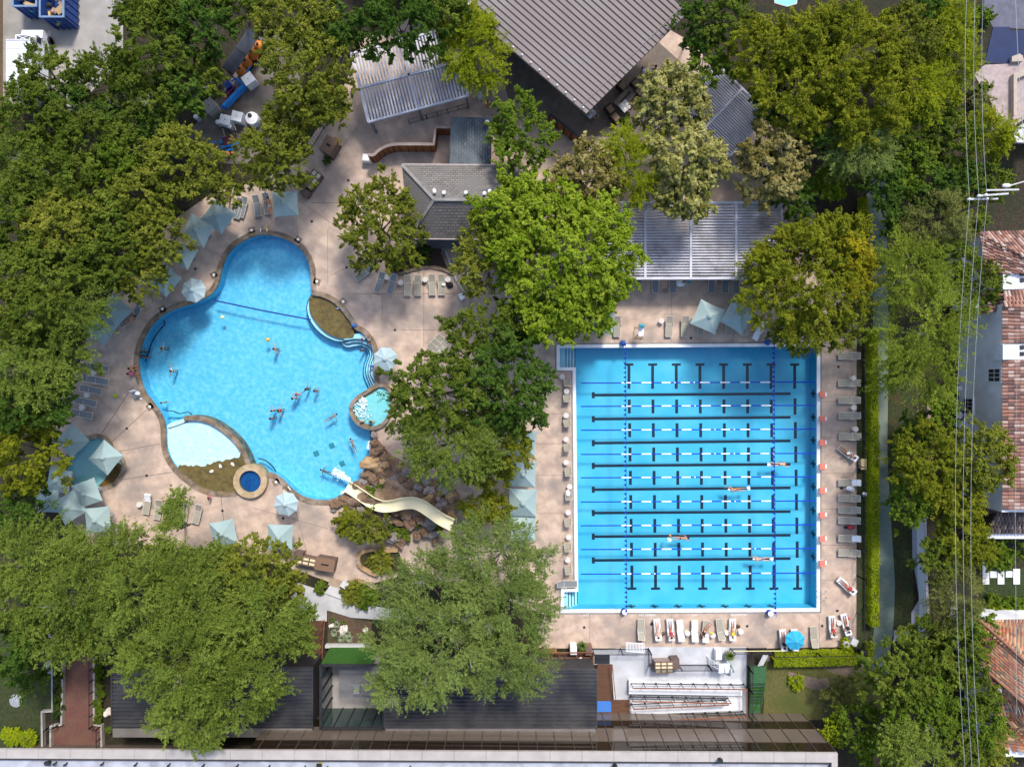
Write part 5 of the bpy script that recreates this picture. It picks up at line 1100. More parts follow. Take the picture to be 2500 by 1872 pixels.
# north deck
for i, (x, y, rz) in enumerate(((1232,850,3.14),(1383,850,3.14),(1716,850,3.14),(1832,850,3.14),(1928,850,3.14))):
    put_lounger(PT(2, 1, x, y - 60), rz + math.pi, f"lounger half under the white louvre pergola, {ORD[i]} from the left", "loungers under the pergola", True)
for i, (x, y, rz) in enumerate(((903,1165,0.0),(1350,1165,-.02),(1485,1165,-.03),(1620,1150,0),(1722,1150,0),(1865,1150,0),(1985,1150,.05))):
    put_lounger(PT(2, 1, x, y), rz, ["lounger right of the tree-shaded pale parasol","lounger right of the white table on the north deck","lounger left of the first tilted square parasol","lounger under the left of two tilted square parasols, left side","lounger under the left of two tilted square parasols, right side","lounger under the right of two tilted square parasols, left side","lounger under the right of two tilted square parasols, right side"][i], "loungers on the lap pool's north deck")
put_lounger(PT(2, 1, 2125, 1200), -.5, "lounger with white towel under the yellow tree's lower edge", "loungers on the lap pool's north deck"); put_towel(PT(2, 1, 2125, 1200), -.5, "white towel on the lounger under the yellow tree's lower edge")
put_table(PT(2, 1, 1283, 1120), "round cream table left of a lounger on the north deck"); put_table(PT(2, 1, 1548, 1120), "round cream table beside the tilted square parasol")
put_table(PT(2, 1, 1315, 862), "brown round table below the louvre pergola, left", True); put_table(PT(2, 1, 1780, 790), "brown round table below the louvre pergola, right", True)
lump("towel_heap", PT(2, 1, 1455, 795, .3), .36, M_tow, "white towels heaped below the louvre pergola", "towel", 20, (1.2, .8, .5)); lump("towel_heap", PT(2, 1, 1530, 785, .3), .2, C_["teal"], "teal towel and white cup below the louvre pergola", "towel", 21)
lg = thing("lifeguard_chair", "tall white lifeguard chair draped with teal cloth at the north rim", "lifeguard chair", PT(2, 1, 1090, 1215))
fm = MB()
for x, y in ((-.35, -.5), (.35, -.5), (-.3, .45), (.3, .45)): fm.tube([(x, y, 0), (x * .75, y * .6, 1.6)], .035, 8)
for k in range(4): fm.tube([(-.34 + .02 * k, -.48 + .05 * k, .3 * k + .2), (.34 - .02 * k, -.48 + .05 * k, .3 * k + .2)], .025, 6)
fm.tube([(-.55, .55, 1.0), (-.55, -.5, .9)], .03); fm.tube([(-.6, -.55, .05), (.55, -.55, .05)], .03); fm.build("frame", mat("tan_frame", (.45, .33, .2), (.38, .28, .17), 3), lg, False)
strip(MB(), [(-.45, 1.5), (-.1, 1.52), (.25, 1.55), (.42, 1.95)], .5).build("seat", M_white, lg, False)
lump("towel_heap", PT(2, 1, 1120, 1158, 1.9), .26, C_["teal"], "teal cloth draped over the lifeguard chair's back", "towel", 22)
# pavilion-side row (lagoon east deck)
rowP = [(940,705,-.95,1),(1077,785,-.32,1),(1182,800,-.3,1),(1317,812,-.03,0),(1404,812,.0,0),(1526,808,.02,0),(1607,808,.02,0)]
for i, (x, y, rz, sl) in enumerate(rowP):
    put_lounger(PT(1, 1, x, y), rz, f"lounger facing the lagoon below the mulch bed, {ORD[i]} from the left", "loungers below the mulch bed", bool(sl))
for x, y, lab in ((1140,745,"between the two tilted loungers"),(1255,790,"right of the tilted loungers below the mulch bed"),(1465,765,"between the two pairs of straight loungers"),(1662,765,"at the right end below the mulch bed")): put_table(PT(1, 1, x, y), "round cream side table " + lab)
lump("beach_bag", PT(1, 1, 1676, 808), .3, C_["black"], "black bag beside the last lounger below the mulch bed", "bag", 30, (1.1, .9, .6)); lump("towel_heap", PT(1, 1, 1622, 805, .4), .2, M_tow, "white towel on the last lounger below the mulch bed", "towel", 31)
o = MB().box((0, 0, .32), (.5, .62, .64), .5).build("storage_box", M_white); MB; o.location = PT(1, 1, 1780, 910); tag(o, "white storage box beside the dark green tree on the lagoon deck", "box")
for i, (x, y) in enumerate(((1512,1345),(1545,1310),(1580,1275))): put_lounger(PT(1, 1, x + 45, y + 35), .75, f"lounger tucked under the big dark green tree, {ORD[i]} from the left", "loungers under the dark green tree")
# north-west row
for i, (c, r, x, y, rz) in enumerate(((0,1,2112,140,-.28),(1,1,20,130,.12),(1,1,105,110,.1),(0,1,2075,150,-.28))):
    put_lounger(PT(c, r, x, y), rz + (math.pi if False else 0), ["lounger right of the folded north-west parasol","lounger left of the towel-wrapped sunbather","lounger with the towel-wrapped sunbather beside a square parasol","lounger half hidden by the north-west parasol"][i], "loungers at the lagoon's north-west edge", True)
put_table(PT(0, 1, 2035, 115), "round cream table beside the north-west parasol")
person("person wrapped in a pale blue towel lying beside the upper square parasol", PT(1, 1, 112, 120, .48), 0.1, "supine", "tan", "dark", "sky", None, BA * .8); lump("beach_bag", PT(0, 1, 2050, 190), .25, C_["black"], "black bag below the table at the north-west parasol", "bag", 33)
# west rows
rowW = [(0,1,868,1520,-1.77),(0,1,832,1622,-1.77),(0,2,866,-25,-1.77),(0,2,808,55,-1.8),(0,2,762,160,-1.8),(0,2,728,262,-1.8)]
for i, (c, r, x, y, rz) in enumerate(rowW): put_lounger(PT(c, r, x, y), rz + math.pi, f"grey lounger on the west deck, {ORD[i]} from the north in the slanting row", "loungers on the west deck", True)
for i, (c, r, x, y) in enumerate(((0,1,828,1562),(0,2,770,100),(0,2,730,205))): put_table(PT(c, r, x, y), f"round cream table between the west deck loungers, {ORD[i]} from the north")
for i, (x, y, rz) in enumerate(((1288,1035,-.2),(1385,1080,-.2),(1535,1090,-.2),(1610,1095,-.15),(1722,1118,-.25),(1005,1225,1.2))):
    put_lounger(PT(0, 2, x, y), rz, ["lounger with a white towel at its head above the lower trees","lounger half covered by the pointed tree","lounger right of the pointed tree top","lounger second from the right above the lower trees","rightmost lounger above the lower trees","lounger under the lower square parasol's right edge"][i], "loungers above the lower west trees")
put_towel(PT(0, 2, 1288, 1035), -.2, "white towel at the head of the leftmost lounger above the lower trees", False); put_table(PT(0, 2, 1222, 1040), "round cream table at the left end above the lower trees")
wc = thing("deck_chair", "white chair with towel beside the lagoon's west rim", "chair", PT(0, 2, 1190, 95), .3)
MB().box((0, 0, .4), (.55, .6, .06)).build("seat", M_sling2, wc, False); MB().box((0, .3, .62), (.55, .06, .5), 0, Matrix.Rotation(-.3, 4, 'X')).build("backrest", M_tow, wc, False)
for sx in (-.25, .25):
    for sy in (-.25, .25): MB().box((sx, sy, .2), (.05, .05, .4)).build("leg", M_white, wc, False)
lump("towel_heap", PT(0, 2, 1192, 88, .43), .26, M_tow, "white towel on the deck chair beside the lagoon's west rim", "towel", 35); lump("beach_bag", PT(0, 2, 1216, 132), .14, M_tow, "small white bag below the deck chair at the west rim", "bag", 36)
# small chairs along the lap pool's west deck
def armchair():
    t = thing("pool_chair", "x", "chair"); MB().box((0, 0, .42), (.56, .5, .05)).build("seat", M_sling, t, False)
    MB().box((0, -.30, .62), (.54, .04, .46), 0, Matrix.Rotation(.3, 4, 'X')).build("backrest", M_sling, t, False)
    f = MB()
    for s in (-.31, .31): f.tube([(s, -.42, .84), (s, -.24, .42), (s, .27, .42), (s, .27, 0)], .022, 6); f.tube([(s, -.3, .62), (s, .25, .62), (s, .27, .42)], .02, 6); f.tube([(s, -.24, .42), (s, -.3, 0)], .02, 6)
    f.tube([(-.31, -.42, .84), (.31, -.42, .84)], .022, 6); f.build("frame", M_frame, t, False); return t
ch0 = None
for i, (r, x, y) in enumerate(((1,475,1640),(2,470,118),(2,472,330),(2,474,540),(2,482,750),(2,485,955),(2,480,1182),(2,478,1395),(2,482,1590))):
    lab = f"upright pool chair on the lap pool's west deck, {ORD[i]} from the north"
    if ch0 is None: ch0 = armchair(); ch0.location = PT(2, r, x, y); tag(ch0, lab, "chair", "chairs on the lap pool's west deck")
    else: dup(ch0, PT(2, r, x, y), .04 * (i % 3), lab, "chairs on the lap pool's west deck")
for i, (r, x, y) in enumerate(((1,430,1598),(2,468,68),(2,464,275),(2,464,480),(2,464,678),(2,494,886),(2,482,1108),(2,486,1320),(2,478,1515))): put_table(PT(2, r, x, y), f"round cream table on the lap pool's west deck, {ORD[i]} from the north")
lump("towel_heap", PT(2, 2, 482, 945, .45), .27, M_tow, "white towel on the sixth chair of the west deck", "towel", 40, (.8, 1.3, .5))
put_lounger(PT(2, 3, 470, 65), 1.57, "wide grey lounger with white towel at the peninsula's south end", "chairs on the lap pool's west deck", True); lump("towel_heap", PT(2, 3, 420, 70, .1), .25, M_tow, "white towel left of the grey lounger at the peninsula's end", "towel", 41)
# ================================================================ parasols
M_can = mat("pale_sage_canvas", (0.29, 0.38, 0.375), (0.26, 0.345, 0.34), 1.2, .85); M_can2 = mat("pale_blue_canvas", (0.36, 0.46, 0.48), (0.325, 0.42, 0.44), 1.2, .85); M_can3 = mat("bright_blue_canvas", (0.03, .36, .58), (.025, .32, .52), 2, .8)
def parasol(ns, rad, m, zrim=2.15, ztop=2.75, drop=.06, vent=True):
    t = thing("parasol", "x", "parasol"); mb = MB(); vs = [Vector((0, 0, ztop))]; rings = 5; fs = []; per = 4
    N = ns * per
    for k in range(1, rings + 1):
        f = k / rings
        for i in range(N):
            s, u = divmod(i, per); u /= per; a0 = 2 * math.pi * s / ns; a1 = 2 * math.pi * (s + 1) / ns
            p = Vector((math.cos(a0), math.sin(a0), 0)).lerp(Vector((math.cos(a1), math.sin(a1), 0)), u); sc = 1 - drop * math.sin(math.pi * u) * f
            z = ztop + (zrim - ztop) * (f ** .92) - .05 * math.sin(math.pi * u) * f
            vs.append(Vector((p.x * rad * f * sc, p.y * rad * f * sc, z)))
    for i in range(N): fs.append((0, 1 + i, 1 + (i + 1) % N))
    for k in range(rings - 1):
        for i in range(N): a = 1 + k * N; b = a + N; fs.append((a + i, b + i, b + (i + 1) % N, a + (i + 1) % N))
    mb.add(vs, fs); mb.build("canopy", m, t, False)
    r = MB()
    for s in range(ns): a = 2 * math.pi * s / ns; r.bar((0, 0, ztop - .04), (math.cos(a) * rad * .985, math.sin(a) * rad * .985, zrim - .03), .03, .03)
    r.build("ribs", M_frame, t, False)
    MB().lathe([(.028, 0), (.028, ztop)], n=8).build("pole", M_frame, t, False); MB().lathe([(.28, 0), (.28, .06), (.06, .1)], n=16).build("base", mat("grey_base", (.25, .25, .25), (.2, .2, .2), 3), t, False)
    if vent: MB().lathe([(.26, ztop - .10), (.17, ztop + .01), (.02, ztop + .06)], n=ns * 2, cap=False).build("vent_cap", m, t, False)
    MB().ball((0, 0, ztop + .09), .045, 8).build("finial", M_frame, t, False); return t
PS = {}
def put_parasol(kind, p, rz, label, group=None, scale=1.0):
    q = P(p, 2.3 * scale); loc = (q.x, q.y, 0)
    if kind not in PS:
        PS[kind] = o = {"sq": lambda: parasol(4, 1.62, M_can, drop=.05), "oct": lambda: parasol(8, 1.16, M_can2, 2.1, 2.62, .04), "sm": lambda: parasol(8, .95, M_can3, 1.5, 1.85, .03, False)}[kind]()
        o.location = loc; o.rotation_euler = (0, 0, rz); o.scale = (scale,) * 3; return tag(o, label, "parasol", group)
    return dup(PS[kind], loc, rz, label, group, scale)
GS = "square canvas parasols"; q4 = math.pi / 4
for c, r, x, y, rz, lab, sc in [(1,1,250,102,q4+.07,"square pale parasol beside the towel-wrapped sunbather",1),(0,1,1880,210,q4-.62,"square parasol beside the north-west lounger and table",1.05),(0,1,1700,335,q4-.45,"square parasol left of another, above the lagoon's neck",1.05),(0,1,1575,545,q4-.5,"square parasol nearly hidden under the west trees",.9),(0,1,1415,760,q4-.7,"square parasol poking from the trees near the octagonal one",1),
        (0,1,985,1030,q4-.75,"square parasol in tree shade on the west bank",1),(0,1,860,1185,q4-.6,"square parasol half hidden below another on the west bank",1),(0,2,612,495,q4-.8,"square parasol just left of the wading pool",1.02),(0,2,905,640,q4+.88,"square parasol over the wading pool's east end",1.03),(0,2,500,840,q4-.2,"shaded square parasol beside the yellow-green tree",.95),
        (0,2,740,950,q4+.35,"bright square parasol just south of the wading pool",1),(0,2,590,1070,q4+.55,"square parasol overlapped by another south of the wading pool",1.05),(0,2,395,1015,q4,"shaded square parasol at the yellow-green tree's lower edge",.95),(0,2,835,1180,q4+.1,"square parasol cut by the trees south of the wading pool",1.02),(1,2,203,1330,q4-.03,"square parasol left of the towel cabinets",1.02),(0,2,1925,1295,q4+.2,"pale parasol mostly under the lower trees",1),
        (2,1,1697,1080,q4-.42,"left of the two tilted square parasols on the north deck",1.08),(2,1,1955,1080,q4-.55,"right of the two tilted square parasols on the north deck",1.05),(2,1,770,1115,q4-.1,"square parasol beneath the bright green tree, north deck",1.05),(2,2,92,1032,q4-.03,"large square parasol right of the dark green tree, west deck",1.12),(2,2,95,515,q4-.1,"square parasol edge beside the dark tree, north end of west deck",1.05),(2,2,95,785,q4-.05,"square parasol edge beside the yellow-green tree, west deck",1.05),(2,2,95,1255,q4,"square parasol below the large one, west deck",1)]:
    put_parasol("sq", T(c, r, x, y), rz, lab, GS, sc)
for c, r, x, y, rz, lab in [(0,1,1665,850,.2,"octagonal pale blue parasol at the lagoon's upper west bank"),(1,1,1115,1445,.39,"octagonal pale blue parasol right of the lagoon steps"),(1,2,255,1042,.2,"octagonal pale blue parasol beside the plunge tub")]:
    put_parasol("oct", T(c, r, x, y), rz, lab, "octagonal parasols around the lagoon")
put_parasol("sm", T(3, 3, 265, 590), .3, "small bright blue parasol shading a southeast sunbather")
# ================================================================ slide
sd_ = thing("water_slide", "long cream water slide curving down the rocks into the lagoon", "slide", PT(1, 2, 1150, 1040))
pth = [(790,880,.25),(870,930,.45),(950,985,.75),(1020,1030,1.0),(1100,1055,1.25),(1190,1050,1.5),(1280,1030,1.75),(1370,1028,2.05),(1450,1060,2.4),(1530,1115,2.8),(1610,1170,3.15),(1700,1215,3.5)]
cen = [PT(1, 2, x, y, z) for x, y, z in pth]
S2 = smooth([c.to_2d() for c in cen], 5, False); zs = [cen[min(i // 5, len(cen) - 1)].z + (cen[min(i // 5 + 1, len(cen) - 1)].z - cen[min(i // 5, len(cen) - 1)].z) * (i % 5) / 5 for i in range(len(S2))]
def trough(dw, dz, prof):
    mb = MB(); n = len(prof); vs = []; fs = []
    for i, p in enumerate(S2):
        a, b = S2[max(i - 1, 0)], S2[min(i + 1, len(S2) - 1)]; d = (b - a).normalized(); s = Vector((-d.y, d.x))
        for u, w in prof: vs.append(Vector((p.x + s.x * u, p.y + s.y * u, zs[i] + w)))
    for i in range(len(S2) - 1):
        for k in range(n - 1): fs.append((i * n + k, i * n + k + 1, (i + 1) * n + k + 1, (i + 1) * n + k))
    return mb.add(vs, fs)
trough(0, 0, [(-.54, .40), (-.48, .40), (-.44, .12), (-.27, .02), (0, 0), (.27, .02), (.44, .12), (.48, .40), (.54, .40), (.52, .0), (.27, -.12), (-.27, -.12), (-.52, 0), (-.54, .40)]).build("flume", mat("cream_fibreglass", (0.78, 0.70, 0.46), (0.72, 0.64, 0.41), 1, .35, spec=.5), sd_, True, True)
sup = MB()
for k in (3, 5, 7, 9): c = cen[k]; sup.lathe([(.12, 0), (.12, c.z - .1)], (c.x, c.y, 0), 8)
sup.build("support", M_steel, sd_)
wt = trough(0, 0, [(-.42, .07), (0, .03), (.42, .07)]); 
# ================================================================ boulders and falls
M_rock = mat("brown_boulder", (0.21, 0.125, 0.07), (0.10, 0.065, 0.045), 1.3, .85, c=(0.30, 0.22, 0.17), scale2=.9, bump=.7, detail=10); M_rock2 = mat("tan_boulder", (0.42, 0.27, 0.13), (0.27, 0.17, 0.085), 1.5, .85, c=(0.34, .28, .22), scale2=1.0, bump=.7, detail=10); M_rock3 = mat("grey_boulder", (0.27, 0.235, 0.22), (0.15, 0.125, 0.115), 1.5, .85, bump=.7, detail=10)
def rock(p, r, h, m, seed, label, group="boulders of the waterfall mound", z=0.0, name="boulder"):
    bm = bmesh.new(); bmesh.ops.create_icosphere(bm, subdivisions=3, radius=1.0); off = Vector((seed * 3.1, seed * 1.7, 0)); rg = random.Random(seed); el = rg.uniform(.7, 1.2); an = rg.uniform(0, 3)
    for v in bm.verts:
        n = noise.noise(v.co * 1.1 + off) * .5 + noise.noise(v.co * 2.6 + off) * .26 + noise.noise(v.co * 6 + off) * .12
        f = v.co * (1 + n); 
        q = Vector((round(f.x * 2.4) / 2.4, round(f.y * 2.4) / 2.4, f.z)).lerp(f, .6)
        v.co = Matrix.Rotation(an, 3, 'Z') @ Vector((q.x * r * el, q.y * r / el, max(q.z, -.35) * h))
    me = bpy.data.meshes.new(name); bm.to_mesh(me); bm.free(); me.materials.append(m); o = bpy.data.objects.new(name, me); COL.objects.link(o); o.location = (p[0], p[1], z); return tag(o, label, "boulder", group)
md = [T(1,2,1000,420),T(1,2,1120,560),T(1,2,1250,640),T(1,2,1500,800),T(1,2,1750,900),T(1,2,1800,1100),T(1,2,1560,1260),T(1,2,1300,1240),T(1,2,1180,1180),T(1,2,1000,1120),T(1,2,820,1000),T(1,2,700,1080),T(1,2,640,1030),T(1,2,760,960),T(1,2,840,860),T(1,2,930,800),T(1,2,960,660),T(1,2,1010,560)]
MD = smooth([P(p) for p in md], 3); mb = MB(); vs = []; fs = []; ctr = PT(1, 2, 1400, 960).to_2d()
NR = 8
for k in range(NR + 1):
    f = k / NR
    for v in MD:
        q = v.lerp(ctr, f); z = 1.7 * (1 - (1 - f) ** 1.6) + (.45 * noise.noise(Vector((q.x * .8, q.y * .8, 3))) + .25 * noise.noise(Vector((q.x * 2.1, q.y * 2.1, 5)))) * min(1, f * 3); vs.append((q.x, q.y, z if k else -.9))
n = len(MD)
for k in range(NR):
    for i in range(n): fs.append((k * n + i, k * n + (i + 1) % n, (k + 1) * n + (i + 1) % n, (k + 1) * n + i))
o = mb.add(vs, fs).build("rock_mound", M_rock, smooth=True); tag(o, "brown rocky mound under the cream slide", "rock mound")
rock(PT(1, 2, 1020, 690, .6), .95, .7, M_rock2, 3, "large golden tan boulder at the lagoon's edge above the slide", None, .35)
rr = random.Random(11); k = 0
rim = [(1020,450,.35,.5),(1015,520,.4,.6),(1040,590,.65,.8),(1110,640,.45,.9),(960,790,.55,.6),(930,850,.45,.5),(870,880,.4,.6),(1010,830,.5,.8),(1080,780,.45,.9),(1120,700,.4,.8),(1150,790,.4,1.0),(690,1040,.5,.4),(740,1010,.45,.4),(790,1000,.4,.4),(840,1040,.5,.5),(900,1090,.45,.6),(960,1110,.5,.7),(1040,1160,.5,.8),(1120,1180,.4,.7),(1200,1110,.45,1.0),(1290,1130,.55,1.1),(1370,1110,.45,1.1),(1420,1170,.5,1.2),(1500,1210,.55,1.3),(1330,1220,.5,1.0),(1230,1210,.4,.9),(1600,1050,.55,1.6),(1690,1150,.5,1.8),(1680,980,.5,1.6),(1560,960,.45,1.4),(1480,1000,.4,1.3),(1420,960,.35,1.3),(1330,930,.35,1.2),(1250,960,.4,1.1),(1170,960,.3,1.0),(1180,880,.45,1.1),(1260,830,.5,1.3),(1350,850,.45,1.4),(1440,900,.45,1.4),(1520,860,.5,1.5),(1620,900,.5,1.6),(960,900,.35,.6),(920,930,.3,.5),(1000,960,.3,.7),(1180,1330,.6,.7),(1260,1360,.5,.6),(1140,1320,.4,.7),(1450,1290,.4,.9),(1520,1310,.45,.8),(1390,1320,.4,.7),(1240,1390,.4,.6),(670,1090,.3,.3),(1550,1360,.35,.6),(1070,1110,.3,.7),(1010,1130,.3,.6)]
for x, y, r, z in rim:
    k += 1; rock(PT(1, 2, x, y, z), r * rr.uniform(.8, 1.1), r * rr.uniform(.55, .9), rr.choice([M_rock, M_rock, M_rock2, M_rock3]), 40 + k, "weathered brown and grey boulder among those around the slide and falls", z=z - .15)
for i in range(46):
    x, y = rr.uniform(1010, 1720), rr.uniform(700, 1010)
    if y < 640 + (x - 1000) * .28 + 30: continue
    zz2 = .5 + 1.3 * min(1, (x - 980) / 500); rock(PT(1, 2, x, y, zz2), rr.uniform(.2, .48), rr.uniform(.18, .4), rr.choice([M_rock, M_rock3, M_rock3, M_rock2]), 120 + i, "weathered brown and grey boulder among those around the slide and falls", z=zz2 - .15)
# low stone beds
def stone_edge(name, label, L, w=.35, h=.32, m=None):
    mb = MB(); S = smooth([v.to_2d() for v in L], 4, False); rg = random.Random(len(L))
    for a, b in zip(S[:-1:1], S[1::1]):
        d = (b - a); c = (a + b) / 2; mb.box((c.x, c.y, h / 2 + rg.uniform(-.03, .05)), (d.length * .97, w * rg.uniform(.8, 1.15), h), math.atan2(d.y, d.x))
    return tag(mb.build(name, m or M_stone), label, "stone edging")
stone_edge("stone_edging", "curved stone edging of the mulch bed below the pavilion", pts(1, 1, [(1150,690),(1250,710),(1340,680),(1440,655),(1540,655),(1640,680),(1700,710),(1650,620),(1610,520)]), .3, .2)
stone_edge("stone_edging", "pale stone kerb curving beside the pavilion walk", pts(1, 1, [(1640,520),(1680,620),(1720,740),(1800,870)]), .2, .15, M_pale)
stone_edge("stone_edging", "tan stone edging of the bed below the rock mound", pts(1, 2, [(1230,1430),(1130,1440),(1010,1430),(920,1450),(890,1500),(900,1560),(950,1600),(1060,1650)]), .34, .4, M_rock2)
stone_edge("stone_edging", "stone edging of the planted bed beside the concrete path", pts(1, 3, [(785,100),(830,50),(900,45),(980,70),(1060,120)]), .3, .3, M_rock2)
MB; mb = MB().prism([v.to_2d() for v in pts(1, 1, [(1160,690),(1250,705),(1340,675),(1440,650),(1540,650),(1680,690),(1640,600),(1600,495),(1300,490),(1160,600)])], -.02, .08); struct(mb.build("mulch_bed", mat("dark_mulch", (.035, .02, .016), (.07, .042, .032), 9, .95, bump=.5)))
mb = MB().prism([v.to_2d() for v in pts(1, 2, [(1230,1440),(1010,1440),(905,1490),(910,1560),(1060,1640),(1300,1640)])], -.02, .1); struct(mb.build("planting_bed", MATS["bed_groundcover"]))
mb = MB().prism([v.to_2d() for v in pts(1, 3, [(620,310),(820,370),(1000,400),(1000,590),(620,600)])], -.05, .02); struct(mb.build("planting_bed", mat("brown_bed", (.12, .075, .05), (.08, .05, .035), 5, .95, c=(.04, .05, .02), scale2=.8)))
for x, y, r, lab in ((660,430,.26,"small white boulder in the bed beside the concrete path"),(762,468,.42,"large cream boulder among spiky agaves by the concrete path"),(945,470,.25,"white boulder half under the grey-green tree by the path")): rock(PT(1, 3, x, y), r, r * .7, mat("cream_rock", (.68, .62, .56), (.55, .5, .45), 3, .8, bump=.4), int(x), lab, None, .05)
rock(PT(0, 3, 930, 1185), .38, .3, MATS["cream_rock"], 77, "pale boulder beside the dark ribbed roof and brick path", None, .05)
for x, y, lab in ((140,1080,"round grey gravel disc on the shaded lower-left lawn"),(435,790,"round grey gravel disc half hidden beside the brick path wall"),(905,680,"small round grey disc under the tree by the ribbed roof")):
    o = MB().lathe([(.62 if x < 900 else .25, 0), (.62 if x < 900 else .25, .06), (.01, .1)], n=28).build("gravel_disc", M_gravel); o.location = PT(0, 3, x, y); tag(o, lab, "gravel disc")
for lab, L in (("pale low wall left of the brick path",[(440,480),(470,600),(472,1160),(380,1165),(385,1500)]),("pale kerb along the brick path's left edge",[(558,600),(556,1000),(548,1275),(455,1290),(455,1500)]),("pale kerb along the brick path's right edge",[(828,640),(828,1275),(890,1285),(895,1500)])):
    mb = MB(); ribbon(mb, [v.to_2d() for v in pts(0, 3, L)], .2, -.05, .35); tag(mb.build("low_wall", mat("weathered_kerb", (.40, .37, .34), (.3, .28, .26), 2, .85)), lab, "wall")
fence("black railing along the brick path's left edge", [PT(0,3,520,640), PT(0,3,520,1275), PT(0,3,440,1300), PT(0,3,440,1480)], 1.0, 9, "railing", M_black, 1.0)
fence("black railing along the brick path's right edge", [PT(0,3,825,690), PT(0,3,825,1280), PT(0,3,885,1290), PT(0,3,888,1490)], 1.0, 9, "railing", M_black, 1.0)
# ================================================================ cabinets and bins
M_cab = mat("brown_cabinet", (0.14, 0.095, 0.08), (0.105, 0.072, 0.06), 2, .6); M_cabt = mat("brown_cabinet_top", (0.22, 0.13, 0.085), (.17, .1, .065), 3, .6, stretch=(1, 6, 1)); M_cream = mat("cream_towels", (.70, .62, .42), (.62, .54, .36), 6, .9, bump=.2)
def bin_box(c, r, x, y, sx, sy, h, rz, label, slot=True):
    t = thing("towel_bin", label, "towel bin", G(T(c, r, x, y), h * .85), rz); MB().box((0, 0, h / 2), (sx, sy, h)).build("body", M_cab, t, False)
    MB().box((0, 0, h + .015), (sx * 1.03, sy * 1.03, .05)).build("lid", M_cabt if slot else M_cab, t, False)
    if slot: MB().box((0, 0, h + .045), (sx * .4, sy * .14, .02)).build("slot", M_black, t, False)
    return t
def shelf(c, r, x, y, nx, ny, sx, sy, h, rz, label, m=None):
    t = thing("towel_shelf", label, "towel shelf", G(T(c, r, x, y), h * .85), rz); MB().box((0, 0, h / 2 - .1), (sx, sy, h - .2)).build("body", M_cab if m is None else m, t, False); g = MB()
    for i in range(nx + 1): g.box((-sx / 2 + sx * i / nx, 0, h - .06), (.05, sy + .04, .2))
    for j in range(ny + 1): g.box((0, -sy / 2 + sy * j / ny, h - .055), (sx + .04, .05, .2))
    g.build("grid_frame", M_cabt, t, False)
    for i in range(nx):
        for j in range(ny): MB().box((-sx / 2 + sx * (i + .5) / nx, -sy / 2 + sy * (j + .5) / ny, h - .12), (sx / nx - .12, sy / ny - .12, .16)).build("towel_stack", M_cream if m is None or ny == 3 else M_tow, t, False)
    return t
shelf(1,2,432,1530,3,2,1.85,.75,.9,-.2,"brown shelf of folded cream towels between two bins, south of the lagoon"); bin_box(1,2,600,1560,1.75,1.15,1.15,-.17,"large brown towel return bin with a slot, south of the lagoon"); bin_box(1,2,368,1480,.85,.6,.9,-.15,"small brown bin with divided top, left of the towel shelf",False)
shelf(2,3,1312,790,3,3,1.7,1.0,1.05,0.02,"grey-brown shelf of cream towels on the white plaza",mat("grey_brown_cabinet", (.30, .235, .215), (.25, .195, .18), 2)); bin_box(2,3,1408,760,.75,.95,.9,.05,"brown bin with divided top beside the plaza towel shelf",False)
shelf(1,0,490,1555,2,3,.95,1.75,.9,-.62,"brown shelf of white towels in the north-west corner of the deck",M_cab); bin_box(1,0,425,1560,.8,1.6,.95,-.62,"brown cabinet behind the north-west towel shelf",False)
hb = bin_box(1,0,632,1262,1.15,1.5,1.5,-.52,"brown peaked towel hut beside an open yellow lid, north-west deck")
MB().box((.42, .78, 1.2), (.7, .5, .06), 0, Matrix.Rotation(.5, 4, 'X')).build("yellow_flap", mat("mustard_panel", (.42, .30, .06), (.35, .25, .05), 2), hb, False)
o = bin_box(1,1,425,10,.8,.6,.8,-.5,"small dark brown crate beside the upper square parasol",False)
for c, r, x, y, rz, lab in ((2,3,526,617,0,"white square planter box left of a spiky potted plant"),(2,3,655,622,0,"brown square planter box right of a spiky potted plant"),(2,3,1765,660,0,"white square pillar beside the plaza's spiky plant"),(3,3,712,552,-.45,"slanted concrete planter box in the southeast corner"),(1,0,965,1385,-.1,"white box at the curved wooden fence's left end"),(1,3,780,62,-.6,"white square pedestal beside the concrete path"),(1,0,1940,850,.6,"grey square box near the tilted louvre pergola's right corner")):
    t = thing("planter_box", lab, "planter box", PT(c, r, x, y), rz); m = M_cabt if "brown" in lab else M_plas if "grey" not in lab and "concrete" not in lab else M_pale; w = .62 if "pillar" not in lab else .55
    b = MB().box((0, 0, .4), (w, .85 if c == 2 else w, .8)); b.build("body", m, t, False); MB().box((0, 0, .815), (w * .82, (.85 if c == 2 else w) * .82, .03)).build("top", m if m is not M_cabt else M_cab, t, False)
tr = thing("tan_bench", "low tan wooden bench at the rust terrace's north edge", "bench", PT(2, 3, 320, 640)); MB().box((0, 0, .42), (1.4, .4, .07)).build("seat", M_rust, tr, False)
for s in (-.6, .6): MB().box((s, 0, .2), (.08, .36, .4)).build("leg", M_rust, tr, False)
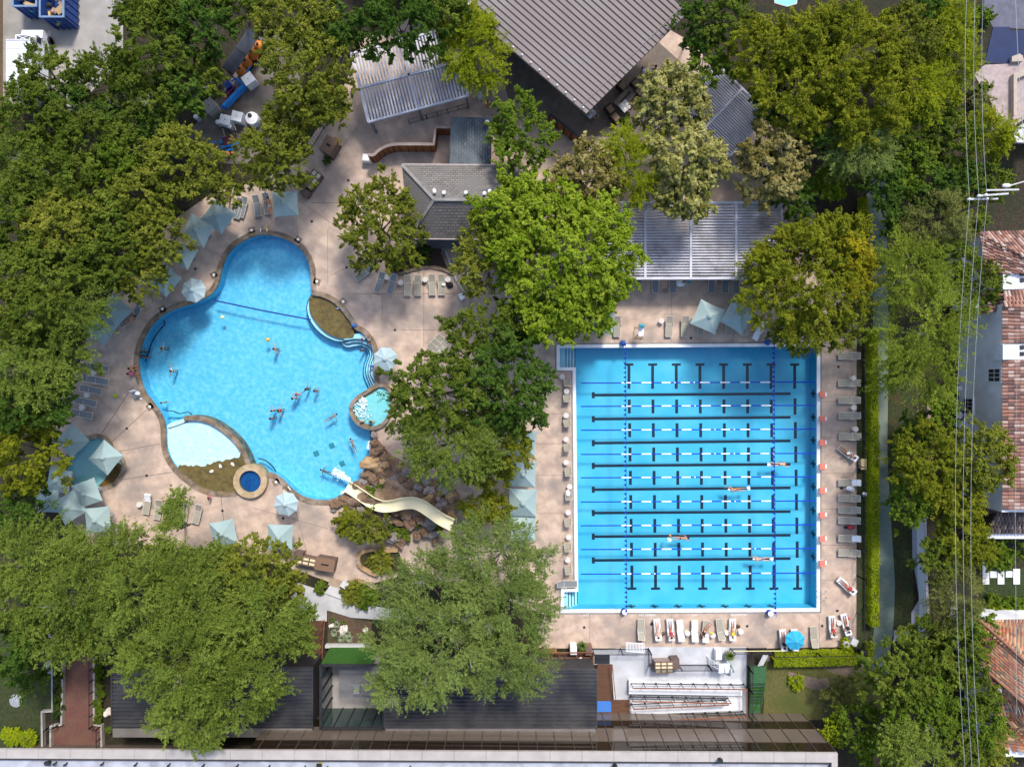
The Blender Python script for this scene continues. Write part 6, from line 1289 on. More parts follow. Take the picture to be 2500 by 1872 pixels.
# terrace chairs
def tub_chair(c, r, x, y, rz, label):
    t = thing("terrace_chair", label, "armchair", PT(c, r, x, y, .15), rz); m = mat("grey_wicker", (.36, .35, .37), (.26, .26, .28), 12, .8)
    MB().box((0, 0, .3), (.72, .68, .28)).build("seat", m, t, False); MB().box((0, .33, .55), (.76, .12, .6)).box((-.36, .02, .45), (.1, .66, .35)).box((.36, .02, .45), (.1, .66, .35)).build("backrest", m, t, False); MB().box((0, .12, .5), (.5, .2, .12), .0, Matrix.Rotation(-.6, 4, 'X')).build("cushion", M_black, t, False)
tub_chair(2,3,395,762,2.8,"grey wicker armchair on the rust terrace, left of two"); tub_chair(2,3,482,735,3.1,"grey wicker armchair on the rust terrace, right of two"); tub_chair(2,3,240,765,1.5,"grey wicker armchair half under the tree on the rust terrace")
t = thing("terrace_table", "square white table standing cornerwise on the rust terrace", "table", PT(2, 3, 582, 730, .15), .55); MB().box((0, 0, .5), (.72, .72, .05)).build("table_top", M_white, t, False); MB().box((0, 0, .25), (.12, .12, .5)).build("pedestal", M_black, t, False); MB().lathe([(.1, .53), (.12, .58)], n=10).build("tray", M_black, t, False)
t = thing("console", "pale box with dark screen at the terrace's right end", "console", PT(2, 3, 622, 785, .15)); MB().box((0, 0, .5), (.8, .55, 1.0)).build("body", M_pale, t, False); MB().box((.05, -.05, 1.01), (.45, .35, .03)).build("screen", MATS["dark_pane"], t, False)
# lifeguard stand and folded parasols on the plaza
t = thing("white_stand", "white framed guard stand stored beside the plaza fence", "stand", PT(2, 3, 1790, 745)); f = MB()
for x, y in ((-.5, .4), (.4, .4), (-.5, -.4), (.4, -.4)): f.tube([(x * 1.3, y * 1.2, 0), (x, y, 1.5)], .04, 8)
for k in range(4): f.tube([(-1.1 + .16 * k, .5 - .03 * k, .2 + .35 * k), (-1.0 + .16 * k, -.1, .2 + .35 * k)], .035, 6)
f.tube([(-1.2, .55, 0), (-.6, .35, 1.5)], .04, 8).tube([(-1.1, -.2, 0), (-.6, -.05, 1.5)], .04, 8); f.build("frame", M_white, t, False); MB().box((0, 0, 1.5), (1.0, .85, .07)).build("platform", M_white, t, False); MB().box((.3, -.1, 1.7), (.5, .5, .06)).box((.5, -.1, 1.95), (.06, .5, .5)).build("seat", M_white, t, False)
for i in range(3):
    a, b = PT(2, 3, 1835 + 20 * i, 770 - 6 * i, 1.2), PT(2, 3, 1888 + 14 * i, 860 - 14 * i, .1); o = MB().tube([a, (a + b) / 2, b], .16, 8, .07).build("folded_parasol", M_can); tag(o, f"furled sage parasol leaning on the plaza fence, {ORD[i]} from the left", "parasol", "furled parasols on the plaza")
# ================================================================ truck and dumpsters
M_blue = mat("navy_skip_paint", (0.012, 0.045, 0.19), (0.016, 0.06, 0.24), 1.5, .5)
def dumpster(x0, x1, y1, label, seed):
    """open skip seen with its rim at px x0..x1 and lower rim edge y1"""
    h = 2.2; a, b = P((x0, y1), h), P((x1, y1), h); L = 4.6; cx = (a.x + b.x) / 2; w = b.x - a.x; t = thing("dumpster", label, "dumpster", (cx, a.y + L / 2, 0), 0, "blue dumpsters in the service yard")
    s = MB()
    for sx in (-1, 1): s.box((sx * (w / 2 - .05), 0, h / 2 + .1), (.1, L, h - .2))
    for sy in (-1, 1): s.box((0, sy * (L / 2 - .05), h / 2 + .1), (w - .2, .1, h - .2))
    s.box((0, 0, .2), (w - .2, L - .2, .1)); s.build("body", M_blue, t, False)
    r = MB()
    for sx in (-1, 1): r.box((sx * (w / 2 - .02), 0, h + .02), (.16, L + .1, .1))
    for sy in (-1, 1): r.box((0, sy * (L / 2 - .02), h + .02), (w - .2, .16, .1))
    r.build("rim", mat("pale_blue_rim", (.16, .24, .36), (.12, .19, .3), 2, .5), t, False)
    q = MB()
    for i in range(7): q.box((w / 2 + .03, -L / 2 + .3 + i * .66, h / 2), (.08, .08, h - .1))
    for i in range(4): q.box((-w / 2 + .25 + i * (w - .5) / 3, -L / 2 - .03, h / 2), (.08, .08, h - .1))
    q.build("side_rib", M_blue, t, False); MB().box((.2, -L / 2 - .05, 1.5), (.5, .02, .3)).build("label_plate", mat("teal_label", (.05, .25, .3), (.04, .2, .25), 3), t, False)
    rg = random.Random(seed); ms = [mat("scrap_wood", (.48, .34, .16), (.38, .26, .12), 3, .8), mat("scrap_pink", (.4, .25, .22), (.3, .19, .17), 3, .8), M_white, mat("scrap_grey", (.2, .2, .22), (.14, .14, .15), 3)]
    for i in range(16):
        m = ms[rg.choice([0, 0, 0, 1, 2, 3, 0])]; o = MB().box((0, 0, 0), (rg.uniform(.15, .6), rg.uniform(.5, 1.6) if m is ms[0] else .5, rg.uniform(.06, .3)), 0, Matrix.Rotation(rg.uniform(-.4, .4), 4, 'X') @ Matrix.Rotation(rg.uniform(0, 3), 4, 'Z')).build("scrap_board" if m is ms[0] else "scrap_piece", m)
        o.location = (cx + rg.uniform(-w / 2 + .5, w / 2 - .5), a.y + L / 2 + rg.uniform(-L / 2 + .4, L / 2 - .4), 1.0 + i * .055); tag(o, f"scrap of discarded timber or card inside the {'left' if seed == 1 else 'right'} blue dumpster", "scrap", f"scrap in the {'left' if seed == 1 else 'right'} dumpster")
    lump("black_sack", (cx - w * .2, a.y + 1.2, 1.85), .33, C_["black"], f"black sack in the {'left' if seed == 1 else 'right'} blue dumpster", "sack", seed)
dumpster(T(0,0,112,0)[0], T(0,0,318,0)[0], T(0,0,0,58)[1], "navy blue open dumpster at the top left corner, left of two", 1); dumpster(T(0,0,345,0)[0], T(0,0,552,0)[0], T(0,0,0,150)[1], "navy blue open dumpster at the top left corner, right of two", 2)
tk = thing("box_truck", "white box truck parked by the trees at upper left", "truck", PT(0, 0, 190, 540)); M_tr = mat("white_truck_paint", (.76, .77, .79), (.7, .71, .73), .6, .4, spec=.5)
h = 3.3; a, b = PT(0, 0, 52, 345, h), PT(0, 0, 255, 345, h); w = b.x - a.x; cx = (a.x + b.x) / 2; yb = a.y; Lb = 4.6
MB().box((cx, yb - Lb / 2, (h + .8) / 2), (w, Lb, h - .8)).build("cargo_box", M_tr, tk); rb_ = MB()
for i in range(9): rb_.box((cx, yb - .3 - i * .5, h + .012), (w - .1, .035, .03))
rb_.box((cx, yb - .02, h + .015), (w, .12, .05)); rb_.build("roof_seam", mat("grey_seam", (.5, .5, .52), (.45, .45, .47), 2), tk)
prof = [(yb + .15, .5), (yb + .15, 2.35), (yb + .45, 2.45), (yb + .95, 2.35), (yb + 1.25, 1.55), (yb + 1.85, 1.4), (yb + 1.95, .55)]
cbm = MB(); vs = []; hw = w / 2 - .06
for s in (-1, 1): vs += [(cx + s * hw * (1 if z < 1.6 else .88), y, z) for y, z in prof]
n = len(prof); fs = [tuple(range(n)), tuple(range(2 * n - 1, n - 1, -1))] + [(i, (i + 1) % n, n + (i + 1) % n, n + i) for i in range(n)]; cbm.add(vs, fs).build("cab", M_tr, tk)
MB().add([(cx - hw * .8, yb + .98, 2.31), (cx + hw * .8, yb + .98, 2.31), (cx + hw * .86, yb + 1.25, 1.62), (cx - hw * .86, yb + 1.25, 1.62)], [(0, 1, 2, 3)]).build("windshield", MATS["dark_pane"], tk)
tk.children[-1].location.z += .03; tk.children[-1].location.y += .02
MB().box((cx + hw * .96, yb + .65, 1.95), (.05, .55, .55)).build("side_window", MATS["dark_pane"], tk); MB().box((cx - .15, yb + .55, 2.47), (1.1, .5, .05)).build("roof_rack", mat("dark_rack", (.06, .06, .065), (.12, .12, .13), 18, .6), tk); MB().tube([(cx - .7, yb + .3, 2.5), (cx + .5, yb + .8, 2.52)], .03).tube([(cx - .7, yb + .8, 2.5), (cx + .5, yb + .3, 2.52)], .03).build("ladder_rack", M_white, tk)
MB().box((cx + hw + .14, yb + .95, 1.75), (.22, .12, .3)).build("mirror", M_tr, tk)
for s in (-1, 1):
    for yy in (yb + 1.25, yb - 3.4):
        m = Matrix.Rotation(math.pi / 2, 4, 'Y'); wb_ = MB().lathe([(.2, -.13), (.4, -.13), (.44, -.08), (.44, .08), (.4, .13), (.2, .13)], n=20); wb_.v = [m @ v + Vector((cx + s * (hw - .02), yy, .44)) for v in wb_.v]; tyre = wb_.build("wheel", M_black, tk); rim_ = MB().lathe([(.02, .0), (.22, .0)], n=16); rim_.v = [m @ v + Vector((cx + s * (hw + .12), yy, .44)) for v in rim_.v]; rim_.build("rim", M_steel, tyre, False) if False else rim_.build("rim", M_steel, tk)
o = MB().box((0, 0, 1.0), (.15, 26, 2.0)).build("boundary_fence", mat("tan_fence", (.28, .19, .11), (.2, .14, .08), 3)); q = P((5, 100)); o.location = (q.x, q.y, 0); tag(o, "tan boundary fence at the photo's upper left edge", "fence")
# ================================================================ pool plant
M_pipe = mat("blue_pvc_pipe", (0.015, 0.17, 0.52), (0.02, 0.22, 0.6), 3, .4); M_mag = mat("magenta_pipe", (.38, .03, .13), (.3, .025, .1), 3, .4); M_org = mat("orange_tank", (.58, .17, .022), (.48, .13, .018), 1.2, .45)
def Z4(x, y, z=0): return P((540 + x / 8.49, 60 + y / 8.49), z)
def Z5(x, y, z=0): return P((480 + x / 8.49, 220 + y / 8.49), z)
for i, (x, y) in enumerate(((390,930),(505,760),(640,590),(770,430))):
    t = thing("filter_tank", f"round orange filter tank with a black lid, {ORD[i]} from the lower end of the row", "filter tank", G((540 + x / 8.49, 60 + y / 8.49), .9), 0, "orange filter tanks of the pool plant"); MB().lathe([(.45, 0), (.5, .15)], n=16).build("base", M_black, t, False); MB().ball((0, 0, .62), .52, 20, (1, 1, 1)).build("tank", M_org, t, False, True); MB().lathe([(.11, 1.08), (.12, 1.2), (.08, 1.25)], n=12).build("lid", M_black, t, False)
dw = thing("dark_screen", "long dark louvred screen roof behind the orange filter tanks", "screen", Z4(380, 560)); L1 = [Z4(100, 930, 2.2), Z4(640, 130, 2.2)]; d = (L1[1] - L1[0]).normalized(); s = Vector((-d.y, d.x, 0)); sb = MB()
for k in range(7): sb.bar(L1[0] - s * (.17 * k - .3), L1[1] - s * (.17 * k - .3), .2, .08)
sb.build("slats", mat("dark_blue_grey_slat", (.045, .055, .075), (.03, .038, .055), 2, .6), dw); f = MB()
for k in (0, .5, 1): q = L1[0].lerp(L1[1], k); f.bar(q + s * .4, q - s * .8, .1, .14).box((q.x, q.y, 1.1), (.1, .1, 2.2))
f.build("frame", M_black, dw)
t = thing("pipe_manifold", "thick bright blue pipe manifold beside the filter tanks", "pipes", Z4(250, 1400)); m = MB(); m.tube([Z4(50, 1700, .7), Z4(480, 1250, .7)], .2, 10).tube([Z4(110, 1720, .45), Z4(520, 1290, .45)], .17, 10).tube([Z4(430, 1220, .9), Z4(300, 1110, .9), Z4(200, 1190, .9)], .09, 8).tube([Z4(450, 1230, .9), Z4(350, 1190, .9), Z4(290, 1240, .9)], .07, 8).tube([Z4(520, 1000, .6), Z4(600, 870, .6)], .1, 8); m.tube([Z4(50, 1700, .7), Z5(530, 350, .5), Z5(620, 400, .3)], .2, 10); m.build("blue_pipe", M_pipe, t)
m = MB(); m.tube([Z4(280, 1280, .6), Z4(100, 1480, .6), Z4(0, 1400, .6)], .07, 8).tube([Z5(700, 30, .5), Z5(590, 190, .5), Z5(440, 100, .5)], .07, 8); m.build("magenta_pipe", M_mag, t)
def cabn(loc, sx, sy, h, rz, m, lab, knob=None):
    t = thing("pump_cabinet", lab, "pump cabinet", (loc[0] * (HC - h) / HC, loc[1] * (HC - h) / HC, 0), rz); MB().box((0, 0, h / 2), (sx, sy, h)).build("body", m, t, False); MB().box((0, 0, h + .02), (sx * 1.06, sy * 1.06, .06)).build("lid", m, t, False); MB().lathe([(.04, h + .05), (.05, h + .09)], n=8).build("knob", M_black, t, False)
cabn(Z4(560, 1130), 1.0, .9, 1.1, .6, M_plas, "white plastic cabinet at the end of the blue manifold"); cabn(Z5(255, 315), 1.05, 1.05, 1.6, .6, M_yard, "beige square topped cabinet left of the blue manifold"); cabn(Z5(590, 615), .95, .85, 1.0, -.25, M_plas, "pale grey filter box, left of two beside the white tank"); cabn(Z5(835, 545), .95, .85, 1.0, -.25, M_plas, "pale grey filter box, right of two beside the white tank"); cabn(Z4(130, 1250), .6, .6, .8, .6, M_blue, "small navy pump box beside the magenta pipes")
t = thing("chemical_tank", "round white chemical tank with a dark lid in the plant yard", "tank", G((480 + 1110 / 8.49, 220 + 550 / 8.49), 1.2)); MB().lathe([(.6, 0), (.63, .6), (.58, .85), (.2, .95)], n=28).build("body", M_white, t, False); MB().lathe([(.2, .93), (.2, 1.03), (.1, 1.05)], (-.12, .2, 0), 14).build("lid", M_black, t, False)
for i, (x, y) in enumerate(((510,725),(770,665),(60,620),(265,20),(745,810))):
    t = thing("round_vessel", f"small round white capped vessel in the plant yard, {['below the left filter box','below the right filter box','at the far left','above the beige cabinet','below the two filter boxes'][i]}", "vessel", Z5(x, y)); MB().lathe([(.2, 0), (.2, .7), (.21, .72)], n=16).build("body", M_steel, t, False); MB().lathe([(.22, .72), (.22, .8), (.06, .85)], n=16).build("cap", M_white, t, False)
t = thing("pipe_manifold", "low blue pipes with orange caps under the trees, plant yard", "pipes", Z5(680, 1150)); m = MB().tube([Z5(510, 1190, .5), Z5(870, 1105, .5)], .13, 8).tube([Z5(620, 1260, .4), Z5(780, 1215, .4)], .12, 8).tube([Z5(560, 960, .5), Z5(610, 1120, .5)], .11, 8).tube([Z5(300, 1130, .4), Z5(350, 1085, .5), Z5(400, 1090, .4)], .12, 8).tube([Z5(490, 1040, .4), Z5(520, 1110, .4)], .13, 8); m.build("blue_pipe", M_pipe, t); m = MB().tube([Z5(540, 800, .6), Z5(600, 1000, .6)], .045, 6).tube([Z5(780, 730, .6), Z5(815, 840, .6)], .045, 6); m.build("tan_pipe", mat("tan_pipe", (.5, .36, .2), (.4, .29, .16), 3), t); m = MB().ball(tuple(Z5(640, 1320, .4)), .25, 10).ball(tuple(Z5(750, 1300, .4)), .18, 10); m.build("orange_cap", mat("salmon_cap", (.75, .28, .1), (.65, .24, .09), 3), t); m = MB().box(tuple(Z5(690, 1050, .5)), (1.1, .8, .4), .25); m.build("maroon_pump", mat("maroon", (.1, .02, .035), (.08, .015, .03), 3), t)
m = MB().box((0, 0, .5), (1.6, .7, 1.0)); o = m.build("dark_plant_housing", mat("charcoal_housing", (.03, .035, .045), (.05, .055, .065), 3, .6)); o.location = Z5(130, 180); o.rotation_euler = (0, 0, .95); tag(o, "dark plant housing left of the beige cabinet", "housing")
# ================================================================ cafe terrace furniture
def lounge_chair(c, r, x, y, rz, label):
    t = thing("lounge_chair", label, "armchair", PT(c, r, x, y), rz); m = mat("tan_cushion", (.28, .19, .12), (.22, .15, .1), 5, .9); MB().box((0, 0, .34), (.7, .7, .16)).build("cushion", m, t, False); f = MB().box((0, .38, .5), (.86, .06, .7)).box((-.4, 0, .35), (.06, .8, .5)).box((.4, 0, .35), (.06, .8, .5)).box((0, 0, .22), (.8, .7, .05)); f.build("frame", mat("dark_wood_frame", (.045, .03, .022), (.035, .024, .018), 3), t, False)
for c, r, x, y, rz, lab in [(2,0,1060,745,2.3,"brown lounge chair above the fire table, left one"),(2,0,1095,800,.8,"brown lounge chair right of the fire table"),(2,0,945,765,2.4,"wood framed lounge chair under the seam roof's eave"),(2,0,840,960,2.2,"dark lounge chair below the seam roof, left of the path"),(2,0,885,1030,2.3,"dark red lounge chair with a cushion below the fire table")]: lounge_chair(c, r, x, y, rz, lab)
ft = thing("fire_table", "long wooden fire table with a black trough on the cafe terrace", "fire table", PT(2, 0, 975, 858), .89); MB().box((0, 0, .22), (2.2, 1.15, .44)).build("top", mat("grey_brown_boards", (.22, .17, .13), (.17, .13, .1), 2, .7, stretch=(1, 8, 1)), ft, False); MB().box((0, 0, .45), (1.35, .3, .04)).build("trough", M_black, ft, False)
def cafe_table(c, r, x, y, label):
    t = thing("cafe_table", label, "table", PT(c, r, x, y), .7); MB().box((0, 0, .73), (.9, .9, .04)).build("table_top", M_pale, t, False); MB().box((0, 0, .36), (.1, .1, .7)).build("pedestal", M_black, t, False)
    for i in range(3): MB().lathe([(.1, .755), (.12, .77)], (.25 * math.cos(2 * i), .25 * math.sin(2 * i), 0), 12).build("plate", M_white, t, False)
cafe_table(2,0,1165,655,"cafe table with dishes on the upper terrace"); cafe_table(2,0,670,1000,"cafe table with dishes under the seam roof's tip"); cafe_table(2,0,965,945,"small cafe table beside the fire table")
for lab, c, r, x, y, rz, up, hr in [("person in a pale blue shirt sitting at the upper terrace table",2,0,1100,655,-1.4,"sky","dark"),("person in a blue shirt sitting right of the upper terrace table",2,0,1215,640,1.5,"grey","dark"),("person in a bright blue shirt sitting right of the fire table",2,0,1015,975,1.2,"sky","dark"),("person in a blue shirt seated below the seam roof's tip",2,0,705,960,2.2,"sky","dark"),("person in teal seated left of the table at the seam roof's tip",2,0,640,1030,-.9,"teal","dark"),("person in pale blue seated nearest the board fence",2,0,712,1060,.3,"sky","dark")]: person(lab, PT(c, r, x, y, -.45), rz, "sit", "tan", hr, "black", up, 0, "front")
person("person in a white shirt walking near the tilted louvre pergola", PT(1, 0, 2005, 935), .3, "stand", "tan", "dark", "red", "white"); person("person carrying a bag beside the shaded north-west parasol", PT(0, 1, 1512, 790), .3, "stand", "brown", "dark", "black", "teal")
person("person in a dark red top standing between the lower square parasols", PT(0, 2, 705, 1115), .1, "stand", "brown", "dark", "black", "red"); person("person in pink and white seated at the beach's lower rim", PT(0, 2, 1850, 970, -.3), 1.5, "sit", "tan", "dark", "white", "pink", arms="side", scale=.8)
lump("chair_towel", PT(0, 1, 1485, 680, .3), .22, C_["sky"], "pale blue towel beside the trees on the west bank", "towel", 51); lump("chair_towel", PT(0, 1, 1225, 985, .3), .2, M_tow, "white towel under the west trees near the rim anchor", "towel", 52)
put_lounger(PT(0, 1, 1205, 1025), -.5, "lounger under the west trees beside the rim anchor", "loungers in the west trees' shade", True); put_lounger(PT(0, 1, 1125, 1110), -1.0, "lounger with a resting person below the shaded west parasol", "loungers in the west trees' shade", True)
person("person resting on a lounger below the shaded west parasol", PT(0, 1, 1125, 1110, .48), -1.0, "supine", "tan", "dark", "black", None, BA * .8)
# bathers in the lagoon
fl = -1.3
for lab, p, rz, sk, hr, lo, up, ar, sc in [
    ("bather near the lagoon's west rim, right of two in shade", T(0,1,1412,1355), 1.2, "tan", "dark", "blue", None, "out", 1),
    ("bather hugging the lagoon's shaded west wall, upper of two", T(0,1,1238,1385), .4, "brown", "dark", "black", None, "front", .95), ("bather in dark swimwear at the shaded west wall, lower of two", T(0,1,1240,1425), -.5, "brown", "dark", "black", "black", "out", .95),
    ("bather with arm reaching left near the west bank", T(0,1,1488,1550), 1.5, "tan", "dark", "white", "white", "out", .95), ("bather below the beach steps' upper edge, alone", T(0,2,1408,165), .2, "tan", "dark", "black", None, "side", .8),
    ("bather just below the orange ball", T(1,1,165,1360), -1.2, "tan", "dark", "green", None, "out", 1), ("bather with a pink float, mid lagoon", T(1,2,325,130), -.4, "tan", "dark", "black", "teal", "front", 1), ("child on the pink float beside a bather, mid lagoon", T(1,2,355,98), -.8, "tan", "dark", "pink", "pink", "front", .85),
    ("dark haired bather upper right of the pink float", T(1,2,438,48), 1, "brown", "dark", "black", None, "out", 1), ("dark haired bather in the pair right of the pink float", T(1,2,512,65), -1, "brown", "dark", "black", None, "front", .9),
    ("bather at the left of the group of three, mid lagoon", T(1,2,145,235), .4, "tan", "dark", "red", None, "front", .95), ("bather in dark red swimwear at the right of the group of three", T(1,2,205,235), -1.5, "tan", "dark", "red", "red", "out", 1), ("lone dark haired bather at the bottom of the group of three", T(1,2,135,302), .1, "brown", "dark", "black", None, "side", 1),
    ("bather beside the lagoon's curved steps", T(1,1,915,1370), .8, "tan", "dark", "black", None, "side", .8)]:
    person(lab, P(p, -.1).to_2d().to_3d() + Vector((0, 0, fl + (1 - sc) * 1.3 if sc < 1 else fl)), rz, "stand", sk, hr, lo, up, 0, ar, sc, None)
for lab, p, rz, lo, sk in [("swimmer in blue trunks gliding in the lagoon's middle right", T(1,2,650,295), -1.0, "blue", "tan"), ("swimmer in dark blue near the waterfall rocks", T(1,2,838,530), .4, "blue", "tan"), ("swimmer underwater at the slide's foot", T(1,2,610,765), 1.2, "teal", "brown")]: person(lab, P(p, -.2), rz, "swim", sk, "dark", lo, None, 0, "out", .85)
for lab, p, rz, sk, hr, lo, up, sc, z in [("adult in blue bending over children on the lagoon steps", (899,829), -.6, "tan", "dark", "blue", "teal", 1.0, -.75), ("small child in purple on the lagoon steps, left", (884,828), .8, "tan", "dark", "purple", "pink", .62, -.7), ("small child in red on the lagoon steps, right", (901,838), -.9, "tan", "dark", "red", None, .55, -.5)]: person(lab, P(p, 0) + Vector((0, 0, z)), rz, "stand", sk, hr, lo, up, 0, "front", sc)
person("bather in pink seated on the lagoon's west rim", PT(0, 1, 1185, 1575, -.75), -1.4, "sit", "tan", "dark", "pink", "pink", arms="side"); person("bather seated on the lagoon's west rim above the one in pink", PT(0, 1, 1195, 1530, -.75), -1.2, "sit", "tan", "dark", "black", None, arms="front")
person("bald bather sitting in the bubbling spa, left", PT(1, 2, 942, 318, -.9), .2, "stand", "fair", "blond", "blue", None); person("dark haired bather in the bubbling spa, right", PT(1, 2, 1020, 322, -.9), -.3, "stand", "tan", "dark", "black", None)
for lab, p, rz, hr, lo, sk in [("swimmer in black trunks nearing the lap pool's right wall", T(3,2,100,697), -H, "dark", "black", "fair"), ("swimmer in a white cap swimming left in the lap pool", T(2,2,1935,915), H, "cap", "red", "tan"), ("swimmer in black trunks trailing an orange buoy", T(2,2,1460,1335), -H, "dark", "black", "tan"), ("pale swimmer in the lap pool's lower right lane", T(2,2,2150,1515), H, "cap", "blue", "fair")]: person(lab, P(p, -.12) + Vector((0, 0, .02)), rz, "swim", sk, hr, lo, None, 0, "crawl")
for p, d, lab in [(T(3,2,20,700),(-1,0),'small white wake behind the swimmer near the right wall'),(T(2,2,2030,905),(1,.05),'small white wake behind the white capped swimmer'),(T(2,2,1370,1350),(-1,0),'small white wake behind the swimmer with the buoy'),(T(2,2,2230,1515),(1,0),'small white wake behind the pale swimmer')]: foam('swim_wake', P(p, -.1), d, .28, .25, lab, int(p[0]))
def ball(p, r, col, label, z): o = MB().ball((0, 0, 0), r, 18).build("ball", mat(label.split()[0] + "_ball", col, tuple(x * .85 for x in col), 2, .5), smooth=True); o.location = P(p, z); tag(o, label, "ball")
ball(T(1,1,102,1278), .2, (.75,.42,.06), "orange ball floating in the lagoon", 0.0); ball(T(0,1,1923,1084), .18, (.8,.78,.35), "yellow ball floating below the dark float rope", 0.0); ball(T(0,2,995,107), .2, (.38,.5,.02), "lime green ball on the west deck", .2); ball(T(2,2,1365,1312), .12, (.7,.22,.03), "tangerine buoy trailing a lap swimmer", -.03)
lump("pool_toys", P((865, 795)), .25, C_["blue"], "blue and pink pool toys on the rim beside the brown ledge", "toys", 60); lump("pool_toy", P((908, 894), .1), .2, C_["blue"], "blue toy on the rim below the octagonal parasol", "toy", 61)
lump("sandals", PT(1, 1, 707, 1010, -.15), .12, C_["sky"], "pale blue sandals lying on the brown ledge", "sandals", 62)
for i, (x, y) in enumerate(((1905,715),(2012,697),(1830,757))): rock(PT(0, 2, x, y, -.1), .16, .12, MATS["cream_rock"], 90 + i, f"white stone on the brown rock shelf, {['middle','right','left'][i]} of three", None, -.1)
# ================================================================ power pole and wires
pp = thing("power_pole", "wooden power pole with two pale crossarms above the villa", "power pole", (0, 0, 0)); zt = 11.0
top = P((2412, 489), zt); base = Vector((top.x + .1, top.y - .1, 0)); pp.location = base
MB().tube([base, Vector((top.x, top.y, zt + .4))], .16, 10, .1).build("pole", mat("pole_wood", (.12, .085, .06), (.09, .065, .045), 3, .8, stretch=(6, 6, .4)), pp)
ca = MB(); M_arm = mat("pale_crossarm", (.52, .50, .50), (.42, .4, .4), 3)
for x0_, y0_, x1_, y1_, dz in ((1720,66,1985,62,0),(1808,38,2075,18,.25)): ca.bar(PT(3, 1, x0_, y0_, zt + dz), PT(3, 1, x1_, y1_, zt + dz), .13, .13)
a, b = PT(3, 0, 1885, 1645, zt - .2), PT(3, 0, 2165, 1640, zt - .2); ca.bar(a, b, .12, .12); ca.build("crossarm", M_arm, pp)
for x, y, dz in ((1735,66,.15),(1890,64,.15),(1820,37,.4),(1880,30,.4)): q = PT(3, 1, x, y, zt + dz); MB().lathe([(.06, -.1), (.1, 0), (.06, .05), (.1, .1), (.03, .16)], q, 10).build("insulator", M_white, pp)
q = PT(3, 0, 2060, 1605, zt - .6); MB().ball(tuple(q), .22, 12, (1.6, .8, .8)).build("lamp_head", M_white, pp); MB().tube([PT(3,0,2090,1605,zt-.6), PT(3,0,2212,1570,zt-1)], .05, 8).build("lamp_arm", M_arm, pp)
M_wire = mat("pale_wire", (.36, .40, .38), (.30, .33, .32), 5, .5)
for i, (top_, mid, bot) in enumerate((((1720,-120),(1742,66),(1705,1700)),((1793,-120),(1822,38),(1765,1700)),((1862,-120),(1894,66),(1828,1700)))):
    A, M_, B = PT(3, 0, *top_, zt + .1), PT(3, 1, *mid, zt + .3), PT(3, 3, *bot, zt + .3); lst = []
    for p, q in ((A, M_), (M_, B)):
        for k in range(13): t_ = k / 12; v = p.lerp(q, t_); v.z -= 1.1 * 4 * t_ * (1 - t_) * ((q - p).length / 60); v.x -= .55 * 4 * t_ * (1 - t_) * ((q - p).length / 60) * (1 if p is M_ else .3); lst.append(v)
    tag(MB().tube(lst, .013, 5).build("power_wire", M_wire), f"pale power wire running down the right side, {['leftmost','middle','rightmost'][i]} of three", "wire", "power wires along the right side")
o = MB().tube([PT(3, 0, 2133, -120, zt - 2), PT(3, 0, 2160, 500, zt - 2.3), PT(3, 0, 2212, 1240, zt - 2.2)], .02, 5).build("power_wire", M_wire); tag(o, "thin pale service wire crossing the patio at upper right", "wire")
o = MB().tube([PT(3, 2, 2155, -500, zt - 3), PT(3, 2, 2135, 1100, zt - 3.4), PT(3, 3, 2150, 1200, zt - 3)], .014, 5).build("power_wire", M_wire); tag(o, "thin service wire passing over the tile roofs", "wire")
for x, y, lab in ((797,690,"tan board beside the hedge behind the east deck fence"),): o = MB().box((0, 0, .6), (.55, 1.0, .06), .0, Matrix.Rotation(.12, 4, 'Y')).box((-.2, 0, .3), (.05, .8, .6)).build("sign_board", MATS["tan_stone"] if False else mat("tan_board", (.46, .36, .22), (.4, .31, .19), 2)); o.location = PT(3, 2, x, y); tag(o, lab, "board")
o = MB().lathe([(.05, .3), (.22, .34), (.2, .42), (.05, .46)], n=18).build("garden_light", M_plas); o.location = PT(3, 2, 817, 950); tag(o, "white oval garden light beside the hedge", "garden light")
t = thing("grill", "black kettle shaped bin at the hedge's southeast corner", "bin", PT(3, 3, 798, 648), .5); MB().lathe([(.2, 0), (.3, .5), (.32, .75), (.1, .85)], n=16).build("body", M_black, t, False); MB().lathe([(.28, .72), (.12, .9)], n=16).build("lid", M_navy, t, False)
o = MB().tube([PT(3, 3, -300, 655, 1.3), PT(3, 3, 150, 652, 1.3)], .04, 6).build("yellow_bar", mat("pale_yellow_bar", (.7, .62, .3), (.6, .53, .25), 3)); tag(o, "pale yellow bar lying along the south fence", "bar")
finish_people()
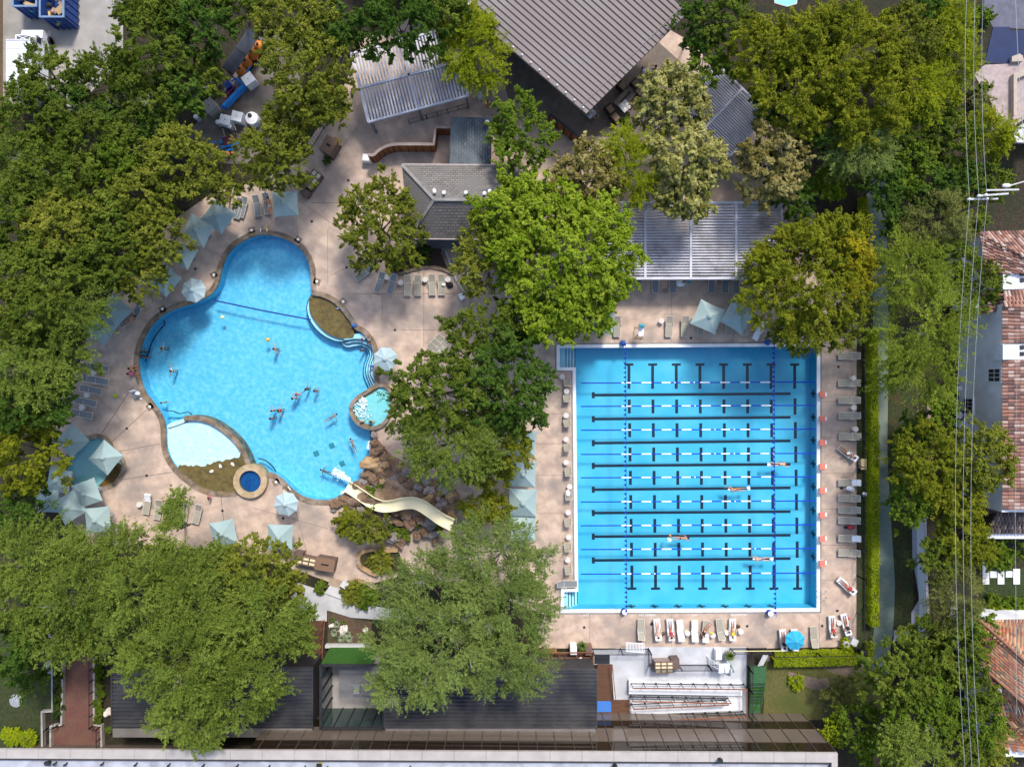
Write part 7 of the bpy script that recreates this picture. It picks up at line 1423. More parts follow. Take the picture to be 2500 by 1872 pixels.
# ================================================================ trees and planting
LM = {  # dark, middle, light leaf colours
 "oak": leaf_mat("oak_leaf", (.042,.056,.011), (.092,.112,.020), (.170,.175,.034)),
 "elm": leaf_mat("olive_leaf", (.062,.066,.012), (.140,.138,.024), (.250,.220,.045)),
 "fea": leaf_mat("feathery_leaf", (.052,.068,.015), (.118,.140,.030), (.195,.210,.050)),
 "grey": leaf_mat("grey_green_leaf", (.068,.085,.026), (.135,.158,.050), (.210,.228,.078)),
 "bright": leaf_mat("bright_leaf", (.065,.098,.008), (.170,.210,.018), (.320,.330,.050)),
 "syc": leaf_mat("sycamore_leaf", (.085,.085,.018), (.190,.178,.050), (.430,.390,.170)),
 "brsyc": leaf_mat("brown_sycamore_leaf", (.095,.078,.024), (.205,.170,.060), (.440,.370,.190)),
 "wil": leaf_mat("willow_leaf", (.075,.088,.008), (.165,.172,.012), (.255,.240,.022)),
 "yel": leaf_mat("yellowing_leaf", (.072,.076,.010), (.155,.150,.017), (.260,.225,.026)),
 "gold": leaf_mat("golden_leaf", (.120,.100,.010), (.235,.185,.014), (.350,.250,.022)),
 "dark": leaf_mat("deep_green_leaf", (.026,.044,.010), (.055,.088,.018), (.100,.135,.032)),
 "mid": leaf_mat("mid_green_leaf", (.046,.068,.010), (.098,.130,.018), (.160,.190,.032)),
 "con": leaf_mat("conifer_leaf", (.045,.064,.010), (.120,.138,.020), (.230,.240,.042)),
 "brn": leaf_mat("brownish_leaf", (.070,.066,.020), (.140,.128,.045), (.215,.190,.078)),
 "hedge": leaf_mat("hedge_leaf", (.135,.160,.010), (.250,.270,.016), (.360,.345,.025)),
}
# style: leaf length, width, clump radius, clumps per m2, leaves per clump, kind
ST = {"oak": (.19,.11,.50,2.0,140,"c"), "elm": (.17,.10,.42,3.0,125,"c"), "fea": (.22,.07,.90,2.0,190,"s"), "grey": (.22,.06,.9,1.7,190,"s"), "bright": (.17,.13,.52,3.3,160,"c"), "syc": (.28,.20,.55,2.3,95,"c"),
      "brsyc": (.28,.20,.55,2.3,95,"c"), "wil": (.24,.07,.95,2.4,200,"s"), "yel": (.20,.09,.66,2.1,170,"c"), "gold": (.21,.09,.7,2.0,170,"c"), "dark": (.22,.13,.55,1.7,130,"c"), "mid": (.22,.13,.52,1.8,130,"c"), "con": (.24,.06,1.25,1.5,200,"s"), "brn": (.22,.06,.9,1.7,190,"s"), "hedge": (.12,.09,.22,9.0,60,"c")}
def mesh_np(name, V, nq, tint, m):
    me = bpy.data.meshes.new(name); nv = len(V); me.vertices.add(nv); me.vertices.foreach_set("co", V.astype(np.float32).ravel()); me.loops.add(nq * 4); me.loops.foreach_set("vertex_index", np.arange(nq * 4, dtype=np.int32)); me.polygons.add(nq)
    me.polygons.foreach_set("loop_start", np.arange(0, nq * 4, 4, dtype=np.int32)); me.polygons.foreach_set("loop_total", np.full(nq, 4, dtype=np.int32)); me.update(calc_edges=True)
    a = me.attributes.new("tint", 'FLOAT', 'FACE'); a.data.foreach_set("value", tint.astype(np.float32)); me.materials.append(m); return me
def unit(v): return v / np.maximum(np.linalg.norm(v, axis=1, keepdims=True), 1e-6)
def crown(kind, rx, ry, hz, seed, dens=1.0, shape=None):
    """leaf mesh of a crown centred on the origin; returns mesh arrays"""
    L, W, rc, cd, lc, sty = ST[kind]; rg = np.random.default_rng(seed)
    rc = min(rc, .45 * min(rx, ry)); n = max(8, int(math.pi * rx * ry * cd * (1.7 if sty == 'c' else 1.4) * dens * (0.62 / max(rc, .3)) ** .6))
    ph = rg.uniform(0, 6.28, 6); th = rg.uniform(0, 2 * math.pi, n); u = (np.arange(n) + rg.random(n)) / n; r = np.sqrt(u)
    out = 1 + .10 * np.sin(3 * th + ph[0]) + .08 * np.sin(5 * th + ph[1]) + .06 * np.sin(8 * th + ph[2]) + .05 * np.sin(13 * th + ph[3])
    mar = max(0.15, 1 - .55 * rc / min(rx, ry)); rr = r * mar * out
    rr = rr * (1 + np.where(r > .8, rg.normal(size=n) * .07, 0)); x, y = rr * np.cos(th) * rx, rr * np.sin(th) * ry
    lump_ = .5 + .5 * np.sin(x * 1.5 + ph[4]) * np.sin(y * 1.4 + ph[5])
    z = hz * (np.sqrt(np.maximum(0, 1 - .9 * r * r)) * (.62 + .38 * rg.random(n)) - .25 * (rg.random(n) ** 2)) - hz * .34 * (1 - lump_) * (r > .15)
    und = rg.random(n) < .30; z[und] -= hz * .45
    C = np.stack([x, y, z], 1); cr = rc * rg.uniform(.7, 1.3, n); ctint = rg.random(n)
    m = int(lc * dens ** .2); idx = np.repeat(np.arange(n), m); N = len(idx)
    if sty == "c":
        nb = 4; nk = n * nb; key = idx * nb + rg.integers(0, nb, N)      # each clump is a few tufts pointing out of the crown
        td = unit(np.repeat(unit(C * np.array([1, 1, .3]) + 1e-3), nb, 0) * .75 + rg.normal(size=(nk, 3)) * np.array([.8, .8, .45]) + np.array([0, 0, .22])); tl = np.repeat(cr, nb) * rg.uniform(.8, 1.7, nk)
        s0 = rg.random(N) ** .8; d = unit(rg.normal(size=(N, 3))); p = C[idx] + td[key] * (tl[key] * s0)[:, None] + d * (cr[idx] * .46 * (1.05 - .75 * s0) * rg.random(N) ** .4)[:, None]
        nrm = unit(d * .5 + td[key] * .25 + np.array([0, 0, .7]) + rg.normal(size=(N, 3)) * .45); t = unit(np.cross(nrm, rg.normal(size=(N, 3))))
    else:
        nb = 9; per = max(1, m // nb); bidx = np.arange(N) % m // per; b = np.minimum(bidx, nb - 1); key = idx * nb + b; nk = n * nb
        cdir = unit(C * np.array([1, 1, .25]) + 1e-3); dirs = unit(np.repeat(cdir, nb, 0) * 1.0 + rg.normal(size=(nk, 3)) * np.array([.62, .62, .30]) + np.array([0, 0, .08]))
        start = np.repeat(C, nb, 0) + rg.normal(size=(nk, 3)) * .22; ln = np.repeat(cr, nb) * rg.uniform(.8, 1.55, nk)
        s = rg.random(N); dd = dirs[key]; p = start[key] + dd * (s * ln[key])[:, None]; p[:, 2] -= .30 * (s ** 2) * ln[key]
        wid = .16 * (1 - .65 * s) * (1.0 if kind != "con" else .8); side = unit(np.cross(dd, np.array([[0, 0, 1.0]]))); sg = np.where(rg.random(N) < .5, -1, 1)
        p += side * (sg * wid * rg.random(N))[:, None] + rg.normal(size=(N, 3)) * .035
        t = unit(dd * .8 + side * (sg * .75)[:, None] + rg.normal(size=(N, 3)) * .25); nrm = unit(np.array([0, 0, 1.0]) + rg.normal(size=(N, 3)) * .5)
    b_ = unit(np.cross(nrm, t)); cs = rg.uniform(.65, 1.4, n)[idx][:, None]; l = L * cs * rg.uniform(.7, 1.3, N)[:, None] * .5; w = W * cs * rg.uniform(.7, 1.3, N)[:, None] * .5
    V = np.stack([p - t * l, p + b_ * w - t * l * .1, p + t * l, p - b_ * w - t * l * .1], 1).reshape(-1, 3)
    tint = np.clip(.12 + .45 * ctint[idx] + .30 * rg.random(N) + (.1 * s if sty == "s" else 0), 0, .98)
    return V, N, tint, C
M_bark = mat("grey_bark", (.11, .088, .068), (.065, .052, .04), 5, .9, bump=.4, stretch=(3, 3, .6)); M_twig = mat("pale_twig", (.30, .28, .26), (.22, .2, .18), 5, .9)
TREES = []
def tree(fx, fy, rx, ry, zc, kind, label, name="tree", hz=None, rot=0.0, dens=1.0, twig=0, group=None, trunk=True):
    """crown seen at survey point (fx, fy) with survey radii rx, ry; zc = height of the crown's middle"""
    k = K * 1.1303 * (HC - zc) / HC; RX, RY = rx * k, ry * k; hz = hz or min(3.3, .82 * min(RX, RY)); hz = min(hz, zc * .6)
    q = P(F(fx, fy), zc); sd = int(fx * 7 + fy * 13); V, N, tint, C = crown(kind, RX, RY, hz, sd, dens)
    g0 = Vector((q.x * (HC - zc) / HC, q.y * (HC - zc) / HC)); sh = Vector((q.x, q.y)) - g0; lim = .55 * min(RX, RY)      # a trunk far off the crown's middle leans towards it
    lean0 = sh.normalized() * max(0.0, sh.length - lim) if sh.length > 1e-6 else Vector((0, 0))
    bs_ = Vector((q.x, q.y)) + lean0; t = thing(name, label, "tree" if name == "tree" else name.replace("_", " "), (bs_.x, bs_.y, -.05), 0, group)
    V = V.copy(); V[:, 2] = np.maximum(V[:, 2] + zc, .1); V[:, 0] -= lean0.x; V[:, 1] -= lean0.y; C = C.copy(); C[:, 0] -= lean0.x; C[:, 1] -= lean0.y
    o = bpy.data.objects.new("crown", mesh_np("crown", V, N, tint, LM[kind])); COL.objects.link(o); o.parent = t
    if trunk:
        rg = random.Random(sd); tr = MB(); r0 = .05 + .018 * min(RX, RY) + .006 * zc; lean = Vector((rg.uniform(-.3, .3) - lean0.x, rg.uniform(-.3, .3) - lean0.y, 0))
        zt = max(.4, zc - hz * .35); tr.tube([(0, 0, -.1), lean * .4 + Vector((0, 0, zt * .5)), lean + Vector((0, 0, zt))], r0, 8, r0 * .6); n = len(C)
        for i in range(min(9, n)):
            c = C[(i * 37 + 5) % n]; e = Vector((c[0], c[1], c[2] + zc)); s = lean + Vector((0, 0, zt * rg.uniform(.62, 1.0))); mdl = s.lerp(e, .5) + Vector((0, 0, .25)); tr.tube([s, mdl, e], r0 * .42, 5, .02)
        tr.build("trunk", M_bark, t, False)
        if twig:
            for i in range(twig):
                tw = MB()
                c = C[(i * 53 + 11) % n]; e = Vector((c[0], c[1], c[2] + zc + .25))
                for j in range(6):
                    a = rg.uniform(0, 6.28); tip = e + Vector((math.cos(a) * rg.uniform(.3, .8), math.sin(a) * rg.uniform(.3, .8), rg.uniform(.25, .6))); tw.tube([e - Vector((0, 0, .5)), e.lerp(tip, .5) + Vector((0, 0, .08)), tip], .022, 4, .006)
                tw.build("bare_twig", M_twig, t, False)
    return t
W_ = "in the left woods"
TR = [
 # upper left
 (100,160,72,60,6,"oak","dark olive tree growing over the white box truck",1),(225,165,72,62,6.5,"oak","olive tree between the truck and the service yard's lower end",0),(335,95,88,98,7.5,"oak","tall dark olive tree along the service yard's right side",0),(300,20,60,45,6.5,"oak","olive tree at the top edge right of the dumpster yard",0),
 (430,55,85,75,7,"dark","deep green tree at the top edge left of the dark screen roof",0),(520,8,75,40,7,"oak","olive tree at the top edge above the orange tanks",0),(640,45,95,70,8,"elm","olive tree at the top edge above the plant yard",0),(725,60,60,60,7.5,"dark","dark green tree left of the tilted louvre pergola, at the top",0),(664,165,98,105,8,"elm","broad olive tree right of the orange tanks and screen",2),(618,258,50,48,6,"elm","small olive tree at the blue pipes' right end",0),
 (590,336,85,80,7,"elm","orange tinted olive tree below the white chemical tank",0),(392,350,84,82,7.5,"elm","broad olive tree left of the plant yard's lower pipes",0),(455,165,40,55,5.5,"oak","olive tree left of the dark screen roof",0),(395,195,50,60,6.5,"dark","dark tree between the woods and the plant yard",0),(335,215,72,62,7,"oak","olive tree "+W_+" left of the beige plant cabinet",1),(478,412,56,34,6,"elm","olive tree above the north-west square parasols",0),
 (312,428,78,66,7.5,"elm","golden olive tree "+W_+" above the octagonal parasol's trees",0),(335,508,68,76,7,"elm","yellowish olive tree left of the lagoon's upper neck",0),(62,250,72,80,8,"oak","olive tree at the left edge below the truck",1),(150,235,60,55,6,"dark","dark tree "+W_+" below the yard",2),(195,300,72,62,7,"oak","olive tree "+W_+" with a grey gap beside it",0),(245,260,50,50,6,"dark","deep green tree "+W_+" near bare branches",3),
 (120,385,86,74,8.5,"oak","olive tree "+W_+" at mid left, above the tall cluster",2),(245,365,62,56,7,"mid","brighter green tree "+W_+" among olive ones",0),(40,360,62,64,8,"fea","feathery tree at the left edge below the truck's trees",1),(35,480,74,74,9,"oak","olive tree at the left edge, level with the north-west parasols",0),(140,490,86,76,9,"elm","olive crown "+W_+" left of the golden one",0),(235,470,66,58,8,"oak","olive crown "+W_+" between two golden trees",0),
 (215,560,78,70,8.5,"oak","olive tree "+W_+" left of the octagonal parasol",0),(305,600,58,54,6.5,"elm","golden olive tree beside the octagonal parasol",0),(120,590,78,72,9.5,"oak","tall olive tree "+W_+", one row in from the edge",0),(30,600,66,66,9.5,"oak","olive tree at the left edge, level with the octagonal parasol",0),(158,660,76,72,9,"fea","feathery olive tree beside the shaded west parasol",0),(80,690,80,74,10,"oak","tall olive tree "+W_+" level with the lagoon's upper bank",0),(10,720,50,70,9.5,"oak","olive tree cut by the left edge beside the lagoon",0),
 (138,760,70,70,8.5,"fea","feathery dark tree beside the west deck's upper loungers",0),(70,800,80,74,9.5,"fea","feathery dark green tree "+W_+" beside the lounger row",0),(104,850,66,70,8,"dark","deep bluish green tree beside the west deck loungers",0),(30,870,60,60,9,"dark","dark tree at the left edge above the yellow one",0),(55,985,82,92,7,"yel","yellow-green tree at the left edge beside the wading pool",0),(108,915,44,50,5.5,"mid","olive green tree above the wading pool's left parasol",0),(20,920,48,50,6.5,"yel","small yellowing tree at the left edge above the bright one",0),
 # lower left
 (55,1110,70,60,6,"dark","dark shaded tree below the yellow-green tree",0),(60,1195,86,74,8,"fea","feathery green tree at the left edge below the parasols",0),(175,1200,82,58,8,"fea","feathery green tree below the lower square parasols",0),(270,1188,66,54,7.5,"fea","feathery tree below the small loungers, left",0),(372,1142,32,86,8.5,"fea","pointed tree poking up among the lower loungers",0),(395,1236,78,58,8,"fea","feathery tree right below the pointed one",0),(475,1216,58,42,7,"fea","feathery tree below the rightmost lower lounger",0),(562,1228,82,74,7.5,"elm","bushy green tree left of the towel shelf",0),(620,1270,40,46,6,"elm","small bushy tree below the towel bins",0),
 (50,1300,86,76,9,"fea","feathery tree at the left edge, second row below the deck",0),(170,1285,90,80,9,"fea","feathery tree in the lower left, above the brick path",1),(300,1280,96,84,9.5,"fea","broad feathery tree in the lower left center",0),(425,1305,92,82,9,"fea","broad feathery tree above the ribbed roof's left wing",0),(555,1330,106,88,8.5,"fea","broad feathery tree left of the concrete path",0),(640,1355,46,60,7,"fea","feathery tree overhanging the wooden walkway",0),(120,1375,90,60,8,"fea","feathery tree above the brick path's top end",0),(215,1365,60,56,7.5,"fea","feathery tree overhanging the brick path's right railing",0),(30,1390,66,66,8,"dark","dark tree at the left edge above the shaded lawn",0),(60,1450,46,44,4,"dark","dark shrub tree on the shaded lawn's upper edge",0),
 (400,1420,140,118,9.5,"fea","large feathery tree spreading over the left ribbed roof",2),(500,1480,112,98,9,"fea","feathery tree over the ribbed roof's right half",2),(420,1540,92,76,8.5,"fea","feathery tree at the ribbed roof's lower edge",2),
 # middle
 (820,485,94,106,5.5,"elm","round golden olive tree between the lagoon deck and pavilion",2),(1215,555,158,165,8,"bright","big bright green rounded tree beside the white louvre pergola",0),(1110,470,80,85,7.5,"bright","bright green tree crown over the pavilion's right corner",0),(1045,555,66,88,6,"elm","olive tree between the pavilion and the bright green tree",0),(1250,665,90,66,6.5,"bright","bright green lower crown over a pale parasol",0),
 (1050,715,98,66,7,"oak","dark green tree south of the olive tree, north of the big dark one",0),(1130,690,62,60,6,"dark","deep green tree under the bright tree's left side",0),(960,850,140,96,8.5,"oak","big dark green tree right of the octagonal parasol and spa",1),(1090,830,112,108,8.5,"dark","big dark green tree left of the lap pool stairs",1),(985,958,134,84,8,"fea","feathery dark green tree overhanging the waterfall rocks",0),(1090,960,64,72,6.5,"yel","yellow-green tree left of the lap pool's west deck",0),(1055,1020,56,40,5.5,"elm","olive tree below the big dark tree, above the golden shrub",0),
 (1050,1095,66,38,3.5,"yel","golden shrub-like tree at the slide's upper end",0),(1085,1205,126,92,8.5,"grey","grey-green feathery tree left of the peninsula chairs",3),(930,1268,104,84,8,"grey","grey-green feathery tree right of the towel bins",2),(1090,1310,116,96,8.5,"grey","grey-green feathery tree beside the lap pool's lower left corner",3),(950,1390,150,108,9,"grey","broad grey-green feathery tree over the glass court",4),(1090,1430,96,82,8.5,"grey","grey-green feathery tree over the right ribbed roof",3),(870,1470,72,66,8,"grey","grey-green tree tip hanging over the ribbed roof's left end",1),
 (742,1122,30,32,1.6,"yel","small golden shrub left of the bushy one by the slide",0),(792,1138,52,36,2.0,"elm","bushy golden green shrub below the slide's mouth",0),(1128,290,74,88,5.5,"mid","green tree with grey bare twigs between shed and cafe",4),(1022,108,74,90,6.5,"wil","golden willow-like tree over the tilted pergola's right end",2),(870,58,108,80,8,"dark","dark tree overhanging the tilted pergola from the top",0),(960,25,70,50,8,"oak","olive dark tree at the top edge left of the seam roof",0),
 (1448,215,82,74,6.5,"syc","pale yellow-green tree on the cafe terrace",1),(1490,356,78,86,7.5,"syc","pale sycamore-like tree right of the willow-green one",2),(1480,430,60,46,7,"syc","pale tree overhanging the white pergola's top edge",0),(1265,392,80,76,6.5,"brsyc","brownish pale tree above the big bright green one",1),(1668,356,76,88,7,"brsyc","brownish pale tree right of the louvre pergola by cafe",1),(1362,360,74,82,6,"wil","vivid yellow-green willow-like tree between two pale ones",0),(1235,430,40,30,4,"bright","small bright green crown above the big bright tree",0),
 # upper right
 (1530,135,48,52,6,"mid","bright bushy green tree right of the seam roof's eave",0),(1500,55,48,58,6.5,"dark","dark tree touching the seam roof's right corner",0),(1570,40,70,56,7.5,"oak","olive tree at the top edge right of the seam roof",0),(1640,110,72,72,7.5,"yel","golden olive tree above the cafe-side louvre pergola",0),(1668,222,44,46,6,"dark","deep green tree at the cafe-side pergola's right edge",0),(1735,92,95,72,9,"yel","broad golden olive tree at the top, left of the largest",0),(1830,110,118,104,9.5,"yel","largest golden olive tree in the upper right",0),(1740,200,104,92,8.5,"yel","golden olive tree below the largest in the upper right",0),
 (1865,225,104,92,8.5,"yel","golden olive tree right of center in the upper right woods",1),(1855,320,84,74,7,"grey","greyish green tree with bare twigs below the golden woods",3),(1955,90,70,82,8,"elm","olive tree beside the dark upper right gap",0),(1965,190,60,90,7.5,"wil","golden drooping tree with light tips near the wires",0),(2055,60,52,64,7,"wil","yellow-green tree left of the wires at the top",0),(2055,150,52,66,6.5,"wil","yellow-green tree left of the navy pool",0),(1960,375,72,60,5.5,"mid","rounded green tree beside the dark path's upper end",0),(1798,392,38,38,4,"bright","small vivid green tree at the dark path's left",0),(1715,430,46,62,4.5,"dark","dark shrubby tree at the white pergola's right end",0),(1905,290,50,60,6,"dark","dark tree above the rounded green one",0),
 (2060,300,62,60,5,"oak","olive tree below the pink patio's planter",0),(2130,290,52,56,5,"wil","yellow-green bushy tree below the patio pavilion",0),(2000,330,52,44,5,"oak","olive tree above the power pole's left",0),(2130,395,60,46,4.5,"oak","olive tree around the power pole's foot",0),(2020,480,72,72,6.5,"brn","brownish grey-green tree below the power pole",0),(2090,465,40,40,4,"oak","small olive tree left of the villa's top roof",0),
 # right of the lap pool
 (1735,610,134,132,7,"yel","big yellow-green tree over the lap pool's northeast corner",2),(1800,520,90,62,7.5,"yel","yellow-green upper crown over the pergola's right end",0),(1845,575,52,66,8,"gold","golden orange crown on the yellow-green tree's right",0),(1665,590,66,66,6,"yel","yellow-green crown beside the pergola's lower right end",0),(1755,715,92,56,6,"elm","olive lower crown dipping over the lap pool corner",0),
 (1955,600,92,82,8,"con","green conifer-like tree right of the golden crown",1),(1985,700,108,112,8.5,"con","large conifer-like tree with light radiating tips",3),(1985,805,88,68,7.5,"con","conifer-like tree drooping over the dark path",1),(2105,620,58,56,5,"oak","olive tree leaning over the villa's tile roof",0),(2050,560,52,66,6.5,"oak","dark olive tree left of the villa's upper roof",0),(1985,935,56,44,3.5,"dark","broad leafed dark tree below the light tipped conifer",0),
 (2003,1000,82,84,6.5,"yel","yellow-olive tree right of the green hedge path",0),(2110,985,84,76,7,"elm","olive tree overhanging the white villa's roof",0),(1968,1080,52,66,5.5,"mid","green tree right beside the shaded path",0),(2060,1070,72,56,6,"yel","yellow-olive tree below the villa's olive one",0),(2080,1165,66,62,5,"yel","golden tree left of the lower tile roof",0),(2065,1280,60,84,5.5,"brn","spiky brownish conifer left of the stepping slabs",1),(2185,1185,46,34,2.0,"mid","green shrub below the lower tile roof",0),(2150,1200,40,30,2.0,"mid","green shrub left of another below the tile roof",0),
 (1950,1450,98,78,6,"oak","olive tree where the curving path ends",0),(1990,1530,84,74,6.5,"mid","olive green tree below the path's end",1),(2075,1395,62,56,5,"oak","olive tree left of the terracotta villa",0),(2085,1490,72,62,5.5,"oak","olive tree beside the terracotta villa's blue-white wall",0),(2110,1560,62,56,5.5,"mid","green tree below the terracotta villa's corner",0),(1855,1560,54,46,3.5,"mid","green shrub tree at the tall building's corner",0),(1900,1620,62,46,5,"mid","green tree at the bottom edge by the tall building",0),(1968,1612,66,50,8.2,"fea","pale green crown at the leaning trunk, bottom edge",0),(2075,1625,66,46,5.5,"oak","olive tree at the bottom edge right",0),(2140,1620,40,36,4.5,"elm","golden green tree at the bottom right corner",0),(1815,1492,48,38,1.6,"brn","low brownish green shrub on the dry lawn",0),(1800,1575,30,40,2.5,"hedge","bright yellow-green shrub beside the tall building's end",0),(2040,1440,46,44,4.5,"oak","olive tree between the path's end and terracotta villa",0),
 (75,330,60,56,6,"oak","low olive tree in the left woods, between two taller ones near the edge",0),(175,430,60,56,7,"oak","olive tree filling the middle of the left woods",0),(90,440,58,56,7.5,"dark","dark green tree in the left woods near the edge, mid height",0),(270,540,56,52,7.5,"oak","olive tree in the left woods touching two golden trees",0),(185,610,58,52,8,"dark","dark tree between tall olive crowns left of the octagonal parasol",0),(80,545,60,52,8.5,"oak","olive tree in the left woods, half hidden by taller crowns",0),
 (100,735,60,54,8.5,"dark","dark green tree in the left woods beside the west loungers' north end",0),(280,320,56,52,6.5,"oak","olive tree right of the bright green one in the left woods",0),(345,280,50,46,6.5,"dark","dark tree left of the plant yard's lower end",0),(380,30,60,56,7,"oak","olive tree at the top edge between yard and dark tree",0),(700,225,50,56,6.5,"elm","olive tree beside the fence left of the tilted pergola",0),
 (1900,400,40,52,6.5,"dark","dark tree shading the path's dark upper end",0),(1935,470,34,42,6,"dark","dark narrow tree right of the shaded upper path",0),(1780,270,66,56,7,"dark","dark green tree below the golden upper right woods",0),(1950,260,52,52,6.5,"oak","olive tree between the golden woods and the wires",0),(1700,330,46,60,6,"dark","dark tree right of the brownish pale tree",0),(2010,410,56,50,5.5,"dark","dark tree left of the power pole's crossarms",0),(2000,30,48,40,7,"dark","dark tree at the top edge left of the wires",0),(2020,240,44,44,5.5,"oak","olive tree left of the wires beside the patio",0),(2025,1205,46,60,5,"oak","olive tree between the pale drive wall and golden tree",0),(2095,1345,48,46,4.5,"mid","green tree above the terracotta villa's white edge",0),(2035,890,40,46,4,"mid","green tree beside the white villa's lower wall",0),(2030,1090,50,50,5,"elm","golden green tree between the drive and lower tile roof",0),(1990,1370,40,40,4.5,"oak","olive tree at the pale drive's lower end",0),
 (2080,390,50,44,4.5,"dark","dark shrubby tree left of the power pole's foot",0),
]
for fx, fy, rx, ry, zc, kind, label, tw in TR: tree(fx, fy, rx, ry, zc, kind, label, twig=tw)
# leaning bare trunk at the bottom right
a, b = PT(3, 3, 985, 1350, 4.2), PT(3, 3, 1310, 1656, 7.2); t = thing("leaning_trunk", "thick leaning brown trunk at the bottom right", "tree trunk", (PT(3,3,900,1300,0).x, PT(3,3,900,1300,0).y, 0)); MB().tube([PT(3,3,930,1290,.0), a.lerp(b, -.3), a, b], .32, 10, .26).build("trunk", M_bark, t)
# hedges
def hedge(label, L, w, h, seed, name="hedge"):
    rg = np.random.default_rng(seed); S = smooth([v.to_2d() for v in L], 6, False); Vs = []; ts = []; tot = 0; Ln, Wd = .13, .09
    for a, b in zip(S[:-1], S[1:]):
        d = (b - a); ln = d.length; d.normalize(); s = Vector((-d.y, d.x)); N = int(ln * (w + 2 * h) * 420)
        u = rg.random(N) * ln; f = rg.random(N) * (w + 2 * h); wob = 1 + .12 * np.sin(u * 3 + a.y * 2.3)
        top_ = (f > h) & (f < h + w); off = np.where(top_, f - h - w / 2, np.where(f <= h, -w / 2, w / 2)) * wob; z = np.where(top_, h, np.where(f <= h, f, f - h - w)); z = z + rg.normal(size=N) * .05 + .06 * np.sin((a.y + u) * 4.2); off = off + rg.normal(size=N) * .04
        p = np.stack([a.x + d.x * u + s.x * off, a.y + d.y * u + s.y * off, np.maximum(z, .05)], 1); nr = unit(np.stack([s.x * np.where(top_, 0, np.sign(off)), s.y * np.where(top_, 0, np.sign(off)), np.where(top_, 1.0, .4)], 1) + rg.normal(size=(N, 3)) * .45)
        t = unit(np.cross(nr, rg.normal(size=(N, 3)))); bb = unit(np.cross(nr, t)); l = Ln * rg.uniform(.6, 1.3, N)[:, None] * .5; ww = Wd * rg.uniform(.6, 1.3, N)[:, None] * .5
        Vs.append(np.stack([p - t * l, p + bb * ww, p + t * l, p - bb * ww], 1).reshape(-1, 3)); ts.append(np.clip(.15 + .25 * (.5 + .5 * np.sin((a.y + a.x + u) * 1.4)) + .5 * rg.random(N), 0, .98)); tot += N
    o = bpy.data.objects.new(name, mesh_np(name, np.concatenate(Vs), tot, np.concatenate(ts), LM["hedge"])); COL.objects.link(o); tag(o, label, "hedge")
    mb = MB(); ribbon(mb, S, w * .8, 0, h - .06); c = mb.build("twig_core", mat("hedge_core", (.05, .06, .01), (.03, .04, .008), 6, .95), None); c.parent = o; return o
hedge("long clipped yellow-green hedge between the east deck and the path", [PT(3,1,872,1200), PT(3,2,872,0), PT(3,2,876,600), PT(3,2,878,1100), PT(3,2,878,1656), PT(3,3,875,410)], .66, 1.05, 3)
hedge("clipped yellow-green hedge below the southeast sunbathers", [PT(3,3,20,725), PT(3,3,300,722), PT(3,3,600,715), PT(3,3,790,690)], .62, 1.0, 5)
hedge("short yellow-green hedge piece at the southeast bend of the path", [PT(3,3,862,560), PT(3,3,850,700)], .5, .7, 7)
hedge("dark clipped hedge beyond the villa lawn at lower right", [PT(3,3,1880,290), PT(3,3,2400,300)], .8, 1.0, 9)
hedge("low hedge strip between black fence and south hedge", [PT(3,3,40,665), PT(3,3,720,655)], .4, .5, 11)
hedge("narrow hedge strip along the upper dark path", [PT(3,1,800,60), PT(3,1,810,420)], .5, .8, 13)
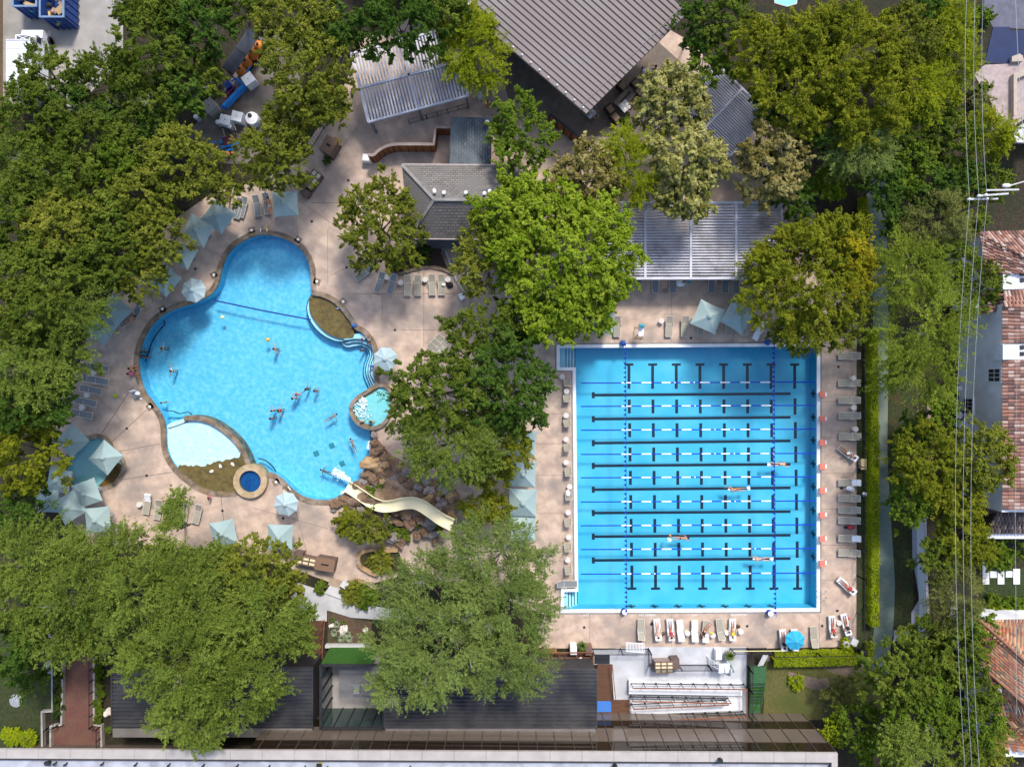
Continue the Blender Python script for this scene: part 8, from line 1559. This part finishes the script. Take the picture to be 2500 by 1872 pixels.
# shrubs and small plants
def shrub(fx, fy, r, kind, label, h=.9, name="shrub", group=None): return tree(fx, fy, r, r, h * .6, kind, label, name, hz=h * .5, trunk=True, dens=1.6, group=group)
for c, r, x, y, rr_, kind, lab, h in [(1,2,1045,930,17,"mid","dense round green shrub between the slide and the falls",1.0),(1,1,1400,545,22,"dark","dark grassy shrub in the mulch bed below the pavilion",.9),(1,1,1195,640,14,"elm","golden feathery shrub at the mulch bed's left",.8),(1,2,1270,1270,20,"mid","leafy green plant in the rocks below the slide",.9),(1,2,1080,1540,26,"elm","golden green plants in the stone edged bed",.7),(1,2,1500,930,14,"dark","dark green plant among the rocks under the big tree",.8),(1,2,1380,1180,13,"mid","green plant in the rocks south of the slide",.8),(1,2,1120,880,12,"dark","dark plant in the rocks left of the big tree",.7),(1,2,1560,1230,16,"elm","olive plant among the rocks by the slide's top",.8),(1,2,1180,1270,15,"dark","dark fan plant below the slide rocks",.7),(1,2,1290,950,10,"mid","tiny green plant beside the slide's inner bend",.6),(1,3,850,150,26,"elm","low golden shrub beside the concrete path's bend",.6),(1,3,960,200,24,"mid","green shrub beside the concrete path, under the trees",.7),(1,3,560,110,14,"mid","small green plant left of the stair landing",.5),
      (3,0,1870,760,16,"mid","fan leaved green plant beside the pink patio",.9),(3,0,1830,840,20,"brn","rust brown shrub beside the pink patio",.9),(3,0,1770,990,17,"brn","rust brown shrub left of the patio, lower one",.9),(3,0,1850,170,24,"mid","dark green shrub beside the slate terrace",1.0),(3,0,2060,1180,18,"dark","dark shrub below the pink patio's lower corner",1.2),(1,0,620,1370,9,"mid","small green plant below the towel hut",.5),(3,3,680,595,13,"hedge","bright green plant beside the slanted planter",.8),
      (0,3,90,1390,20,"hedge","yellow variegated plant at the shaded lawn's bottom, left",.6),(0,3,240,1410,20,"hedge","yellow variegated plant at the shaded lawn's bottom, right",.6),(0,3,955,1330,7,"mid","tiny green plant beside the ribbed roof's left edge",.5),(2,0,1000,1050,12,"mid","small green plant on the cafe terrace's lower edge",.6),(3,3,1990,300,30,"mid","leafy shrub left on the villa's lower hedge",1.0),(3,3,2150,310,28,"mid","leafy shrub right on the villa's lower hedge",1.0),(3,3,250,920,16,"hedge","low green clump on the bare dirt patch",.4)]:
    p = T(c, r, x, y); shrub(p[0] / 1.1302, p[1] / 1.1304, rr_, kind, lab, h)
for i in range(9):
    p = T(0, 3, 495 + (i % 2) * 14, 640 + i * 70); shrub(p[0] / 1.1302, p[1] / 1.1304, 9, "dark", f"small dark clipped shrub left of the brick path, {ORD[i]} from the top", .6, "shrub", "clipped shrubs along the brick path")
for i in range(9):
    p = T(0, 3, 848 + (i % 2) * 8, 680 + i * 70); shrub(p[0] / 1.1302, p[1] / 1.1304, 9, "mid", f"small green clipped shrub right of the brick path, {ORD[i]} from the top", .6, "shrub", "clipped shrubs along the brick path")
# spiky potted plants and agaves
M_spike = mat("yucca_leaf", (.075, .125, .018), (.13, .17, .03), 4, .8); M_agv = mat("agave_leaf", (.22, .28, .17), (.32, .36, .22), 4, .7)
def spiky(loc, r, n, m, label, pot=True, w=.05):
    t = thing("spiky_plant", label, "plant", loc); rg = random.Random(int(loc[0] * 100)); mb = MB(); z0 = .75 if pot else .05
    for i in range(n):
        a = i * 2.39996; el = .15 + 1.25 * (1 - i / n); L = r * (.75 + .35 * rg.random()); d = Vector((math.cos(a) * math.cos(el), math.sin(a) * math.cos(el), math.sin(el))); s = Vector((-math.sin(a), math.cos(a), 0)) * w * L / .7
        p0 = Vector((0, 0, z0)); p1 = p0 + d * L * .55; p2 = p0 + d * L + Vector((0, 0, -.18 * L)); mb.add([p0 - s * .5, p0 + s * .5, p1 + s, p1 - s, p2], [(0, 1, 2, 3), (3, 2, 4)])
    mb.build("leaves", m, t, False)
    if pot: MB().lathe([(.2, 0), (.3, .7), (.3, .75), (.24, .75)], n=18).build("pot", MATS["weathered_kerb"], t, False)
spiky(PT(2, 3, 597, 580), .62, 90, M_spike, "spiky green plant in a pot between two planter boxes"); spiky(PT(2, 3, 1855, 665), .62, 90, M_spike, "spiky green potted plant beside the plaza's white pillar")
for x, y, lab in ((680,490,"left"),(745,540,"lower"),(810,540,"right of two lower"),(700,420,"upper"),(790,500,"middle")): spiky(PT(1, 3, x, y), .5, 34, M_agv, f"pale spiky agave among white boulders, {lab} one", False, .07)
for x, y, lab in ((760,400,"right"),(665,380,"left")): spiky(PT(1, 3, x, y), .32, 30, M_spike, f"small yellow-green spiky plant near the path bed, {lab} one", False, .08)
spiky(PT(3, 3, 645, 570), .25, 30, M_spike, "small plant in a pot left of the slanted planter")
